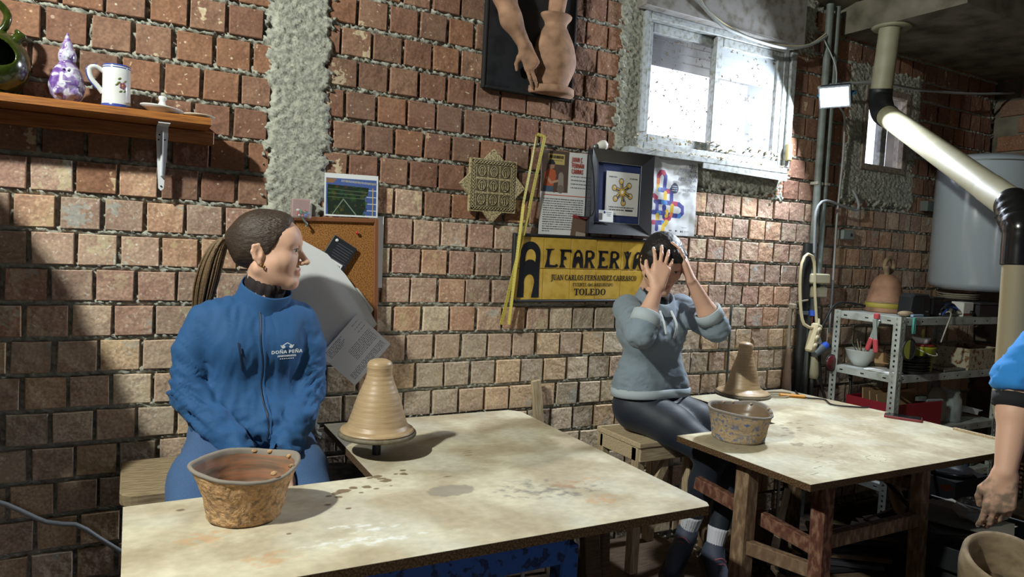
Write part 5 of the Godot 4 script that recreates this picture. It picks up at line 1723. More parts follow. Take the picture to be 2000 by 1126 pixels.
# ---------------------------------------------------------------- shelf with ceramics
func build_shelf() -> void:
	var at := Vector3(-0.15, 1.785, 0.0)
	var s := thing("wall_shelf", "varnished wooden wall shelf with ceramics on it", "shelf", at)
	part("board", Sh.new().box(Vector3(0.0, 0.014, 0.085), Vector3(0.84, 0.028, 0.165), Basis(), 0.005), M.wood_shelf, s)
	part("ledger", Sh.new().box(Vector3(0.02, -0.022, 0.022), Vector3(0.84, 0.044, 0.036), Basis(), 0.003), M.wood_shelf, s)
	for bx in [0.282, -0.3]:
		var br := Sh.new()
		var pl := PackedVector2Array([Vector2(-0.017, 0.0), Vector2(0.017, 0.0), Vector2(0.018, -0.03), Vector2(0.008, -0.2), Vector2(0, -0.208), Vector2(-0.008, -0.2), Vector2(-0.018, -0.03)])
		br.prism(pl, 0.0, 0.004, Transform3D(Basis(Vector3.RIGHT, 0.04), Vector3(bx, -0.002, 0.05)))
		br.box(Vector3(bx, -0.09, 0.058), Vector3(0.008, 0.15, 0.012), Basis(Vector3.RIGHT, 0.04), 0.003)
		br.box(Vector3(bx, -0.003, 0.1), Vector3(0.034, 0.004, 0.12))
		var bo := part("bracket", br, mat("bracket_white", "#d3d6da", 0.4), s)
		for q in [[-0.008, -0.03], [0.008, -0.045], [-0.01, -0.046], [0.0, -0.195]]:
			part("screw", Sh.new().ball(Vector3(bx + q[0], q[1], 0.056 - q[1] * -0.04), Vector3(0.003, 0.003, 0.0015), 8), M.steel_dark, bo)
	var top := 1.813
	# green jug
	var g := mat("glaze_green", Color("#3f4a22"), 0.18, {"coat": 0.6, "tex": ntex("t_green", 256, 0.02, [[0.0, "#6f7a58"], [0.5, "#c8d08f"], [1.0, "#ffffff"]], 4, 141), "tri": 4.0})
	var j := thing("green_jug", "dark green glazed jug with an arched handle and a wide opening", "jug", Vector3(-0.312, top, 0.1))
	var jf := Field.new(Vector3(-0.12, -0.02, -0.12), Vector3(0.12, 0.22, 0.13), 0.004)
	jf.ell(Vector3(0, 0.09, 0), Vector3(0.092, 0.098, 0.085), Basis(), 0.01)
	jf.ell(Vector3(0, 0.09, 0), Vector3(0.084, 0.09, 0.077), Basis(), 0.004, true)
	jf.ell(Vector3(-0.005, 0.118, 0.085), Vector3(0.072, 0.042, 0.06), Basis(Vector3.BACK, -0.25), 0.006, true)
	jf.clip(Vector3(0, 0.003, 0), Vector3(0, -1, 0), 0.2)
	put("body", skin_mesh([jf]), g, j)
	part("foot", Sh.new().lathe([Vector2(0, 0), Vector2(0.05, 0), Vector2(0.052, 0.006), Vector2(0, 0.012)], 32), g, j)
	part("spout", Sh.new().lathe([Vector2(0.014, 0.0), Vector2(0.015, 0.02), Vector2(0.02, 0.026), Vector2(0.02, 0.032), Vector2(0.015, 0.034), Vector2(0.0, 0.03)], 20, Transform3D(Basis(Vector3.BACK, -0.65), Vector3(0.052, 0.155, 0.01))), g, j)
	part("handle", Sh.new().tube(curve([Vector3(-0.055, 0.165, 0), Vector3(-0.05, 0.22, 0), Vector3(0.0, 0.262, 0.0), Vector3(0.033, 0.235, 0), Vector3(0.03, 0.2, 0), Vector3(0.015, 0.178, 0)], 20), 0.011, 10), g, j)
	# purple figure
	var pv := mat("glaze_violet", Color.WHITE, 0.2, {"coat": 0.5, "tex": ntex("t_violet", 256, 0.018, [[0.0, "#4d2f74"], [0.5, "#6b4a95"], [0.57, "#a78fc2"], [0.63, "#dfdfe8"], [0.8, "#cfd3e2"], [1.0, "#3d3a55"]], 5, 143), "tri": 5.0})
	var fg := thing("ceramic_figure", "purple and white marbled ceramic figure with a pointed hat", "figurine", Vector3(-0.13, top, 0.1))
	var ff := Field.new(Vector3(-0.06, -0.01, -0.06), Vector3(0.06, 0.225, 0.06), 0.0026)
	ff.chain([Vector3(0, 0.036, 0), Vector3(0, 0.05, 0), Vector3(0, 0.085, 0), Vector3(0, 0.112, 0)], [0.041, 0.0455, 0.037, 0.017], 0.012)
	ff.chain([Vector3(0, 0.132, 0), Vector3(0, 0.142, 0), Vector3(0, 0.17, 0), Vector3(0, 0.206, 0)], [0.0235, 0.0225, 0.013, 0.003], 0.006)
	ff.cap(Vector3(0, 0.05, 0), Vector3(0, 0.08, 0), 0.038, 0.033, 0.003, true)
	for q in [[-0.02, 0.028, 0.036], [0.02, 0.03, 0.036], [0.028, 0.024, 0.028]]:
		ff.ell(Vector3(q[0], q[1], q[2]), Vector3(0.014, 0.012, 0.01), Basis(), 0.004)
	ff.ell(Vector3(0.004, 0.134, 0.024), Vector3(0.004, 0.005, 0.006), Basis(), 0.003)
	for i in 4:      # pierced openings
		var an := PI / 4 + i * PI / 2
		var c := Vector2(0.002 + 0.008 * cos(an), 0.085 + 0.009 * sin(an))
		var e := Vector2(cos(an), sin(an)) * 0.003
		ff.cap(Vector3(c.x - e.x, c.y - e.y, 0.034), Vector3(c.x + e.x, c.y + e.y, 0.034), 0.0032, 0.0032, 0.001, true)
	ff.clip(Vector3(0, 0.0005, 0), Vector3(0, -1, 0), 0.1)
	put("body", skin_mesh([ff], null, null, 0), pv, fg)
	part("sash", Sh.new().tube(curve([Vector3(-0.036, 0.075, 0.022), Vector3(-0.02, 0.062, 0.039), Vector3(0.0, 0.057, 0.047), Vector3(0.02, 0.062, 0.039), Vector3(0.036, 0.075, 0.022)], 12), 0.002, 6), mat("glaze_white", "#d6d8d8", 0.2, {"coat": 0.5}), fg)
	# mug
	var wh: Material = M.glaze_white
	var bl := mat("glaze_blue", "#3b4a94", 0.2, {"coat": 0.5})
	var mg := thing("mug", "tall white ceramic mug with blue bands and a painted flower", "mug", Vector3(0.0, top, 0.1))
	part("body", Sh.new().lathe([Vector2(0, 0), Vector2(0.042, 0), Vector2(0.0425, 0.004), Vector2(0.04, 0.016), Vector2(0.0385, 0.06), Vector2(0.0385, 0.128), Vector2(0.037, 0.131), Vector2(0.035, 0.128), Vector2(0.035, 0.02), Vector2(0, 0.015)], 40), wh, mg)
	part("band", Sh.new().lathe([Vector2(0.0427, 0.0015), Vector2(0.0432, 0.004), Vector2(0.0412, 0.012)], 40), bl, mg)
	part("band", Sh.new().lathe([Vector2(0.0387, 0.121), Vector2(0.0391, 0.1225), Vector2(0.0387, 0.124)], 40), bl, mg)
	part("rim_band", Sh.new().lathe([Vector2(0.0388, 0.127), Vector2(0.0384, 0.131), Vector2(0.0365, 0.132)], 40), bl, mg)
	part("handle", Sh.new().tube(curve([Vector3(-0.036, 0.11, 0.0), Vector3(-0.055, 0.12, 0.005), Vector3(-0.072, 0.112, 0.007), Vector3(-0.068, 0.085, 0.006), Vector3(-0.048, 0.06, 0.003), Vector3(-0.037, 0.045, 0)], 18), 0.0075, 8), wh, mg)
	part("handle_stripe", Sh.new().tube(curve([Vector3(-0.055, 0.1275, 0.005), Vector3(-0.0795, 0.112, 0.007), Vector3(-0.0745, 0.082, 0.006), Vector3(-0.053, 0.055, 0.003)], 12), 0.003, 6), bl, mg)
	var surf := func(a: float, y: float) -> Vector3:
		return Vector3(0.0388 * sin(a), y, 0.0388 * cos(a))
	for k in 5:
		var an := TAU * k / 5
		part("petal", Sh.new().ball(surf.call(0.45 + 0.16 * cos(an), 0.068 + 0.0065 * sin(an)), Vector3(0.005, 0.005, 0.0012), 8, Basis(Vector3.UP, 0.45)), mat("flower_pink", "#8a5364", 0.4), mg)
	part("flower_heart", Sh.new().ball(surf.call(0.45, 0.068), Vector3(0.0035, 0.0035, 0.0018), 8, Basis(Vector3.UP, 0.45)), mat("flower_ochre", "#b58a3c", 0.4), mg)
	for q in [[0.15, 0.076], [0.02, 0.07], [0.2, 0.088], [0.3, 0.05], [0.62, 0.052], [0.66, 0.082]]:
		part("leaf", Sh.new().ball(surf.call(q[0], q[1]), Vector3(0.0055, 0.003, 0.0011), 8, Basis(Vector3.UP, q[0]) * Basis(Vector3.BACK, 0.6)), mat("flower_green", "#5d6a38", 0.4), mg)
	# lid, shard, saucer at the shelf's end
	var ld := thing("ceramic_cover", "white ceramic cover with a round knob lying on the shelf", "cover", Vector3(0.125, top, 0.1), Basis(Vector3.BACK, -0.08))
	part("plate", Sh.new().lathe([Vector2(0.0, 0.004), Vector2(0.03, 0.003), Vector2(0.05, 0.012), Vector2(0.062, 0.019), Vector2(0.063, 0.022), Vector2(0.05, 0.022), Vector2(0.02, 0.027), Vector2(0.0, 0.028)], 36), wh, ld)
	part("knob", Sh.new().lathe([Vector2(0.017, 0.024), Vector2(0.01, 0.036), Vector2(0.008, 0.044), Vector2(0.013, 0.05), Vector2(0.012, 0.057), Vector2(0.0, 0.06)], 24), wh, ld)
	var shd := part("ceramic_shard", Sh.new().prism(PackedVector2Array([Vector2(-0.018, 0), Vector2(0.022, 0.0), Vector2(0.002, 0.022), Vector2(-0.016, 0.045)]), -0.003, 0.003), mat("shard_mauve", "#6d5058", 0.4), null, Transform3D(Basis(Vector3.UP, 0.3), Vector3(0.095, top + 0.001, 0.035)))
	tag(shd, "pointed mauve ceramic shard standing behind the white cover", "shard")
	var sc := part("thin_dish", Sh.new().lathe([Vector2(0, 0.0), Vector2(0.025, 0.0), Vector2(0.048, 0.006), Vector2(0.048, 0.008), Vector2(0.024, 0.004), Vector2(0, 0.003)], 32), mat("dish_cream", "#cfc8b8", 0.5), null, Transform3D(Basis(Vector3.BACK, -0.03), Vector3(0.235, top + 0.0015, 0.12)))
	tag(sc, "thin cream dish overhanging the end of the wooden shelf", "dish")

# ---------------------------------------------------------------- things hung on the wall
func on_wall(x: float, y: float, z: float, roll := 0.0) -> Transform3D:
	return Transform3D(Basis(Vector3.BACK, roll), Vector3(x, y, z))

func dashes(im: Image, r: RandomNumberGenerator, x0: int, x1: int, y: int, h: int, col: Color) -> void:
	var x := x0
	while x < x1:
		var w := r.randi_range(2, 9)
		im.fill_rect(Rect2i(x, y, mini(w, x1 - x), h), col)
		x += w + r.randi_range(1, 3)

func build_sign() -> void:
	var s := thing("tile_sign", "long yellow tile sign lettered in black on the brick wall", "sign", Vector3(1.845, 1.365, 0.012), Basis(Vector3.BACK, 0.012))
	var W := 0.705
	var H := 0.274
	part("frame", frame_of(-W / 2 - 0.012, W / 2 + 0.012, -H / 2 - 0.012, H / 2 + 0.012, 0.012, -0.008, 0.014), M.steel_dark, s)
	part("backing", Sh.new().box(Vector3(0, 0, -0.005), Vector3(W, H, 0.006)), M.black_matte, s)
	var glaze := mat("tile_yellow", Color("#cfae58"), 0.28, {"tex": ntex("t_tile", 256, 0.02, [[0.0, "#d8cfa8"], [0.5, "#f4eecb"], [1.0, "#ffffff"]], 4, 151), "tri": 3.0, "world": true, "coat": 0.3})
	for r in 2:
		for c in 5:
			part("tile", Sh.new().box(Vector3(-W / 2 + W / 5 * (c + 0.5), H / 4 - r * H / 2, 0.003 + 0.0006 * ((c * 3 + r) % 3)), Vector3(W / 5 - 0.002, H / 2 - 0.002, 0.012), Basis(), 0.0012), glaze, s)
	var ink := mat("glaze_black", "#14161c", 0.35)
	var Z := 0.0105
	var flat := Transform3D(Basis(), Vector3(0, 0, Z))
	var x0 := -W / 2
	# big A
	var A := PackedVector2Array()
	A.append_array(arc(x0 + 0.072, 0.065, 0.049, 0.05, 0, 180, 14))
	A.append_array(PackedVector2Array([Vector2(x0 + 0.02, -0.03), Vector2(x0 + 0.012, -0.126), Vector2(x0 + 0.045, -0.126)]))
	A.append_array(arc(x0 + 0.07, -0.06, 0.026, 0.035, 200, -20, 12))
	A.append_array(PackedVector2Array([Vector2(x0 + 0.083, -0.126), Vector2(x0 + 0.122, -0.126), Vector2(x0 + 0.12, -0.03)]))
	part("letter", Sh.new().prism(A, 0, 0.0008, flat), ink, s)
	var eye := PackedVector2Array()
	eye.append_array(arc(x0 + 0.073, 0.048, 0.026, 0.034, 0, 180, 12))
	eye.append_array(arc(x0 + 0.072, 0.024, 0.025, 0.014, 165, 15, 8))
	part("letter_counter", Sh.new().prism(eye, 0.0008, 0.0012, flat), glaze, s)
	# small letters, drawn as flared strokes between y = 0.006 and 0.088
	var b := 0.006
	var t := 0.086
	var P := func(pts: Array) -> PackedVector2Array:
		var r := PackedVector2Array()
		for q in pts:
			r.append(Vector2(q[0], b + q[1] * (t - b)))
		return r
	var L := func(x: float, polys: Array, holes: Array) -> void:
		var sh := Sh.new()
		for q in polys:
			sh.prism(P.call(q), 0, 0.0008, flat.translated(Vector3(x, 0, 0)))
		part("letter", sh, ink, s)
		if holes.size():
			var hh := Sh.new()
			for q in holes:
				hh.prism(P.call(q), 0.0008, 0.0012, flat.translated(Vector3(x, 0, 0)))
			part("letter_counter", hh, glaze, s)
	var lx := x0 + W / 5 + 0.004
	L.call(lx, [[[0.002, 1.0], [0.05, 1.02], [0.03, 0.93], [0.022, 0.5], [0.026, 0.14], [0.052, 0.12], [0.062, 0.2], [0.07, 0.12], [0.06, 0.0], [0.0, 0.0], [0.006, 0.2], [0.012, 0.5], [0.012, 0.9]]], [])
	L.call(lx + 0.075, [[[0.0, 1.0], [0.062, 1.0], [0.062, 0.82], [0.05, 0.88], [0.026, 0.88], [0.024, 0.62], [0.034, 0.6], [0.038, 0.5], [0.032, 0.42], [0.022, 0.44], [0.022, 0.2], [0.036, 0.0], [0.0, 0.0], [0.008, 0.2], [0.008, 0.85]]], [])
	var small_a := func(x: float) -> void:
		L.call(x, [[[0.0, 0.0], [0.004, 0.5], [0.01, 0.82], [0.024, 1.0], [0.038, 1.0], [0.05, 0.82], [0.056, 0.5], [0.058, 0.0], [0.042, 0.0], [0.038, 0.2], [0.03, 0.32], [0.022, 0.2], [0.018, 0.0]]], [[[0.02, 0.6], [0.022, 0.78], [0.03, 0.86], [0.038, 0.78], [0.04, 0.6], [0.03, 0.66]]])
	var small_r := func(x: float) -> void:
		L.call(x, [[[0.0, 0.0], [0.006, 0.3], [0.006, 0.9], [0.012, 1.0], [0.036, 1.0], [0.052, 0.9], [0.056, 0.72], [0.05, 0.55], [0.036, 0.47], [0.05, 0.2], [0.062, 0.0], [0.04, 0.0], [0.034, 0.25], [0.026, 0.4], [0.02, 0.2], [0.022, 0.0]]], [[[0.02, 0.6], [0.02, 0.86], [0.034, 0.88], [0.042, 0.76], [0.036, 0.62]]])
	small_a.call(lx + 0.145)
	small_r.call(lx + 0.208)
	L.call(lx + 0.283, [[[0.0, 1.0], [0.056, 1.0], [0.056, 0.84], [0.044, 0.88], [0.024, 0.88], [0.022, 0.62], [0.034, 0.64], [0.04, 0.52], [0.034, 0.4], [0.022, 0.42], [0.024, 0.14], [0.044, 0.12], [0.058, 0.2], [0.056, 0.0], [0.0, 0.0], [0.008, 0.2], [0.008, 0.85]]], [])
	small_r.call(lx + 0.348)
	L.call(lx + 0.43, [[[0.004, 0.0], [0.04, 0.0], [0.03, 0.18], [0.028, 0.5], [0.036, 0.75], [0.044, 1.0], [0.036, 0.98], [0.03, 0.8], [0.014, 0.8], [0.008, 0.98], [0.0, 1.0], [0.008, 0.75], [0.016, 0.5], [0.014, 0.18]], [[0.016, 0.84], [0.028, 0.84], [0.031, 0.93], [0.028, 1.02], [0.016, 1.02], [0.013, 0.93]]], [])
	small_a.call(lx + 0.485)
	lettering("JUAN CARLOS FERNANDEZ CARRASCO", 0.0245, ink, s, Vector3(0.068, -0.038, Z), Basis(), true, true, 0.72)
	lettering("FUENTE del ARZOBISPO", 0.0155, ink, s, Vector3(0.058, -0.069, Z), Basis(), false, true, 0.92)
	lettering("TOLEDO", 0.03, ink, s, Vector3(0.042, -0.102, Z), Basis(), true, true, 1.0)

func build_posters() -> void:
	var r := RandomNumberGenerator.new()
	r.seed = 8
	# flyer
	var im := Image.create(256, 400, false, Image.FORMAT_RGB8)
	im.fill(Color("#d9dadb"))
	im.fill_rect(Rect2i(2, 0, 150, 196), Color("#54463f"))
	for i in 60:
		im_disc(im, Vector2(r.randf_range(4, 150), r.randf_range(4, 194)), r.randf_range(3, 10), Color(r.randf_range(0.25, 0.42), r.randf_range(0.2, 0.3), r.randf_range(0.2, 0.28), 0.5))
	im.fill_rect(Rect2i(38, 14, 90, 50), Color("#b9a668"))
	dashes(im, r, 44, 122, 22, 14, Color("#23201c"))
	dashes(im, r, 50, 118, 44, 3, Color("#4a4232"))
	im_poly(im, PackedVector2Array([Vector2(20, 105), Vector2(46, 84), Vector2(78, 92), Vector2(86, 120), Vector2(70, 168), Vector2(18, 170)]), Color("#b25a3c"))
	im_line(im, Vector2(36, 130), Vector2(58, 152), 14, Color("#b98d76"))
	im_line(im, Vector2(58, 152), Vector2(98, 140), 11, Color("#b98d76"))
	im_disc(im, Vector2(58, 70), 17, Color("#a27a66"))
	im_poly(im, PackedVector2Array([Vector2(38, 66), Vector2(44, 44), Vector2(64, 42), Vector2(78, 60), Vector2(72, 66)]), Color("#2a2f3c"))
	im.fill_rect(Rect2i(12, 168, 60, 26), Color("#4a5a70"))
	im_poly(im, PackedVector2Array([Vector2(96, 176), Vector2(98, 110), Vector2(106, 100), Vector2(118, 100), Vector2(126, 112), Vector2(128, 176)]), Color("#8f857b"))
	im_disc(im, Vector2(112, 180), 20, Color("#6f665e"))
	im.fill_rect(Rect2i(20, 208, 236, 4), Color("#b2543f"))
	for k in 15:
		dashes(im, r, 20, 246 if k < 14 else 60, 226 + 11 * k, 5, Color("#4a4b50"))
	for k in 4:
		dashes(im, r, 168, 256, 112 + 18 * k, 5, Color("#55565c"))
	var fl := thing("flyer", "white printed flyer with a photo of a potter in an orange shirt", "poster", Vector3(1.72, 1.694, 0.012), Basis(Vector3.BACK, 0.01))
	part("paper", sheet(0.232, 0.364, func(x, y): return 0.004 * sin(x * 16.0) + 0.003 * y), printed("print_flyer", im), fl)
	var red := mat("ink_red", "#a63a2c", 0.6)
	for q in ["JUAN CARLOS", "FERNANDEZ", "CARRASCO"].size():
		lettering(["JUAN C", "FERNÁN", "CARRAS"][q], 0.02, red, fl, Vector3(0.033, 0.152 - 0.026 * q, 0.006), Basis(), true, false, 0.62, HORIZONTAL_ALIGNMENT_LEFT)
	# tag in front of the flyer
	var rt := thing("paper_tag", "small brown paper tag with a red strip beside the picture frame", "tag", Vector3(1.805, 1.55, 0.022), Basis(Vector3.BACK, -0.1))
	part("card", Sh.new().box(Vector3(0, 0, 0), Vector3(0.075, 0.085, 0.002)), mat("tag_brown", "#6a5546", 0.8), rt)
	part("strip", Sh.new().box(Vector3(0, 0.045, 0.001), Vector3(0.075, 0.014, 0.003)), mat("tag_red", "#8e2b30", 0.6), rt)
	part("note", Sh.new().box(Vector3(0.015, -0.03, 0.0015), Vector3(0.05, 0.02, 0.002)), mat("tag_note", "#a3978a", 0.8), rt)
	# framed print
	var f := thing("picture_frame", "deep black frame with a blue mount around a white tile print", "picture", Vector3(2.016, 1.717, 0.012), Basis(Vector3.BACK, 0.008))
	var W := 0.352
	var H := 0.375
	var q := 0.052
	for sd in 4:
		var s := Sh.new()
		var hw := W / 2
		var hh := H / 2
		var o := [Vector3(-hw, -hh, 0.04), Vector3(hw, -hh, 0.04), Vector3(hw, hh, 0.04), Vector3(-hw, hh, 0.04)]
		var i := [Vector3(-hw + q, -hh + q, 0.012), Vector3(hw - q, -hh + q, 0.012), Vector3(hw - q, hh - q, 0.012), Vector3(-hw + q, hh - q, 0.012)]
		var e := (sd + 1) % 4
		var back0: Vector3 = o[sd] * Vector3(1, 1, 0)
		var back1: Vector3 = o[e] * Vector3(1, 1, 0)
		s.quad(o[sd], o[e], i[e], i[sd])
		s.quad(back0, back1, o[e], o[sd])
		s.quad(i[sd], i[e], i[e] * Vector3(1, 1, 0), i[sd] * Vector3(1, 1, 0))
		s.quad(back1, back0, i[sd] * Vector3(1, 1, 0), i[e] * Vector3(1, 1, 0))
		part("moulding", s, mat("frame_black", "#2c2d33", 0.22, {"coat": 0.4}), f)
		part("fillet", Sh.new().tube([i[sd] * 1.0, i[e] * 1.0], 0.0018, 4), mat("fillet_silver", "#9a9da3", 0.3, {"metal": 0.7}), f)
	part("mount", Sh.new().box(Vector3(0, 0, 0.004), Vector3(W - 2 * q + 0.01, H - 2 * q + 0.01, 0.004)), mat("mount_blue", "#23305f", 0.8), f)
	var pm := Image.create(192, 200, false, Image.FORMAT_RGB8)
	pm.fill(Color("#d2d0cb"))
	var yl := Color("#d0a63a")
	var nv := Color("#33415f")
	for k in 6:
		var a := TAU * k / 6 + 0.35
		var c := Vector2(96, 92)
		var p := c + Vector2(cos(a), sin(a)) * 50
		im_line(pm, c, p, 22, nv)
		im_line(pm, c, p, 17, yl)
		im_disc(pm, p, 15, nv)
		im_disc(pm, p, 12, yl)
		im_disc(pm, p + Vector2(3, -3), 5, Color("#c9cdd6"))
		im_line(pm, c.lerp(p, 0.3), c.lerp(p, 0.8) + Vector2(4, 4), 6, nv)
	im_disc(pm, Vector2(96, 92), 16, yl)
	im_disc(pm, Vector2(96, 92), 8, Color("#e6e4de"))
	dashes(pm, r, 16, 62, 22, 6, Color("#55565c"))
	dashes(pm, r, 136, 182, 24, 6, Color("#55565c"))
	dashes(pm, r, 22, 170, 160, 6, Color("#44454a"))
	dashes(pm, r, 22, 110, 172, 6, Color("#44454a"))
	pm.fill_rect(Rect2i(118, 171, 44, 8), Color("#2d3040"))
	part("print", sheet(0.19, 0.198, flat_bend, 1, 1), printed("print_motif", pm), f, Transform3D(Basis(), Vector3(0.022, 0.0, 0.0085)))
	var cd := thing("business_card", "small white business card tucked into the frame's lower corner", "card", Vector3(1.945, 1.61, 0.032), Basis(Vector3.RIGHT, -0.08))
	part("card", Sh.new().box(Vector3(0, 0, 0), Vector3(0.08, 0.052, 0.0008)), mat("paper_white", "#e4e6e8"), cd)
	part("portrait", Sh.new().box(Vector3(-0.029, -0.003, 0.0006), Vector3(0.016, 0.03, 0.0006)), mat("card_photo", "#6e5f5a", 0.6), cd)
	part("dot", Sh.new().lathe([Vector2(0, 0), Vector2(0.006, 0), Vector2(0, 0.0008)], 16, Transform3D(Basis(Vector3.RIGHT, PI / 2), Vector3(-0.008, 0.017, 0.0005))), mat("mount_blue", "#23305f"), cd)
	for k in 3:
		part("ink_line", Sh.new().box(Vector3(0.016, 0.018 - 0.008 * k, 0.0006), Vector3(0.03 - 0.005 * k, 0.002, 0.0004)), M.ink, cd)
	# bulb on the frame
	var bu := thing("light_bulb", "unlit white light bulb lying on top of the picture frame", "bulb", Vector3(1.9, 1.922, 0.035), Basis(Vector3.BACK, -1.3))
	part("globe", Sh.new().lathe([Vector2(0.012, -0.03), Vector2(0.018, -0.018), Vector2(0.0235, 0.0), Vector2(0.0215, 0.014), Vector2(0.012, 0.0225), Vector2(0, 0.0245)], 24), mat("bulb_white", "#d9d7d0", 0.25, {"coat": 0.4}), bu)
	part("cap", Sh.new().lathe([Vector2(0, -0.052), Vector2(0.006, -0.052), Vector2(0.012, -0.046), Vector2(0.0125, -0.03), Vector2(0.012, -0.03)], 20), M.steel_grey, bu)
	# lanyard
	var la := part("strap", Sh.new().tube(curve([Vector3(1.815, 1.905, 0.058), Vector3(1.84, 1.8, 0.06), Vector3(1.855, 1.7, 0.058), Vector3(1.862, 1.63, 0.056), Vector3(1.84, 1.6, 0.05), Vector3(1.795, 1.6, 0.03)], 24), 0.0055, 6, true, 0.5), M.black_matte, null)
	la.name = numbered("black_strap")
	tag(la, "black cord strap hanging over the frame's edge", "strap")
	# craft days poster
	var pi := Image.create(300, 420, false, Image.FORMAT_RGB8)
	pi.fill(Color("#d5d8dd"))
	var cr := Color("#b5345a")
	var cy := Color("#dcb83a")
	var cb := Color("#3a3f92")
	var cl := Color("#4a86d0")
	var co := Color("#d8793c")
	var seg := [[Vector2(32, 150), Vector2(32, 190), cy], [Vector2(32, 130), Vector2(32, 152), co], [Vector2(32, 120), Vector2(45, 100), cr], [Vector2(45, 100), Vector2(62, 100), cr], [Vector2(62, 100), Vector2(78, 120), cr], [Vector2(78, 120), Vector2(78, 190), cb], [Vector2(40, 190), Vector2(90, 190), cl], [Vector2(60, 190), Vector2(120, 195), cb], [Vector2(100, 195), Vector2(125, 195), cr], [Vector2(128, 195), Vector2(128, 262), cb], [Vector2(84, 205), Vector2(84, 240), cy], [Vector2(20, 250), Vector2(130, 255), cb], [Vector2(70, 252), Vector2(90, 254), cl], [Vector2(140, 255), Vector2(180, 258), cr], [Vector2(180, 258), Vector2(205, 272), cb], [Vector2(205, 272), Vector2(208, 300), cb], [Vector2(208, 300), Vector2(190, 318), cb], [Vector2(190, 318), Vector2(170, 318), cl], [Vector2(165, 318), Vector2(110, 314), cb], [Vector2(132, 268), Vector2(132, 300), cy], [Vector2(132, 312), Vector2(122, 332), co], [Vector2(122, 332), Vector2(105, 342), cr], [Vector2(105, 342), Vector2(88, 332), cr], [Vector2(84, 325), Vector2(80, 275), cb], [Vector2(98, 320), Vector2(100, 300), cy], [Vector2(10, 306), Vector2(80, 308), cb], [Vector2(34, 262), Vector2(34, 300), cb], [Vector2(45, 308), Vector2(50, 308), cl], [Vector2(40, 322), Vector2(40, 345), cy], [Vector2(8, 358), Vector2(30, 358), cr], [Vector2(38, 358), Vector2(80, 358), cb], [Vector2(80, 358), Vector2(84, 358), cl], [Vector2(34, 366), Vector2(34, 392), cb], [Vector2(80, 375), Vector2(78, 398), cy], [Vector2(104, 352), Vector2(92, 366), cy], [Vector2(8, 222), Vector2(24, 232), cr]]
	for sgm in seg:
		im_line(pi, sgm[0], sgm[1], 24, sgm[2])
	im_disc(pi, Vector2(146, 176), 27, Color("#2c3552"))
	im_poly(pi, PackedVector2Array([Vector2(112, 182), Vector2(130, 160), Vector2(136, 196)]), Color("#2c3552"))
	for k in 3:
		dashes(pi, r, 128, 166, 164 + 11 * k, 4, Color("#b9bdc8"))
	dashes(pi, r, 120, 140, 392, 8, Color("#666a74"))
	dashes(pi, r, 165, 178, 392, 9, Color("#20242c"))
	dashes(pi, r, 200, 220, 394, 9, Color("#20242c"))
	dashes(pi, r, 225, 260, 396, 4, Color("#777b85"))
	dashes(pi, r, 210, 245, 376, 4, Color("#8a8e98"))
	dashes(pi, r, 40, 100, 34, 2, Color("#8a8e98"))
	var po := thing("poster", "white creased poster with colourful interlaced bands under the window", "poster", Vector3(2.356, 1.738, 0.02), Basis(Vector3.BACK, 0.012))
	var cn := noise(9.0, 3, 9)
	part("paper", sheet(0.274, 0.388, func(x, y): return 0.006 * cn.get_noise_2d(x, y) + 0.01 * x * x * 40.0 * 0.1, 26, 34), printed("print_poster", pi), po)
	var grey := mat("ink_grey", "#4c4f58", 0.6)
	lettering("#DEA2023", 0.013, grey, po, Vector3(-0.076, 0.168, 0.007), Basis(), false)
	var ln := ["DÍAS", "EUROPEOS", "DE LA", "ARTESANÍA", "TRAZOS", "DE UNIÓN"]
	var ly := [0.142, 0.12, 0.098, 0.076, 0.046, 0.026]
	for k in 6:
		lettering(ln[k], 0.0155 if k < 4 else 0.0125, grey, po, Vector3(0.122, ly[k], 0.008), Basis(), k < 4, false, 1.0, HORIZONTAL_ALIGNMENT_RIGHT)

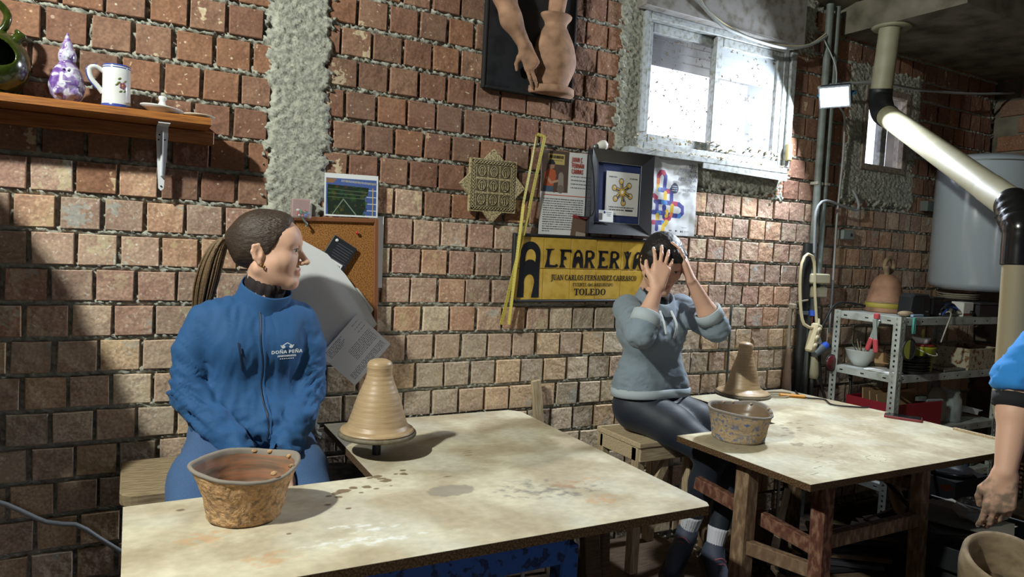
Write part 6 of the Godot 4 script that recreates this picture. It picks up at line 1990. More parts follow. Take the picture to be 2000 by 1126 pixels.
func build_star_and_rule() -> void:
	var m := mat("star_clay", Color("#c6bb9f"), 0.75, {"tex": ntex("t_star", 256, 0.06, [[0.0, "#5a5346"], [0.4, "#b8b09a"], [0.55, "#e8e0ca"], [1.0, "#ffffff"]], 4, 161), "tri": 7.0})
	var s := thing("star_tile", "eight-pointed carved ceramic star tile with nine leaf panels", "tile", Vector3(1.367, 1.697, 0.008), Basis(Vector3.BACK, 0.01))
	var st := PackedVector2Array()
	var hs := 0.108
	var tip := 0.152
	var k := tip - hs
	for i in 4:
		var a := i * PI / 2
		for q in [Vector2(hs, -hs), Vector2(hs, -k), Vector2(tip, 0), Vector2(hs, k)]:
			st.append(q.rotated(a))
	part("plate", Sh.new().prism(st, 0.0, 0.016, Transform3D(), 0.002), m, s)
	var dark := mat("star_patina", "#5a503c", 0.9)
	for i in 3:
		for j in 3:
			var c := Vector3(-0.055 + 0.055 * i, 0.058 - 0.058 * j, 0.0162)
			part("panel", Sh.new().box(c, Vector3(0.047, 0.049, 0.0012)), dark, s)
			var o := Sh.new()
			var leaf := []
			for q in 17:
				var a := TAU * q / 16
				leaf.append(c + Vector3(0.017 * sin(a) * (1.0 - 0.18 * absf(cos(a))), 0.021 * cos(a), 0.002))
			o.tube(leaf, 0.0016, 5)
			o.tube(curve([c + Vector3(-0.008, -0.012, 0.002), c + Vector3(-0.009, 0.004, 0.002), c + Vector3(0, 0.014, 0.002), c + Vector3(0.009, 0.004, 0.002), c + Vector3(0.008, -0.012, 0.002)], 10), 0.0015, 5)
			o.tube([c + Vector3(0, -0.018, 0.002), c + Vector3(0, 0.013, 0.002)], 0.0016, 5)
			part("leaf_relief", o, m, s)
	for sd in 4:
		var bs := Basis(Vector3.BACK, sd * PI / 2)
		part("border", Sh.new().box(bs * Vector3(0, 0.0935, 0.0165), Vector3(0.2, 0.018, 0.001), bs), dark, s)
		part("rope_relief", rope(0.19, 0.0935, bs), m, s)

func rope(l: float, y: float, bs: Basis) -> Sh:
	var s := Sh.new()
	for ph in [0.0, PI]:
		var pts := []
		for i in 49:
			var t := i / 48.0
			pts.append(bs * Vector3((t - 0.5) * l, y + 0.0055 * sin(t * 44.0 + ph), 0.018 + 0.0012 * cos(t * 44.0 + ph)))
		s.tube(pts, 0.0016, 4, false)
	return s

func build_rule() -> void:
	var yel := mat("rule_yellow", Color("#b7a94a"), 0.5)
	var o := thing("folding_rule", "long yellow folding rule hung on the bricks behind the tile sign", "ruler", Vector3(1.57, 1.2, 0.03))
	var b := o.position
	var segs := [[Vector3(1.558, 1.93, 0.035), Vector3(1.5, 1.62, 0.045)], [Vector3(1.5, 1.63, 0.05), Vector3(1.468, 1.12, 0.035)], [Vector3(1.594, 1.925, 0.04), Vector3(1.512, 1.5, 0.042)], [Vector3(1.513, 1.51, 0.037), Vector3(1.432, 1.12, 0.032)], [Vector3(1.558, 1.93, 0.038), Vector3(1.594, 1.922, 0.038)]]
	for q in segs:
		var d: Vector3 = q[1] - q[0]
		var bs := Basis(Quaternion(Vector3.UP, d.normalized()))
		var sg := part("segment", Sh.new().box((q[0] + q[1]) / 2 - b, Vector3(0.014, d.length(), 0.003), bs, 0.0008), yel, o)
		var tk := Sh.new()
		var n := int(d.length() / 0.012)
		for i in n:
			var c: Vector3 = q[0] + d * ((i + 0.5) / n) - b
			tk.box(c + bs * Vector3(0.004, 0, 0.0017), Vector3(0.0035 if i % 5 else 0.007, 0.0012, 0.0003), bs)
		tag(part("scale_marks", tk, M.ink, sg), "black scale marks along the rule", "", "", "stuff")

func build_relief() -> void:
	var o := thing("relief_plaque", "black wall plaque with a terracotta relief of an arm and hand shaping a vase", "sculpture", Vector3(1.515, 2.094, 0.006))
	part("panel", Sh.new().box(Vector3(0.0, 0.31, 0.014), Vector3(0.425, 0.62, 0.012)), mat("slate", Color("#23252b"), 0.55, {"tex": ntex("t_slate", 256, 0.02, [[0.0, "#9a9aa0"], [0.6, "#ffffff"], [1.0, "#ffffff"]], 4, 171), "tri": 2.0}), o)
	part("frame", frame_of(-0.222, 0.215, -0.006, 0.63, 0.012, 0.0, 0.024), M.black_matte, o)
	var terra := mat("terracotta_relief", Color("#c39a83"), 0.85, {"tex": ntex("t_cement", 512, 0.01, []), "tri": 2.6})
	var vp := []
	for q in [[0.0, 0.0], [0.066, 0.0], [0.07, 0.012], [0.085, 0.045], [0.1, 0.08], [0.104, 0.11], [0.099, 0.145], [0.085, 0.19], [0.064, 0.23], [0.05, 0.255], [0.053, 0.268], [0.07, 0.288], [0.074, 0.298], [0.07, 0.303], [0.0, 0.303]]:
		vp.append(Vector2(q[0], q[1]))
	var flat := Basis.from_scale(Vector3(1, 1, 0.7))
	part("vase", Sh.new().lathe(vp, 40, Transform3D(flat, Vector3(0.105, 0.04, 0.03))), terra, o)
	part("turntable", Sh.new().lathe([Vector2(0, 0), Vector2(0.104, 0.0), Vector2(0.108, 0.008), Vector2(0.107, 0.028), Vector2(0.1, 0.032), Vector2(0, 0.032)], 40, Transform3D(Basis.from_scale(Vector3(1, 1, 0.85)), Vector3(0.1, 0.006, 0.02))), terra, o)
	var F := Field.new(Vector3(-0.24, 0.0, 0.0), Vector3(0.06, 0.66, 0.15), 0.004)
	var wr := Vector3(-0.068, 0.178, 0.075)
	F.chain([Vector3(-0.2, 0.58, 0.05), Vector3(-0.165, 0.37, 0.058), Vector3(-0.13, 0.27, 0.066), wr], [0.048, 0.046, 0.04, 0.026], 0.03)
	var d := Vector3(0.46, -0.88, 0.04).normalized()
	var z := Vector3(-0.35, -0.2, 0.9)
	z = (z - d * z.dot(d)).normalized()
	hand_bones(F, Transform3D(Basis(d.cross(z), d, z), wr + d * 0.01), [[0.08, 0.1, 0.1], [0.1, 0.12, 0.1], [0.9, 1.0, 0.6], [1.0, 1.1, 0.6]], 0.03, [Vector3(0.042, 0.03, -0.004), Vector3(0.062, 0.05, -0.006), Vector3(0.07, 0.075, -0.008)], 0.92, 1.0)
	put("arm", skin_mesh([F]), terra, o)
	part("second_arm", Sh.new().tube([Vector3(0.1, 0.33, 0.03), Vector3(0.112, 0.45, 0.034), Vector3(0.12, 0.6, 0.036)], [0.042, 0.048, 0.055], 24, true, 0.8), terra, o)

# ---------------------------------------------------------------- notice board corner
func build_notices() -> void:
	var r := RandomNumberGenerator.new()
	r.seed = 18
	var cb := thing("cork_board", "wood-framed cork notice board behind the person in blue", "notice board", Vector3(0.72, 1.295, 0.016), Basis(Vector3.BACK, 0.03))
	part("cork", Sh.new().box(Vector3(0, 0, 0.003), Vector3(0.3, 0.44, 0.008)), mat("cork", Color("#b58a56"), 0.95, {"tex": ntex("t_cork", 512, 0.11, [[0.0, "#6f5a40"], [0.35, "#b79c78"], [0.6, "#e6d3b4"], [1.0, "#fff3dc"]], 3, 181), "tri": 3.0}), cb)
	for sd in 4:
		var v := sd % 2 == 1
		var sg := -1.0 if sd > 1 else 1.0
		part("frame_bar", Sh.new().box(Vector3(0.158 * sg, 0, 0.008) if v else Vector3(0, 0.222 * sg, 0.008), Vector3(0.018, 0.462, 0.018) if v else Vector3(0.3, 0.018, 0.018), Basis(), 0.003), mat("cork_frame", "#7d4f31", 0.5), cb)
	var pin := thing("push_pin", "red push pin on the cork board", "pin", Vector3(0.797, 1.473, 0.026))
	part("head", Sh.new().ball(Vector3(0, 0, 0.006), Vector3(0.006, 0.006, 0.005), 12), mat("pin_red", "#b02a2c", 0.3), pin)
	part("needle", Sh.new().tube([Vector3(0, 0, -0.004), Vector3(0, 0, 0.004)], 0.0008, 5), M.steel_grey, pin)
	var pk := thing("black_packet", "black printed packet pinned askew on the cork board", "packet", Vector3(0.726, 1.386, 0.034), Basis(Vector3.BACK, -0.52))
	part("packet", Sh.new().box(Vector3.ZERO, Vector3(0.1, 0.118, 0.008), Basis(), 0.002), mat("packet_black", "#1e2026", 0.5), pk)
	part("label", Sh.new().box(Vector3(0.0, -0.036, 0.0044), Vector3(0.07, 0.026, 0.0006)), M.paper_white, pk)
	for i in 12:
		part("bar", Sh.new().box(Vector3(-0.028 + 0.005 * i, -0.038, 0.0048), Vector3(0.0018 + 0.001 * (i % 2), 0.013, 0.0004)), M.ink, pk)
	part("pin_head", Sh.new().ball(Vector3(-0.033, 0.045, 0.006), Vector3(0.006, 0.006, 0.004), 12), M.white_plastic, pk)
	for i in 7:
		part("print_line", Sh.new().box(Vector3(0.008, 0.04 - 0.01 * i, 0.0042), Vector3(0.07 - 0.006 * (i % 3), 0.0025, 0.0004)), mat("packet_ink", "#50535c", 0.6), pk)
	# photo print with the green pot
	var im := Image.create(256, 200, false, Image.FORMAT_RGB8)
	im.fill(Color("#dfe3e6"))
	im.fill_rect(Rect2i(8, 22, 240, 170), Color("#4a5f9c"))
	for k in 26:
		im.fill_rect(Rect2i(80 + 7 * k, 28 + k / 3, 3, 10), Color("#cfc7a0"))
	for k in 4:
		im.fill_rect(Rect2i(200, 70 + 32 * k, 48, 4), Color("#c3cbe0"))
	im.fill_rect(Rect2i(228, 60, 4, 132), Color("#c8b25a"))
	im_poly(im, PackedVector2Array([Vector2(16, 52), Vector2(210, 60), Vector2(206, 92), Vector2(190, 108), Vector2(196, 150), Vector2(180, 192), Vector2(18, 192), Vector2(14, 110)]), Color("#1f2d22"))
	for k in 70:
		im_disc(im, Vector2(r.randf_range(18, 195), r.randf_range(56, 188)), r.randf_range(3, 11), Color(r.randf_range(0.08, 0.4), r.randf_range(0.18, 0.42), r.randf_range(0.1, 0.2), 0.55))
	for k in 3:
		im_line(im, Vector2(20, 74 + 18 * k), Vector2(205, 82 + 16 * k), 4, Color("#51624a"))
	im_line(im, Vector2(40, 190), Vector2(90, 118), 5, Color("#7f8d7c"))
	im_line(im, Vector2(90, 118), Vector2(150, 190), 5, Color("#7f8d7c"))
	im_poly(im, PackedVector2Array([Vector2(10, 24), Vector2(60, 24), Vector2(40, 46), Vector2(10, 44)]), Color("#8c6a52"))
	var ph := thing("photo_print", "colour print of a green glazed pot with white margins", "print", Vector3(0.771, 1.61, 0.03), Basis(Vector3.BACK, 0.02))
	part("paper", sheet(0.202, 0.157, func(x, y): return 0.003 * sin(x * 20), 10, 4), printed("print_pot", im, 0.35), ph)
	var sp := Image.create(48, 256, false, Image.FORMAT_RGB8)
	sp.fill(Color("#dcdfe2"))
	for k in 40:
		im_disc(sp, Vector2(r.randf_range(2, 20), r.randf_range(10, 150)), r.randf_range(4, 9), Color(r.randf_range(0.1, 0.6), r.randf_range(0.2, 0.55), r.randf_range(0.2, 0.35)))
	for k in 12:
		im_disc(sp, Vector2(r.randf_range(2, 18), r.randf_range(170, 230)), 7, Color("#d8b3b0"))
	var st := thing("photo_print", "narrow strip of a colour print sticking out beside the cork board", "print", Vector3(0.878, 1.403, 0.012), Basis(Vector3.BACK, 0.02))
	part("paper", sheet(0.06, 0.275, func(x, y): return 0.002 * sin(y * 20), 2, 10), printed("print_strip", sp, 0.35), st)
	# large white sheet, smaller sheet and typed page
	var ws := part("white_sheet", paper_shape(PackedVector2Array([Vector2(-0.12, 0.2), Vector2(-0.08, 0.225), Vector2(0.02, 0.175), Vector2(0.09, 0.1), Vector2(0.165, -0.0), Vector2(0.215, -0.085), Vector2(0.06, -0.235), Vector2(-0.12, -0.235)]), 0.02), mat("paper_soft", "#d3d6d8", 0.85), null, Transform3D(Basis(Vector3.UP, -0.05), Vector3(0.665, 1.215, 0.045)))
	tag(ws, "large curled white sheet of paper pinned over the cork board", "paper")
	var ss := part("white_sheet", paper_shape(PackedVector2Array([Vector2(-0.05, 0.09), Vector2(-0.01, 0.08), Vector2(0.055, -0.0), Vector2(0.02, -0.06), Vector2(-0.06, -0.02)]), 0.006), mat("paper_pale", "#c3c6c4", 0.85), null, Transform3D(Basis(), Vector3(0.815, 1.185, 0.038)))
	tag(ss, "small pale paper corner between the large sheet and the typed page", "paper")
	var dm := Image.create(160, 220, false, Image.FORMAT_RGB8)
	dm.fill(Color("#cfd0d4"))
	for k in 6:
		dashes(dm, r, 14, 80 - 6 * (k % 3), 12 + 7 * k, 3, Color("#6c6d74"))
	for k in 3:
		dashes(dm, r, 120, 150, 20 + 20 * k, 3, Color("#7c7d84"))
	for k in 8:
		dashes(dm, r, 60, 150, 86 + 8 * k, 3, Color("#6a6b72"))
	for k in 5:
		dashes(dm, r, 12, 150, 168 + 7 * k, 3, Color("#5c5d64"))
	var dc := thing("typed_page", "typed page hanging askew below the cork board", "page", Vector3(0.802, 1.035, 0.055), Basis(Vector3.BACK, 0.86) * Basis(Vector3.RIGHT, 0.06))
	part("paper", sheet(0.205, 0.185, func(x, y): return 0.008 * cos(y * 9.0), 4, 10), printed("print_typed", dm), dc)
	# box of pins, clip
	var bx := thing("pin_box", "clear little box of coloured pins on the cement strip", "box", Vector3(0.587, 1.55, 0.035))
	part("tray", Sh.new().box(Vector3(0, 0, -0.008), Vector3(0.066, 0.066, 0.012), Basis(), 0.003), mat("tray_pink", "#9c5f5a", 0.5), bx)
	part("lid", Sh.new().box(Vector3(0, 0, 0.008), Vector3(0.07, 0.07, 0.018), Basis(), 0.004), mat("clear_plastic", Color(0.9, 0.9, 0.92), 0.1, {"alpha": 0.15}), bx)
	for i in 14:
		part("pin", Sh.new().ball(Vector3(r.randf_range(-0.026, 0.026), r.randf_range(-0.028, -0.006), 0.003), Vector3(0.005, 0.005, 0.004), 8), mat("pin_%d" % (i % 4), ["#b02a2c", "#2d5fa8", "#2f7a4a", "#d0d0c8"][i % 4], 0.3), bx)
	var cl := part("metal_clip", Sh.new().tube(curve([Vector3(0, 0.012, 0), Vector3(0.008, 0.0, 0.003), Vector3(0.018, -0.012, 0.002), Vector3(0.014, -0.02, 0.0)], 8), 0.004, 6), M.steel_grey, null, Transform3D(Basis(), Vector3(0.59, 1.505, 0.042)))
	tag(cl, "metal clip on the cork board's top edge", "clip")

func paper_shape(poly: PackedVector2Array, curl: float) -> Sh:
	var s := Sh.new()
	s.smooth(true)
	var c := Vector2.ZERO
	for p in poly:
		c += p / poly.size()
	var f := func(p: Vector2) -> Vector3:
		return Vector3(p.x, p.y, curl * (p.x * 3.0 * absf(p.x) * 3.0 - p.y * 0.6) + 0.004 * sin(p.x * 30 + p.y * 18))
	var n := 6
	for i in poly.size():
		var a := poly[i]
		var b := poly[(i + 1) % poly.size()]
		for k in n:
			var t0 := float(k) / n
			var t1 := float(k + 1) / n
			for m in 3:
				var p0 := a.lerp(b, m / 3.0)
				var p1 := a.lerp(b, (m + 1) / 3.0)
				s.out4(f.call(c.lerp(p0, t0)), f.call(c.lerp(p0, t1)), f.call(c.lerp(p1, t1)), f.call(c.lerp(p1, t0)), Vector3(0, 0, 1))
	return s

# ---------------------------------------------------------------- pipes, water heater, cables
func cable(called: String, label: String, pts: Array, r: float, m: Material, n := 24) -> void:
	tag(part(called, Sh.new().tube(curve(pts, n), r, 6), m, null), label, "cable")

func build_pipes() -> void:
	var grey := mat("conduit", Color("#7c8583"), 0.55, {"tex": ntex("t_paint", 256, 0.02, []), "tri": 2.0})
	for q in [[3.365, "wider grey conduit pipe running up the corner of the brick wall", 0.02], [3.43, "slim grey conduit pipe beside the wider one", 0.014]]:
		var c := thing("conduit_pipe", q[1], "pipe", Vector3(q[0], 0, 0.032))
		part("tube", Sh.new().tube([Vector3(0.012, 0.0, 0), Vector3(-0.01, 2.84, 0)], q[2], 12), grey, c)
		for y in [0.5, 1.2, 1.88, 2.4]:
			part("clamp", Sh.new().box(Vector3(0.0, y, -0.008), Vector3(q[2] * 2.6, 0.016, 0.05), Basis(), 0.003), mat("clamp_pale", "#a39f94", 0.6), c)
	var dark := thing("drain_pipe", "black pipe running down the wall behind the yellow cord", "pipe", Vector3(3.318, 0, 0.036))
	part("tube", Sh.new().tube([Vector3(0, 0, 0), Vector3(0, 1.55, 0)], 0.026, 12), M.steel_dark, dark)
	part("collar", Sh.new().tube([Vector3(0, 1.16, 0), Vector3(0, 1.18, 0)], 0.031, 12), M.steel_grey, dark)
	# flue
	var cream := mat("flue_cream", Color("#a3a08c"), 0.5, {"tex": ntex("t_flue", 256, 0.01, [[0.0, "#b9b4a0"], [0.5, "#e8e4d6"], [1.0, "#ffffff"]], 4, 191), "tri": 1.5})
	var f := thing("flue_pipe", "cream flue pipe with black elbows slanting down from the ceiling", "pipe", Vector3(3.52, 2.85, 0.25))
	var b := f.position
	var R := 0.053
	var p0 := Vector3(3.575, 2.86, 0.25)
	var p1 := Vector3(3.525, 2.33, 0.25)
	var p2 := Vector3(3.45, 2.23, 0.33)
	var p3 := Vector3(2.79, 1.69, 1.3)
	var p4 := Vector3(2.735, 1.605, 1.36)
	var p5 := Vector3(2.73, 1.48, 1.365)
	var p6 := Vector3(2.73, 1.02, 1.375)
	part("vertical_pipe", Sh.new().tube([p0 - b, p1 - b], R, 24), cream, f)
	part("ceiling_flange", Sh.new().lathe([Vector2(0.05, -0.16), Vector2(0.09, -0.162), Vector2(0.1, -0.152), Vector2(0.055, -0.145)], 28, Transform3D(Basis(), p0 - b)), cream, f)
	part("elbow", Sh.new().tube(curve([p1 + Vector3(0, 0.05, 0) - b, p1 - b, p1.lerp(p2, 0.55) + Vector3(0, -0.012, 0) - b, p2 - b, p2.lerp(p3, 0.04) - b], 10), R + 0.005, 24), M.black_plastic, f)
	part("slanted_pipe", Sh.new().tube([p2 - b, p2.lerp(p3, 0.86) - b, p3 - b], R, 24), cream, f)
	part("sleeve", Sh.new().tube([p2.lerp(p3, 0.86) - b, p2.lerp(p3, 0.99) - b], R + 0.002, 24), cream, f)
	var el := curve([p2.lerp(p3, 0.985), p3, p3.lerp(p4, 0.6), p4, p4.lerp(p5, 0.5), p5], 28)
	var rr := []
	for i in el.size():
		rr.append(R + 0.004 + (0.005 * absf(sin(i * 0.9)) if i < 16 else 0.0))
	part("elbow", Sh.new().tube(el.map(func(v): return v - b), rr, 24), mat("gloss_black", "#121316", 0.2, {"coat": 0.6}), f)
	part("lower_pipe", Sh.new().tube([p5 - b, p6 - b], R - 0.003, 24), mat("flue_tan", Color("#8c8064"), 0.6), f)
	part("lower_elbow", Sh.new().tube(curve([p6 - b, p6 + Vector3(0.02, -0.06, 0) - b, p6 + Vector3(0.1, -0.1, 0.02) - b, Vector3(3.5, 0.9, 1.6) - b], 14), R, 20), M.flue_tan, f)
	var st := thing("iron_stove", "black iron stove at the foot of the flue", "stove", Vector3(3.75, 0, 1.75))
	part("body", Sh.new().box(Vector3(0, 0.55, 0), Vector3(0.5, 0.8, 0.45), Basis(), 0.02), M.steel_dark, st)
	for q in [Vector2(-0.2, -0.17), Vector2(0.2, -0.17), Vector2(-0.2, 0.17), Vector2(0.2, 0.17)]:
		part("leg", Sh.new().box(Vector3(q.x, 0.08, q.y), Vector3(0.04, 0.16, 0.04)), M.steel_dark, st)
	part("door", Sh.new().box(Vector3(-0.255, 0.55, 0), Vector3(0.02, 0.4, 0.3), Basis(), 0.005), M.steel_dark, st)
	# water heater
	var wh := thing("water_heater", "white enamel cylindrical water heater on the wall above the metal shelves", "water heater", Vector3(4.52, 1.33, 0.3))
	var en := mat("enamel", Color("#aab4be"), 0.16, {"coat": 0.7})
	part("tank", Sh.new().lathe([Vector2(0, 0), Vector2(0.22, 0.0), Vector2(0.255, 0.02), Vector2(0.262, 0.04), Vector2(0.262, 0.745), Vector2(0.255, 0.765), Vector2(0.2, 0.79), Vector2(0, 0.8)], 56), en, wh)
	part("seam", Sh.new().lathe([Vector2(0.2615, 0.742), Vector2(0.266, 0.746), Vector2(0.2615, 0.75)], 56), M.steel_grey, wh)
	part("bracket", Sh.new().box(Vector3(0, 0.5, -0.275), Vector3(0.3, 0.06, 0.05)), M.steel_grey, wh)
	part("bolt", Sh.new().ball(Vector3(-0.2, 0.42, 0.17), Vector3(0.006, 0.006, 0.006), 8), M.steel_dark, wh)
	# standing rods and a water tap by the wall
	var rod := part("iron_rod", Sh.new().tube([Vector3(0, 0, 0), Vector3(0.015, 0.46, -0.02)], 0.006, 8), mat("rod_grey", "#4f5654", 0.5), null, Transform3D(Basis(), Vector3(2.76, 0.75, 0.05)))
	tag(rod, "thin dark rod standing against the bricks behind the clay bell", "rod")
	var tp := thing("water_tap", "pale water pipe with a tap rising behind the box cutter", "tap", Vector3(3.24, 0, 0.03))
	part("riser", Sh.new().tube([Vector3(0, 0, 0), Vector3(-0.012, 1.22, 0)], 0.009, 8), mat("pipe_pale", "#8f8778", 0.6), tp)
	part("lagging", Sh.new().tube([Vector3(0, 0.74, 0.0), Vector3(-0.006, 0.84, 0), Vector3(-0.008, 0.98, 0)], [0.026, 0.02, 0.012], 10), mat("lagging", "#8a7464", 0.95), tp)
	part("tap_body", Sh.new().box(Vector3(-0.012, 1.205, 0.01), Vector3(0.03, 0.03, 0.04), Basis(), 0.006), M.pipe_pale, tp)
	part("lever", Sh.new().tube([Vector3(-0.012, 1.225, 0.02), Vector3(0.08, 1.24, 0.03)], 0.006, 6), M.pipe_pale, tp)

func build_cables() -> void:
	var white := mat("cable_white", "#9ea3a6", 0.5)
	var black := mat("cable_black", "#18191c", 0.6)
	var cream: Material = M.cream_plastic
	cable("cable", "grey cable sagging across the roller shutter box", [Vector3(2.29, 2.8, 0.085), Vector3(2.33, 2.66, 0.09), Vector3(2.5, 2.56, 0.09), Vector3(2.78, 2.525, 0.09), Vector3(3.04, 2.54, 0.08), Vector3(3.25, 2.62, 0.06), Vector3(3.36, 2.68, 0.03)], 0.008, white)
	cable("cable", "second thinner cable beside the sagging one over the window", [Vector3(2.31, 2.8, 0.08), Vector3(2.4, 2.62, 0.085), Vector3(2.7, 2.535, 0.085), Vector3(3.0, 2.545, 0.08), Vector3(3.2, 2.6, 0.06), Vector3(3.35, 2.69, 0.03)], 0.005, cream)
	cable("cable", "thin cable slanting down to the glowing floodlight", [Vector3(3.3, 2.64, 0.05), Vector3(3.36, 2.5, 0.09), Vector3(3.31, 2.36, 0.14)], 0.004, white, 8)
	cable("cable", "white cable strung across the dark corner in front of the flue", [Vector3(3.34, 2.4, 0.08), Vector3(3.65, 2.455, 0.12), Vector3(4.1, 2.48, 0.12), Vector3(4.7, 2.55, 0.1), Vector3(5.13, 2.62, 0.1)], 0.008, white)
	cable("cable", "pale cable hanging down from the floodlight along the wall", [Vector3(3.33, 2.29, 0.14), Vector3(3.52, 2.25, 0.05), Vector3(3.56, 2.06, 0.03), Vector3(3.55, 1.72, 0.03), Vector3(3.56, 1.32, 0.03), Vector3(3.56, 1.05, 0.03)], 0.006, white)
	cable("cable", "white cable making a loose loop out of the conduit", [Vector3(3.34, 1.5, 0.06), Vector3(3.32, 1.73, 0.07), Vector3(3.37, 1.785, 0.08), Vector3(3.53, 1.77, 0.07), Vector3(3.69, 1.755, 0.05), Vector3(3.715, 1.8, 0.04), Vector3(3.67, 1.87, 0.03)], 0.0075, white)
	cable("cable", "long cream cord looped over a nail and down to the socket bar", [Vector3(3.345, 1.09, 0.085), Vector3(3.27, 1.12, 0.08), Vector3(3.24, 1.28, 0.07), Vector3(3.235, 1.43, 0.07), Vector3(3.275, 1.49, 0.07), Vector3(3.325, 1.46, 0.075), Vector3(3.345, 1.3, 0.08), Vector3(3.375, 1.12, 0.085)], 0.0085, cream)
	cable("cable", "black cord rising from the socket bar to the metal shelves", [Vector3(3.34, 0.98, 0.09), Vector3(3.42, 1.12, 0.1), Vector3(3.5, 1.22, 0.1), Vector3(3.62, 1.23, 0.12), Vector3(3.8, 1.2, 0.16)], 0.007, black)
	cable("cable", "black cord drooping beside the metal shelves' back post", [Vector3(3.42, 0.98, 0.08), Vector3(3.47, 0.75, 0.08), Vector3(3.52, 0.62, 0.12), Vector3(3.6, 0.72, 0.16), Vector3(3.64, 0.86, 0.12)], 0.008, black)
	cable("cable", "thin black cord lying on the far table's back corner", [Vector3(3.2, 0.756, 0.12), Vector3(3.1, 0.756, 0.25), Vector3(3.17, 0.756, 0.32), Vector3(3.1, 0.756, 0.42), Vector3(3.18, 0.756, 0.5), Vector3(3.24, 0.756, 0.52)], 0.004, black)
	cable("cable", "coil of pale twine on the table behind the box cutter", [Vector3(2.86, 0.756, 0.2), Vector3(2.9, 0.756, 0.12), Vector3(3.05, 0.756, 0.1), Vector3(3.12, 0.756, 0.16), Vector3(3.0, 0.757, 0.22), Vector3(2.88, 0.757, 0.16), Vector3(2.98, 0.757, 0.08)], 0.004, mat("twine", "#a89a80", 0.9))
	cable("cable", "white cable hanging along the dark bricks beside the near table", [Vector3(-0.55, 0.66, 0.06), Vector3(-0.3, 0.595, 0.05), Vector3(-0.17, 0.51, 0.05), Vector3(-0.09, 0.49, 0.05), Vector3(-0.02, 0.43, 0.05), Vector3(0.09, 0.34, 0.06), Vector3(0.3, 0.2, 0.06)], 0.0075, white)
	cable("cable", "white cable curving down beside the blue table leg", [Vector3(1.0, 0.72, 1.0), Vector3(0.98, 0.6, 1.06), Vector3(0.94, 0.45, 1.08), Vector3(0.86, 0.2, 1.05)], 0.006, white)
	var sb := thing("socket_bar", "cream plastic socket bar hanging from its cord", "power strip", Vector3(3.36, 1.035, 0.085), Basis(Vector3.BACK, -0.28))
	part("body", Sh.new().box(Vector3.ZERO, Vector3(0.055, 0.16, 0.045), Basis(), 0.009), cream, sb)
	part("neck", Sh.new().tube([Vector3(0, 0.08, 0), Vector3(0, 0.11, 0)], [0.014, 0.008], 10), cream, sb)
	for i in 3:
		part("socket", Sh.new().lathe([Vector2(0, 0), Vector2(0.017, 0), Vector2(0.018, 0.002), Vector2(0, 0.0022)], 18, Transform3D(Basis(Vector3.RIGHT, PI / 2), Vector3(0, 0.045 - 0.045 * i, 0.0226))), cream, sb)
	var pg := thing("power_plug", "grey and blue round power plug below the socket bar", "plug", Vector3(3.39, 0.965, 0.1), Basis(Vector3.BACK, -1.1))
	part("grip", Sh.new().tube([Vector3(0, -0.04, 0), Vector3(0, 0.03, 0)], [0.02, 0.026], 12), mat("plug_grey", "#565c60", 0.6), pg)
	part("collar", Sh.new().tube([Vector3(0, 0.03, 0), Vector3(0, 0.07, 0)], [0.024, 0.02], 12), mat("plug_blue", "#2d55c0", 0.5), pg)
	for q in [[Vector3(3.395, 1.36, 0.05), Vector3(0.15, 0.055, 0.06), "#bdb69b", "upper cream junction box on the conduit"], [Vector3(3.4, 1.285, 0.05), Vector3(0.12, 0.06, 0.05), "#a9a28c", "lower beige junction box on the conduit"]]:
		var jb := thing("junction_box", q[3], "junction box", q[0])
		part("box", Sh.new().box(Vector3.ZERO, q[1], Basis(), 0.008), mat("jb_" + q[2], q[2], 0.6), jb)
		part("cover", Sh.new().box(Vector3(0, 0, q[1].z / 2), Vector3(q[1].x * 0.9, q[1].y * 0.85, 0.006), Basis(), 0.002), mat("jb_" + q[2], q[2]), jb)
	var bp := thing("blue_connector", "blue connector under the junction boxes", "plug", Vector3(3.37, 1.2, 0.06))
	part("body", Sh.new().tube([Vector3(0, -0.02, 0), Vector3(0, 0.05, 0)], 0.022, 12), mat("conn_grey", "#3a4046", 0.6), bp)
	part("ring", Sh.new().tube([Vector3(0, -0.045, 0), Vector3(0, -0.015, 0)], 0.024, 12), M.plug_blue, bp)
	part("lead", Sh.new().tube(curve([Vector3(0, -0.045, 0), Vector3(0.004, -0.12, 0.0), Vector3(0.03, -0.18, 0.02)], 8), 0.006, 6), mat("lead_red", "#6e3a35", 0.7), bp)
	var sk := thing("wall_socket", "small grey switch box on the dark bricks", "switch", Vector3(3.66, 1.614, 0.016))
	part("box", Sh.new().box(Vector3.ZERO, Vector3(0.1, 0.055, 0.04), Basis(), 0.005), mat("switch_grey", "#7f8a8a", 0.5), sk)
	part("knob", Sh.new().ball(Vector3(0.02, 0, 0.02), Vector3(0.01, 0.01, 0.006), 10), M.steel_dark, sk)
	var red := thing("round_reflector", "dark red round reflector hanging by the shelf post", "reflector", Vector3(3.47, 0.9, 0.12))
	part("disc", Sh.new().lathe([Vector2(0, 0), Vector2(0.04, 0.0), Vector2(0.045, 0.006), Vector2(0.035, 0.014), Vector2(0, 0.018)], 24, Transform3D(Basis(Vector3.RIGHT, PI / 2), Vector3.ZERO)), mat("reflector_red", "#5e2126", 0.35), red)
	part("rim", Sh.new().lathe([Vector2(0.043, -0.004), Vector2(0.048, 0.0), Vector2(0.048, 0.006), Vector2(0.043, 0.008)], 24, Transform3D(Basis(Vector3.RIGHT, PI / 2), Vector3.ZERO)), M.steel_dark, red)
	var fn := thing("plastic_funnel", "white plastic funnel and bottle hanging behind the shelf post", "funnel", Vector3(3.44, 0.86, 0.04))
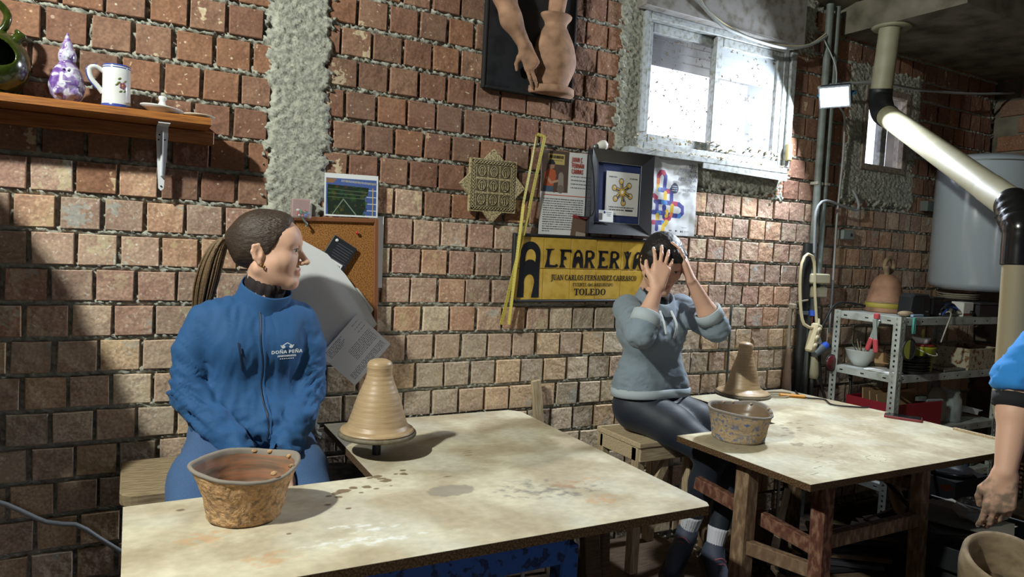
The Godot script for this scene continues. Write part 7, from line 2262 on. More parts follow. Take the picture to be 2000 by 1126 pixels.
	part("cone", Sh.new().lathe([Vector2(0.006, 0.24), Vector2(0.012, 0.2), Vector2(0.042, 0.12), Vector2(0.045, 0.11), Vector2(0.04, 0.11)], 20), mat("funnel_grey", "#8b8d88", 0.5), fn)
	part("bottle", Sh.new().lathe([Vector2(0, -0.06), Vector2(0.03, -0.06), Vector2(0.033, -0.03), Vector2(0.03, 0.06), Vector2(0.012, 0.09), Vector2(0.012, 0.1), Vector2(0, 0.1)], 20), mat("bottle_cream", "#a8a287", 0.5), fn)

# ---------------------------------------------------------------- metal shelving and what stands on it
func perforated(s: Sh, xf: Transform3D, w: float, l: float, step: float, hole: Vector2, t := 0.002) -> void:
	# strip along local y from 0 to l, centred on x, with a row of real slots
	var side := (w - hole.x) / 2
	s.box(xf * Vector3(-(hole.x + side) / 2, l / 2, 0), Vector3(side, l, t), xf.basis)
	s.box(xf * Vector3((hole.x + side) / 2, l / 2, 0), Vector3(side, l, t), xf.basis)
	var n := int(l / step)
	var gap := l / n
	for i in n + 1:
		var y0 := maxf(0.0, (i - 0.5) * gap + hole.y / 2)
		var y1 := minf(l, (i + 0.5) * gap - hole.y / 2)
		s.box(xf * Vector3(0, (y0 + y1) / 2, 0), Vector3(hole.x, y1 - y0, t), xf.basis)

func build_shelving() -> void:
	var x0 := 3.5
	var x1 := 4.5
	var z0 := 0.1
	var z1 := 0.485
	var o := thing("metal_shelving", "pale grey slotted steel shelving unit beside the far table", "shelving", Vector3((x0 + x1) / 2, 0, (z0 + z1) / 2))
	var b := o.position
	var m: Material = M.steel_white
	for c in [[x0, z0, 1, 1], [x0, z1, 1, -1], [x1, z0, -1, 1], [x1, z1, -1, -1]]:
		var s := Sh.new()
		perforated(s, Transform3D(Basis(), Vector3(c[0] + 0.02 * c[2], 0, c[1]) - b), 0.04, 1.195, 0.027, Vector2(0.01, 0.012))
		perforated(s, Transform3D(Basis(Vector3.UP, PI / 2), Vector3(c[0], 0, c[1] + 0.02 * c[3]) - b), 0.04, 1.195, 0.027, Vector2(0.01, 0.012))
		part("post", s, m, o)
	for y in [1.165, 0.865, 0.565, 0.29]:
		var s := Sh.new()
		s.box(Vector3((x0 + x1) / 2, y + 0.0225, (z0 + z1) / 2) - b, Vector3(x1 - x0 - 0.006, 0.003, z1 - z0 - 0.006))
		for q in [[z1 - 0.003, 0.0], [z0 + 0.003, 0.0]]:
			perforated(s, Transform3D(Basis(Vector3.BACK, -PI / 2), Vector3(x0 + 0.004, y + 0.004, q[0]) - b), 0.036, x1 - x0 - 0.008, 0.12, Vector2(0.008, 0.02))
		for q in [x0 + 0.003, x1 - 0.003]:
			perforated(s, Transform3D(Basis(Vector3.UP, PI / 2) * Basis(Vector3.BACK, -PI / 2), Vector3(q, y + 0.004, z1 - 0.004) - b), 0.036, z1 - z0 - 0.008, 0.1, Vector2(0.008, 0.02))
		var sh := part("shelf", s, m, o)
		for c in [[x0, z1], [x0, z0], [x1, z1]]:
			part("bolt", Sh.new().ball(Vector3(c[0] + (0.018 if c[0] == x0 else -0.018), y + 0.006, c[1] + 0.003) - b, Vector3(0.007, 0.007, 0.004), 8), M.steel_grey, sh)
	var T1 := 1.19
	var T2 := 0.89
	var T3 := 0.59
	# ceramic bell with ring
	var be := thing("ceramic_bell", "terracotta bell with a ring handle on the top metal shelf", "bell", Vector3(3.79, T1, 0.2))
	var bp := []
	for q in [[0.0, 0.0], [0.1, 0.0], [0.104, 0.006], [0.102, 0.02], [0.094, 0.06], [0.085, 0.11], [0.076, 0.155], [0.06, 0.19], [0.035, 0.21], [0.0, 0.215]]:
		bp.append(Vector2(q[0], q[1]))
	part("body", Sh.new().lathe(bp, 40), M.terracotta, be)
	part("band", Sh.new().lathe([Vector2(0.1, 0.024), Vector2(0.1035, 0.028), Vector2(0.1, 0.05), Vector2(0.097, 0.052)], 40), mat("band_yellow", "#a3933f", 0.6), be)
	for y in [0.008, 0.016, 0.056]:
		part("groove_ring", Sh.new().lathe([Vector2(0.1, y - 0.003), Vector2(0.1055 - y * 0.1, y), Vector2(0.1, y + 0.003)], 40), M.clay_dry, be)
	var ring := []
	for i in 25:
		var a := TAU * i / 24
		ring.append(Vector3(0.012 + 0.04 * cos(a), 0.262 + 0.04 * sin(a), 0.0))
	part("ring_handle", Sh.new().tube(ring, 0.012, 10), M.clay_dry, be)
	part("spout", Sh.new().tube([Vector3(-0.02, 0.205, 0.01), Vector3(-0.03, 0.26, 0.015)], [0.016, 0.014], 12), M.clay_dry, be)
	# radio with aerial
	var ra := thing("radio", "black portable radio with an aerial on the top metal shelf", "radio", Vector3(3.75, T1, 0.395), Basis(Vector3.UP, -0.15))
	part("case", Sh.new().prism(PackedVector2Array([Vector2(-0.075, 0), Vector2(0.075, 0), Vector2(0.07, 0.1), Vector2(0.055, 0.12), Vector2(-0.045, 0.12), Vector2(-0.068, 0.1)]), -0.04, 0.04, Transform3D(), 0.006), M.black_plastic, ra)
	part("grille", Sh.new().box(Vector3(-0.02, 0.06, 0.0405), Vector3(0.08, 0.08, 0.002)), M.black_matte, ra)
	part("aerial", Sh.new().tube([Vector3(0.0, 0.12, -0.02), Vector3(-0.08, 0.27, -0.03)], 0.002, 6), M.steel_grey, ra)
	part("badge", Sh.new().box(Vector3(0.045, 0.028, 0.041), Vector3(0.02, 0.007, 0.001)), M.steel_grey, ra)
	var b2 := thing("black_box", "smaller black box beside the radio", "box", Vector3(3.93, T1, 0.36))
	part("case", Sh.new().box(Vector3(0, 0.05, 0), Vector3(0.11, 0.1, 0.12), Basis(), 0.008), M.black_plastic, b2)
	part("lid", Sh.new().box(Vector3(0, 0.098, 0), Vector3(0.114, 0.01, 0.124), Basis(), 0.003), M.black_matte, b2)
	# plates on a dark bag
	var pr := [Vector2(0, 0), Vector2(0.06, 0.0), Vector2(0.11, 0.014), Vector2(0.112, 0.017), Vector2(0.06, 0.006), Vector2(0, 0.005)]
	var bag := Field.new(Vector3(3.98, 1.16, 0.12), Vector3(4.5, 1.4, 0.48), 0.014)
	bag.cap(Vector3(4.06, T1 + 0.035, 0.26), Vector3(4.36, T1 + 0.035, 0.27), 0.035, 0.035, 0.03).cap(Vector3(4.06, T1 + 0.06, 0.22), Vector3(4.14, T1 + 0.06, 0.28), 0.04, 0.03, 0.03)
	var bn := noise(18.0, 2, 201)
	var bm := put("black_bag", skin_mesh([bag], func(p, n): return 0.008 * bn.get_noise_3dv(p)), mat("bag_black", "#202227", 0.35), null)
	tag(bm, "crumpled black bag under the stacked plates", "bag")
	for i in 3:
		var pl := part("plate", Sh.new().lathe(pr, 32), mat("plate_cream", "#9d9688", 0.5), null, Transform3D(Basis(Vector3.BACK, 0.02 * (i - 1)), Vector3(4.34 + 0.01 * i, T1 + 0.078 + 0.013 * i, 0.285)))
		tag(pl, "cream plate in the stack on the black bag", "plate", "plates stacked on the black bag")
	var ch := thing("charger_box", "white box with a black dial on the top metal shelf", "box", Vector3(4.16, T1, 0.42))
	part("case", Sh.new().box(Vector3(0, 0.04, 0), Vector3(0.1, 0.08, 0.07), Basis(), 0.004), M.white_plastic, ch)
	part("dial", Sh.new().lathe([Vector2(0, 0), Vector2(0.014, 0), Vector2(0.012, 0.01), Vector2(0, 0.011)], 16, Transform3D(Basis(Vector3.RIGHT, PI / 2), Vector3(0.028, 0.022, 0.035))), M.black_plastic, ch)
	part("stripe", Sh.new().box(Vector3(0, 0.012, 0.0355), Vector3(0.096, 0.014, 0.001)), mat("stripe_red", "#7d4038", 0.6), ch)
	var dbx := thing("dark_case", "long dark plastic case at the end of the top metal shelf", "case", Vector3(4.36, T1, 0.41))
	part("case", Sh.new().box(Vector3(0, 0.035, 0), Vector3(0.24, 0.07, 0.12), Basis(), 0.006), mat("case_dark", "#2c2c31", 0.5), dbx)
	part("lid", Sh.new().box(Vector3(0, 0.074, 0), Vector3(0.25, 0.01, 0.13), Basis(), 0.003), mat("case_lid", "#3a3b42", 0.4), dbx)
	var cc := thing("charger_tangle", "tangle of white and blue leads on the top metal shelf", "cables", Vector3(4.02, T1, 0.42))
	for i in 6:
		var a := i * 1.1
		part("lead", Sh.new().tube(curve([Vector3(-0.08, 0.01, 0.02 * sin(a)), Vector3(-0.03, 0.03 + 0.008 * i, 0.03 * cos(a)), Vector3(0.04, 0.02 + 0.006 * i, -0.03 * sin(a)), Vector3(0.08, 0.02, 0.03 * cos(a * 2))], 12), 0.006, 6), mat("lead_%d" % (i % 3), ["#a29f94", "#2c4f9c", "#1b1c20"][i % 3], 0.6), cc)
	part("adapter", Sh.new().box(Vector3(0.02, 0.035, 0.0), Vector3(0.07, 0.03, 0.05), Basis(Vector3.UP, 0.3), 0.005), M.black_plastic, cc)
	cable("cable", "thin pale lead hanging over the top metal shelf's edge", [Vector3(3.98, 1.215, 0.44), Vector3(3.93, 1.21, 0.49), Vector3(3.87, 1.12, 0.5), Vector3(3.84, 1.06, 0.5)], 0.004, M.lead_0, 12)
	var rk := part("sanding_stone", Sh.new().ball(Vector3.ZERO, Vector3(0.055, 0.016, 0.03), 14), M.clay_dry, null, Transform3D(Basis(), Vector3(3.62, T1 + 0.015, 0.43)))
	tag(rk, "flat tan stone on the front corner of the top metal shelf", "stone")
	var hk := part("hacksaw_blade", Sh.new().box(Vector3.ZERO, Vector3(0.11, 0.012, 0.016), Basis(), 0.002), mat("blade_blue", "#7f99ad", 0.4), null, Transform3D(Basis(Vector3.UP, 0.1), Vector3(3.66, T1 + 0.009, 0.468)))
	tag(hk, "pale blue strip on the edge of the top metal shelf", "blade")
	var pe := thing("clothes_peg", "turquoise clothes peg clipped to the top metal shelf", "peg", Vector3(3.6, 1.15, 0.492))
	for q in [-0.006, 0.006]:
		part("jaw", Sh.new().box(Vector3(q, 0, 0), Vector3(0.007, 0.085, 0.012), Basis(Vector3.BACK, q * 8), 0.002), mat("peg_teal", "#4a9488", 0.5), pe)
	part("spring", Sh.new().tube([Vector3(-0.008, 0.005, 0), Vector3(0.008, 0.005, 0)], 0.005, 8), M.steel_grey, pe)
	# spring clamp hung on the left side
	var cp := thing("spring_clamp", "red and silver spring clamp hanging on the metal shelves' end", "clamp", Vector3(3.492, 1.13, 0.36))
	for q in [[0.3, 0.0], [-0.12, 0.02]]:
		var bs := Basis(Vector3.RIGHT, q[0])
		part("jaw", Sh.new().box(bs * Vector3(-0.006 - q[1] * 0.4, -0.02, 0), Vector3(0.008, 0.12, 0.022), bs, 0.002), mat("clamp_silver", "#9aa6a4", 0.4, {"metal": 0.4}), cp)
		part("grip", Sh.new().box(bs * Vector3(-0.006 - q[1] * 0.4, -0.1, 0), Vector3(0.014, 0.07, 0.026), bs, 0.004), mat("grip_red", "#b0414a", 0.6), cp)
	part("tip", Sh.new().box(Vector3(-0.006, 0.055, 0.0), Vector3(0.016, 0.03, 0.03), Basis(), 0.004), M.grip_red, cp)
	# middle shelf
	var bo := thing("white_bowl", "white bowl with tools in it on the middle metal shelf", "bowl", Vector3(3.63, T2, 0.19))
	part("bowl", Sh.new().lathe([Vector2(0, 0.004), Vector2(0.035, 0.0), Vector2(0.04, 0.006), Vector2(0.065, 0.04), Vector2(0.082, 0.085), Vector2(0.084, 0.09), Vector2(0.08, 0.09), Vector2(0.06, 0.04), Vector2(0, 0.012)], 40), mat("bowl_white", "#c3c9c8", 0.3, {"coat": 0.3}), bo)
	for i in 5:
		var a := i * 1.3
		var tl := thing("clay_tool", "thin modelling tool standing in the white bowl", "tool", Vector3(3.63, T2 + 0.03, 0.19), Basis(), "modelling tools in the white bowl")
		part("handle", Sh.new().tube([Vector3(0, 0, 0), Vector3(0.055 * cos(a), 0.1, 0.05 * sin(a))], 0.003, 6), M.steel_grey if i % 2 else M.wood_pale, tl)
		part("tip", Sh.new().ball(Vector3(0.057 * cos(a), 0.105, 0.052 * sin(a)), Vector3(0.006, 0.009, 0.004), 8), M.steel_grey, tl)
	var pp := part("paper_pad", Sh.new().box(Vector3.ZERO, Vector3(0.2, 0.008, 0.16), Basis(), 0.002), M.paper_white, null, Transform3D(Basis(Vector3.UP, 0.1), Vector3(3.62, T2 + 0.004, 0.36)))
	tag(pp, "white papers on the middle metal shelf in front of the bowl", "paper")
	var cx := thing("cardboard_box", "small tilted cardboard box on the middle metal shelf", "box", Vector3(3.66, T2 + 0.008, 0.3), Basis(Vector3.UP, 0.5))
	part("box", Sh.new().box(Vector3(0, 0.04, 0), Vector3(0.09, 0.06, 0.07), Basis(Vector3.BACK, -0.35), 0.002), mat("cardboard", "#a48660", 0.9), cx)
	part("tape", Sh.new().box(Vector3(0, 0.04, 0.0355), Vector3(0.09, 0.014, 0.001), Basis(Vector3.BACK, -0.35)), mat("tape_tan", "#bfa47a", 0.5), cx)
	for i in 7:
		var tr := part("dark_tray", Sh.new().lathe([Vector2(0, 0), Vector2(0.08, 0), Vector2(0.105, 0.016), Vector2(0.107, 0.018), Vector2(0.08, 0.005), Vector2(0, 0.004)], 28), mat("tray_dark", "#34332e", 0.5), null, Transform3D(Basis(Vector3.UP, i) * Basis(Vector3.BACK, 0.03 * sin(i * 2.0)), Vector3(3.71, T2 + 0.014 * i + 0.001, 0.41)))
		tag(tr, "dark dish in the stack behind the front shelf post", "dish", "dark dishes stacked on the middle shelf")
	var hr := thing("hanging_lid", "round clear lid with a black rim hanging on the front shelf post", "lid", Vector3(3.56, 1.03, 0.5))
	part("film", Sh.new().lathe([Vector2(0, 0), Vector2(0.052, 0.0), Vector2(0.052, 0.003), Vector2(0, 0.004)], 32, Transform3D(Basis(Vector3.RIGHT, PI / 2), Vector3.ZERO)), mat("film_grey", Color("#8d9698"), 0.3, {"tex": ntex("t_film", 256, 0.03, [[0.0, "#5a6268"], [0.5, "#b5bcc0"], [0.6, "#e8ecee"], [1.0, "#ffffff"]], 4, 203), "tri": 8.0}), hr)
	part("half", Sh.new().prism(arc(0, 0, 0.05, 0.05, 90, 270, 16), 0.004, 0.006), mat("film_yellow", "#a8ac4e", 0.4), hr)
	var rim := []
	for i in 29:
		rim.append(Vector3(0.054 * cos(TAU * i / 28), 0.054 * sin(TAU * i / 28), 0.002))
	part("rim", Sh.new().tube(rim, 0.005, 6), M.rubber, hr)
	part("cord", Sh.new().tube(curve([Vector3(0, 0.054, 0), Vector3(-0.012, 0.09, 0.0), Vector3(-0.02, 0.125, -0.008)], 8), 0.0025, 5), M.rubber, hr)
	var bu := thing("green_bucket", "olive green bucket on the middle metal shelf", "bucket", Vector3(3.82, T2, 0.42))
	part("body", Sh.new().lathe([Vector2(0, 0), Vector2(0.045, 0), Vector2(0.047, 0.005), Vector2(0.06, 0.125), Vector2(0.064, 0.128), Vector2(0.064, 0.14), Vector2(0.058, 0.14), Vector2(0.045, 0.01)], 32), mat("bucket_olive", "#8f9328", 0.45), bu)
	part("red_rim", Sh.new().lathe([Vector2(0.05, 0.14), Vector2(0.056, 0.146), Vector2(0.045, 0.15), Vector2(0.0, 0.15)], 28), mat("rim_red", "#8c2f2b", 0.5), bu)
	part("handle", Sh.new().tube(curve([Vector3(-0.064, 0.13, 0), Vector3(-0.03, 0.1, 0.062), Vector3(0.03, 0.1, 0.062), Vector3(0.064, 0.13, 0)], 12), 0.003, 6), M.white_plastic, bu)
	var tb := thing("white_tub", "white oval tub with a yellow stick behind the green bucket", "tub", Vector3(3.83, T2 + 0.152, 0.4))
	part("tub", Sh.new().lathe([Vector2(0, 0), Vector2(0.035, 0.0), Vector2(0.045, 0.03), Vector2(0.042, 0.032), Vector2(0, 0.01)], 24), M.white_plastic, tb)
	part("stick", Sh.new().tube([Vector3(0.01, 0.01, 0.0), Vector3(0.016, 0.075, 0.0)], 0.009, 8), mat("stick_yellow", "#b3a867", 0.6), tb)
	var wb := thing("wooden_crate", "white-painted wooden box with rust stains on the middle metal shelf", "crate", Vector3(4.33, T2, 0.37))
	var wm := mat("crate_white", Color("#a9a392"), 0.8, {"tex": ntex("t_rust", 256, 0.02, [[0.0, "#ffffff"], [0.62, "#f1eee4"], [0.72, "#b07f5a"], [1.0, "#84502f"]], 4, 205), "tri": 5.0})
	part("front", Sh.new().box(Vector3(0, 0.06, 0.1), Vector3(0.32, 0.12, 0.012), Basis(), 0.002), wm, wb)
	part("back", Sh.new().box(Vector3(0, 0.06, -0.1), Vector3(0.32, 0.12, 0.012), Basis(), 0.002), wm, wb)
	part("side", Sh.new().box(Vector3(0.154, 0.06, 0), Vector3(0.012, 0.12, 0.188), Basis(), 0.002), wm, wb)
	part("side", Sh.new().box(Vector3(-0.154, 0.06, 0), Vector3(0.012, 0.12, 0.188), Basis(), 0.002), wm, wb)
	part("base", Sh.new().box(Vector3(0, 0.006, 0), Vector3(0.296, 0.012, 0.188)), wm, wb)
	var an := thing("rusty_bracket", "rusty perforated strip lying across the white wooden box", "bracket", Vector3(4.3, T2 + 0.15, 0.37), Basis(Vector3.BACK, -0.42))
	var ps := Sh.new()
	perforated(ps, Transform3D(Basis(Vector3.BACK, -PI / 2), Vector3(-0.15, 0, 0.03)), 0.03, 0.32, 0.03, Vector2(0.008, 0.012))
	part("strip", ps, mat("rust", "#6d5343", 0.8), an)
	for i in 3:
		var tu := part("brick_shard", Sh.new().ball(Vector3.ZERO, Vector3(0.03, 0.02, 0.022), 9), mat("shard_red", "#7a4a3a", 0.9), null, Transform3D(Basis(Vector3.UP, i * 1.1), Vector3(4.27 + 0.04 * i, T2 + 0.1, 0.36)))
		tag(tu, "red clay shard inside the white wooden box", "shard", "clay shards in the wooden box")
	for i in 4:
		var rd := part("metal_tube", Sh.new().tube([Vector3(-0.14, 0, 0), Vector3(0.14, 0, 0)], 0.006, 8), M.steel_grey if i % 2 else mat("tube_mauve", "#5b4450", 0.4), null, Transform3D(Basis(Vector3.UP, -0.05 + 0.04 * i), Vector3(4.08, T2 + 0.007, 0.45 + 0.014 * (i - 2))))
		tag(rd, "metal tube lying in front of the white wooden box", "tube", "metal tubes on the middle shelf")
	var pb := Field.new(Vector3(4.38, 0.98, 0.4), Vector3(4.66, 1.22, 0.62), 0.012)
	pb.ell(Vector3(4.52, 1.1, 0.52), Vector3(0.055, 0.07, 0.03), Basis(), 0.02).ell(Vector3(4.49, 1.05, 0.52), Vector3(0.06, 0.03, 0.03), Basis(), 0.02)
	var cb := put("plastic_bag", skin_mesh([pb], func(p, n): return 0.014 * bn.get_noise_3dv(p * 2.0)), mat("clear_bag", Color(0.62, 0.66, 0.72), 0.2, {"alpha": 0.35}), null)
	tag(cb, "crumpled clear plastic bag hanging on the shelving's end post", "bag")
	# third shelf
	var rc := thing("red_crate", "dark red crate with card in it on the lower metal shelf", "crate", Vector3(3.76, T3, 0.32))
	for q in [[Vector3(0, 0.07, 0.14), Vector3(0.42, 0.14, 0.008)], [Vector3(0, 0.07, -0.14), Vector3(0.42, 0.14, 0.008)], [Vector3(0.206, 0.07, 0), Vector3(0.008, 0.14, 0.272)], [Vector3(-0.206, 0.07, 0), Vector3(0.008, 0.14, 0.272)]]:
		part("side", Sh.new().box(q[0], q[1], Basis(), 0.002), mat("crate_red", "#8d1f2d", 0.5), rc)
	part("base", Sh.new().box(Vector3(0, 0.004, 0), Vector3(0.404, 0.008, 0.272)), M.crate_red, rc)
	for i in 3:
		var cdk := part("cardboard_sheet", Sh.new().box(Vector3.ZERO, Vector3(0.34, 0.16, 0.006)), M.cardboard, null, Transform3D(Basis(Vector3.BACK, 0.06 * (i - 1)) * Basis(Vector3.RIGHT, -0.12), Vector3(3.76, T3 + 0.1, 0.25 + 0.045 * i)))
		tag(cdk, "torn cardboard sheet standing in the red crate", "cardboard", "cardboard in the red crate")
	var jr := thing("glass_jar", "clear glass jar on the lower metal shelf", "jar", Vector3(4.16, T3, 0.4))
	part("glass", Sh.new().lathe([Vector2(0, 0), Vector2(0.055, 0), Vector2(0.06, 0.008), Vector2(0.06, 0.13), Vector2(0.045, 0.155), Vector2(0.045, 0.18), Vector2(0.042, 0.18), Vector2(0.042, 0.155), Vector2(0.056, 0.13), Vector2(0.056, 0.01), Vector2(0, 0.008)], 32), mat("jar_glass", Color(0.75, 0.8, 0.8), 0.06, {"alpha": 0.25}), jr)
	part("rim_ring", Sh.new().lathe([Vector2(0.046, 0.165), Vector2(0.049, 0.168), Vector2(0.046, 0.172)], 32), mat("jar_glass", Color.WHITE), jr)
	var rd2 := thing("round_board", "thin round pale board leaning on the lower metal shelf", "board", Vector3(4.02, T3 + 0.105, 0.41), Basis(Vector3.RIGHT, -0.2))
	part("disc", Sh.new().lathe([Vector2(0, -0.003), Vector2(0.098, -0.003), Vector2(0.098, 0.003), Vector2(0, 0.003)], 40, Transform3D(Basis(Vector3.RIGHT, PI / 2), Vector3.ZERO)), mat("disc_pale", "#a59d8c", 0.7), rd2)
	part("rim", Sh.new().lathe([Vector2(0.098, -0.004), Vector2(0.1, 0.0), Vector2(0.098, 0.004)], 40, Transform3D(Basis(Vector3.RIGHT, PI / 2), Vector3.ZERO)), M.clay_dry, rd2)
	var br := thing("wire_brush", "grey brush lying over the red crate", "brush", Vector3(3.86, T3 + 0.145, 0.45), Basis(Vector3.BACK, -0.05))
	part("handle", Sh.new().box(Vector3(0.05, 0.0, 0), Vector3(0.16, 0.016, 0.02), Basis(), 0.005), mat("brush_grey", "#8c929a", 0.5), br)
	var bt := Sh.new()
	for i in 14:
		for k in 3:
			bt.tube([Vector3(-0.03 - 0.006 * i, 0, -0.006 + 0.006 * k), Vector3(-0.03 - 0.006 * i, 0.022, -0.006 + 0.006 * k)], 0.0016, 4)
	tag(part("bristles", bt, M.steel_grey, br), "stiff grey bristles", "", "", "stuff")
	var wp := thing("white_carton", "white carton lying on the lower metal shelf", "carton", Vector3(4.36, T3 + 0.03, 0.36), Basis(Vector3.UP, -0.3) * Basis(Vector3.BACK, -0.2))
	part("box", Sh.new().box(Vector3(0, 0.02, 0), Vector3(0.16, 0.035, 0.08), Basis(), 0.002), mat("carton_white", "#b5b9ba", 0.7), wp)
	part("flap", Sh.new().box(Vector3(0.09, 0.03, 0), Vector3(0.03, 0.002, 0.08), Basis(Vector3.BACK, 0.4)), M.carton_white, wp)
	# books below
	for i in 14:
		var h := 0.15 + 0.03 * sin(i * 2.3)
		var bk := thing("book", "dark-spined book in the row on the lowest metal shelf", "book", Vector3(3.62 + 0.058 * i, 0.315, 0.36), Basis(Vector3.BACK, 0.12 * sin(i * 1.7)), "books on the lowest metal shelf")
		part("cover", Sh.new().box(Vector3(0, h / 2, 0), Vector3(0.034, h, 0.16), Basis(), 0.002), mat("book_%d" % (i % 5), ["#3c2f2a", "#6a3a30", "#35507a", "#4a4a46", "#26282e"][i % 5], 0.7), bk)
		part("pages", Sh.new().box(Vector3(0, h / 2 + 0.001, -0.003), Vector3(0.026, h + 0.0004, 0.156)), mat("pages", "#b9b2a0", 0.9), bk)

# ---------------------------------------------------------------- floor and under the tables
func build_floor_things() -> void:
	var r := RandomNumberGenerator.new()
	r.seed = 41
	var kw := thing("kick_board", "worn wooden footboard on the floor under the stool", "board", Vector3(2.05, 0, 0.31))
	part("board", Sh.new().box(Vector3(0, 0.1, 0), Vector3(0.5, 0.024, 0.46), Basis(), 0.004), mat("board_dark", "#6f5f50", 0.9, {"tex": ntex("t_wood", 512, 0.02, []), "tri": Vector3(1, 8, 8)}), kw)
	for q in [-0.2, 0.2]:
		part("bearer", Sh.new().box(Vector3(q, 0.044, 0), Vector3(0.05, 0.088, 0.36)), M.board_dark, kw)
	var fr := thing("footrest", "low wooden footrest under the bench", "footrest", Vector3(0.37, 0, 0.58))
	part("board", Sh.new().box(Vector3(0, 0.05, 0), Vector3(0.5, 0.02, 0.24)), M.board_dark, fr)
	for q in [-0.2, 0.2]:
		part("bearer", Sh.new().box(Vector3(q, 0.02, 0), Vector3(0.05, 0.04, 0.2)), M.board_dark, fr)
	var rub := Sh.new()
	for i in 260:
		var p := Vector3(2.5 + r.randfn(0, 0.12), 0.0, 0.33 + r.randfn(0, 0.12))
		p.y = maxf(0.004, 0.075 - 0.35 * Vector2(p.x - 2.5, p.z - 0.33).length()) * r.randf_range(0.3, 1.0)
		rub.ball(p, Vector3(r.randf_range(0.006, 0.02), r.randf_range(0.004, 0.012), r.randf_range(0.006, 0.018)), 6, Basis.from_euler(Vector3(r.randf(), r.randf() * 3, r.randf())))
	var ro := part("clay_rubble", rub, mat("rubble", "#8f8470", 0.95), null)
	tag(ro, "heap of dry clay crumbs and shavings on the floor", "rubble", "", "stuff")
	var scr := Sh.new()
	for i in 160:
		var p := Vector3(r.randf_range(1.2, 3.1), 0.004, r.randf_range(0.15, 1.4))
		scr.box(p, Vector3(r.randf_range(0.01, 0.05), 0.004, r.randf_range(0.006, 0.03)), Basis(Vector3.UP, r.randf() * 3))
	tag(part("floor_scraps", scr, M.rubble, null), "scattered pale scraps and crumbs on the floor", "scraps", "", "stuff")
	var wood: Material = M.wood_grimy
	var st := part("broken_stick", Sh.new().tube([Vector3(0, 0, 0), Vector3(0.2, 0.17, -0.12)], [0.016, 0.014], 8), mat("stick_pale", "#a2937a", 0.8), null, Transform3D(Basis(), Vector3(2.37, 0.29, 0.74)))
	tag(st, "short pale stick slanting under the far table", "stick")
	for q in [[Vector3(1.62, 0.0, 0.55), Vector3(1.58, 0.62, 0.5), 0.07, "broad dark post standing under the near table's corner"], [Vector3(1.78, 0.0, 0.4), Vector3(1.76, 0.6, 0.38), 0.04, "thin dark post beside the broad one under the near table"]]:
		var d: Vector3 = q[1] - q[0]
		tag(part("wooden_post", Sh.new().box((q[0] + q[1]) / 2, Vector3(q[2], d.length(), q[2] * 0.6), Basis(Quaternion(Vector3.UP, d.normalized())), 0.004), M.board_dark, null), q[3], "post")
	var pst := part("white_scrap", paper_shape(PackedVector2Array([Vector2(-0.02, -0.03), Vector2(0.015, -0.025), Vector2(0.028, 0.02), Vector2(0.012, 0.04)]), 0.0), M.paper_white, null, Transform3D(Basis(Vector3.UP, 0.3), Vector3(2.2, 0.45, 0.36)))
	tag(pst, "white paper scrap caught behind the black leggings", "scrap")
	# flywheel of the far table
	var fw := thing("flywheel", "dark wooden flywheel of the potter's wheel under the far table", "wheel", Vector3(2.565, 0, 0.335))
	part("disc", Sh.new().lathe([Vector2(0, 0.12), Vector2(0.145, 0.12), Vector2(0.15, 0.13), Vector2(0.15, 0.17), Vector2(0.145, 0.18), Vector2(0, 0.18)], 40), M.board_dark, fw)
	part("axle", Sh.new().tube([Vector3(0, 0.0, 0), Vector3(0, 0.75, 0)], 0.018, 10), M.steel_dark, fw)
	# clutter on the lower rail: trays, papers, handle
	var bt := thing("black_tray", "large black plastic tray with papers at the foot of the shelving", "tray", Vector3(3.12, 0.0, 1.05), Basis(Vector3.UP, 0.15))
	part("floor_panel", Sh.new().box(Vector3(0, 0.3, 0), Vector3(0.62, 0.012, 0.5)), M.black_plastic, bt)
	for q in [[Vector3(0, 0.34, 0.25), Vector3(0.62, 0.09, 0.012)], [Vector3(0, 0.34, -0.25), Vector3(0.62, 0.09, 0.012)], [Vector3(0.31, 0.34, 0), Vector3(0.012, 0.09, 0.5)], [Vector3(-0.31, 0.34, 0), Vector3(0.012, 0.09, 0.5)]]:
		part("side", Sh.new().box(q[0], q[1], Basis(), 0.003), M.black_plastic, bt)
	part("stand", Sh.new().box(Vector3(0, 0.147, 0), Vector3(0.56, 0.294, 0.44)), M.black_matte, bt)
	for i in 6:
		var nw := part("newspaper", paper_shape(PackedVector2Array([Vector2(-0.16, -0.12), Vector2(0.16, -0.12), Vector2(0.16, 0.12), Vector2(-0.16, 0.12)]), 0.01), mat("news_%d" % (i % 3), ["#8e8b80", "#9c9a92", "#77756d"][i % 3], 0.9), null, Transform3D(Basis(Vector3.UP, 0.4 * i) * Basis(Vector3.RIGHT, -PI / 2), Vector3(3.1 + 0.05 * cos(i * 2.0), 0.392 + 0.008 * i, 1.06 + 0.05 * sin(i * 1.5))))
		tag(nw, "sheet of old newspaper lying on the black tray", "newspaper", "newspapers on the black tray")
	var cbg := Field.new(Vector3(2.92, 0.4, 0.92), Vector3(3.36, 0.6, 1.34), 0.014)
	cbg.ell(Vector3(3.13, 0.465, 1.12), Vector3(0.13, 0.03, 0.09), Basis(), 0.02).ell(Vector3(3.1, 0.48, 1.1), Vector3(0.06, 0.04, 0.05), Basis(), 0.02)
	var bn := noise(20.0, 2, 211)
	tag(put("plastic_bag", skin_mesh([cbg], func(p, n): return 0.014 * bn.get_noise_3dv(p)), mat("clear_bag2", Color(0.7, 0.72, 0.74), 0.15, {"alpha": 0.4}), null), "crumpled clear plastic bag on the newspapers", "bag")
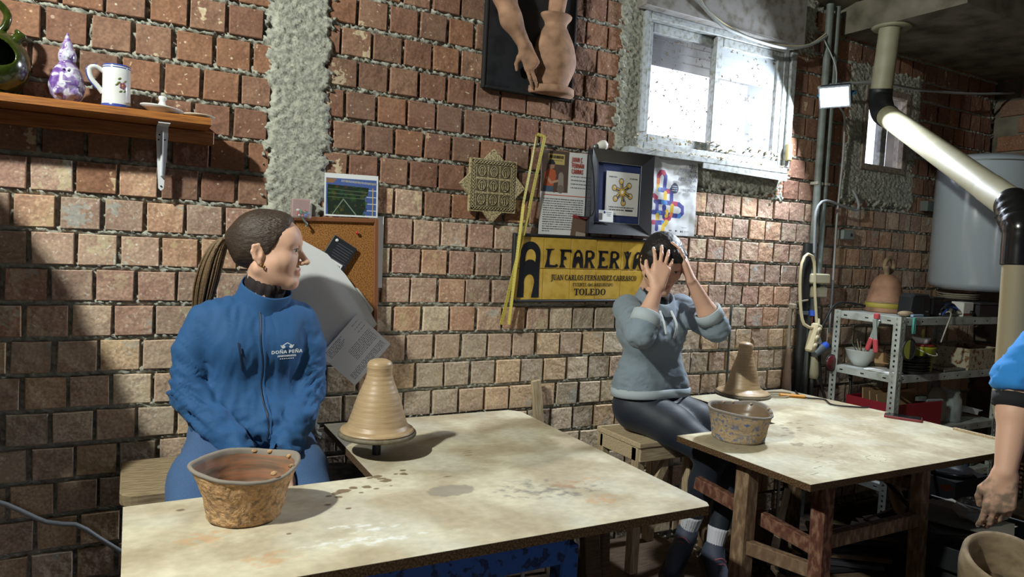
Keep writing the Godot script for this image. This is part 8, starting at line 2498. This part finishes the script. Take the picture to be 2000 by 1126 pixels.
	tag(part("red_wrapper", paper_shape(PackedVector2Array([Vector2(-0.03, -0.015), Vector2(0.03, -0.02), Vector2(0.035, 0.012), Vector2(-0.025, 0.02)]), 0.02), mat("wrapper_red", "#a04436", 0.6), null, Transform3D(Basis(Vector3.RIGHT, -1.1), Vector3(3.12, 0.52, 0.98))), "small red wrapper beside the plastic bag", "wrapper")
	var sk := thing("frying_pan", "dark metal pan behind the newspapers", "pan", Vector3(3.6, 0.45, 0.72))
	part("pan", Sh.new().lathe([Vector2(0, 0), Vector2(0.1, 0.0), Vector2(0.115, 0.03), Vector2(0.112, 0.03), Vector2(0.098, 0.004), Vector2(0, 0.004)], 32), mat("pan_steel", "#55585c", 0.25, {"metal": 0.8}), sk)
	part("handle", Sh.new().tube([Vector3(-0.11, 0.025, 0), Vector3(-0.26, 0.04, 0.02)], 0.009, 8), M.black_plastic, sk)
	var stand := part("low_block", Sh.new().box(Vector3(0, 0.225, 0), Vector3(0.28, 0.45, 0.22)), M.black_matte, null, Transform3D(Basis(), Vector3(3.62, 0, 0.72)))
	tag(stand, "black block under the metal pan", "block")
	var hd := thing("turned_handle", "turned wooden handle poking out under the far table", "handle", Vector3(2.83, 0.545, 0.93))
	var hp := []
	for q in [[0.0, -0.16], [0.016, -0.155], [0.02, -0.1], [0.024, -0.05], [0.018, -0.02], [0.022, 0.0], [0.026, 0.06], [0.022, 0.12], [0.012, 0.14], [0.0, 0.142]]:
		hp.append(Vector2(q[0], q[1]))
	part("grip", Sh.new().lathe(hp, 20, Transform3D(Basis(Quaternion(Vector3.UP, Vector3(-0.58, -0.5, 0.62).normalized())), Vector3.ZERO)), mat("handle_wood", "#9c7a58", 0.5), hd)
	part("ferrule", Sh.new().tube([Vector3(0.08, 0.07, -0.085), Vector3(0.1, 0.088, -0.107)], 0.014, 12), M.steel_grey, hd)
	for i in 7:
		var pl := part("dark_plank", Sh.new().box(Vector3.ZERO, Vector3(0.4 + 0.05 * sin(i * 2.0), 0.02, 0.08), Basis(), 0.003), [M.board_dark, M.black_matte, M.case_dark][i % 3], null, Transform3D(Basis(Vector3.UP, -0.5 + 0.25 * sin(i * 1.9)), Vector3(2.52 + 0.03 * i, 0.2 + 0.024 * i, 0.86)))
		tag(pl, "dark plank in the pile behind the far table's legs", "plank", "dark planks piled under the far table")
	var pf := thing("plank_rest", "dark crate under the pile of planks", "crate", Vector3(2.6, 0, 0.86))
	part("body", Sh.new().box(Vector3(0, 0.093, 0), Vector3(0.4, 0.186, 0.2), Basis(), 0.004), M.board_dark, pf)
	part("slat", Sh.new().box(Vector3(0, 0.1, 0.103), Vector3(0.4, 0.05, 0.006)), M.wood_grimy, pf)
	for i in 4:
		var sh := part("letter_envelope", Sh.new().box(Vector3.ZERO, Vector3(0.12, 0.002, 0.06)), M.paper_white if i % 2 else mat("paper_soft", "#d3d6d8"), null, Transform3D(Basis(Vector3.UP, 0.5 * i), Vector3(2.62 + 0.07 * i, 0.372 + 0.003 * i, 0.88)))
		tag(sh, "white paper slip lying on the dark planks", "paper", "paper slips on the dark planks")
	cable("cable", "black hose drooping under the far table's end", [Vector3(2.76, 0.6, 0.9), Vector3(2.77, 0.5, 1.04), Vector3(2.775, 0.3, 1.08), Vector3(2.77, 0.1, 1.05)], 0.008, M.cable_black)
	# clay ring pot at the lower right
	var cp := thing("clay_ring", "thick pale clay ring standing at the lower right by the reaching hand", "pottery", Vector3(2.59, 0.375, 1.46), Basis(Vector3.BACK, 0.25) * Basis(Vector3.RIGHT, 0.3))
	part("wall", Sh.new().lathe([Vector2(0.1, 0.0), Vector2(0.12, 0.02), Vector2(0.135, 0.1), Vector2(0.135, 0.15), Vector2(0.125, 0.165), Vector2(0.112, 0.15), Vector2(0.105, 0.08), Vector2(0.09, 0.01)], 40), M.clay_dry, cp)
	part("floor_disc", Sh.new().lathe([Vector2(0, 0), Vector2(0.1, 0.0), Vector2(0.095, 0.015), Vector2(0, 0.015)], 32), M.clay_dry, cp)
	var sd := thing("low_stand", "dark stool carrying the clay ring", "stool", Vector3(2.59, 0, 1.44))
	part("seat", Sh.new().lathe([Vector2(0, 0.3), Vector2(0.15, 0.3), Vector2(0.15, 0.325), Vector2(0, 0.325)], 28), M.board_dark, sd)
	for i in 3:
		part("leg", Sh.new().tube([Vector3(0.09 * cos(i * 2.1), 0.3, 0.09 * sin(i * 2.1)), Vector3(0.13 * cos(i * 2.1), 0, 0.13 * sin(i * 2.1))], 0.015, 8), M.board_dark, sd)
	tag(part("black_staff", Sh.new().tube([Vector3(0, 0, 0), Vector3(0.03, 0.62, 0)], 0.008, 8), M.black_matte, null, Transform3D(Basis(), Vector3(2.41, 0.0, 1.62))), "thin black staff standing behind the reaching hand", "rod")
	# coat on a stand, added out of view to shade the left wall
	var cs := thing("added_coat_stand", "unseen stand and dark coat added to shade the left wall", "added coat stand", Vector3(-0.9, 0, 0.5))
	part("pole", Sh.new().tube([Vector3(0, 0.03, 0), Vector3(0, 2.06, 0)], 0.02, 12), M.wood_upright, cs)
	part("foot", Sh.new().lathe([Vector2(0, 0), Vector2(0.2, 0), Vector2(0.19, 0.03), Vector2(0, 0.04)], 28), M.wood_upright, cs)
	var cf := Field.new(Vector3(-1.4, 0.7, 0.3), Vector3(-0.26, 2.15, 0.7), 0.02)
	for y in [1.98, 1.85, 1.6, 1.3, 1.0]:
		cf.cap(Vector3(-1.1, y, 0.5), Vector3(-0.72 + 0.2 * (1.98 - y), y, 0.5), 0.07 if y > 1.9 else 0.11, 0.07 if y > 1.9 else 0.11, 0.1)
	cf.chain([Vector3(-0.68, 1.98, 0.5), Vector3(-0.6, 1.84, 0.5), Vector3(-0.52, 1.67, 0.5), Vector3(-0.44, 1.5, 0.5), Vector3(-0.39, 1.3, 0.5), Vector3(-0.385, 0.95, 0.5)], [0.07, 0.07, 0.07, 0.07, 0.07, 0.06], 0.04)
	put("added_work_coat", skin_mesh([cf]), mat("coat_dark", "#33383f", 0.95), cs, Transform3D(Basis(), Vector3(0.9, 0, -0.5)))

func _ready() -> void:
	rng.seed = 4
	set_camera_and_light()
	make_common_materials()
	make_brick_materials()
	build_room()
	build_windows()
	build_tables()
	build_shelf()
	build_sign()
	build_posters()
	build_star_and_rule()
	build_rule()
	build_relief()
	build_notices()
	build_pipes()
	build_cables()
	build_shelving()
	seated_in_blue()
	seated_in_grey()
	standing_potter()
	build_floor_things()
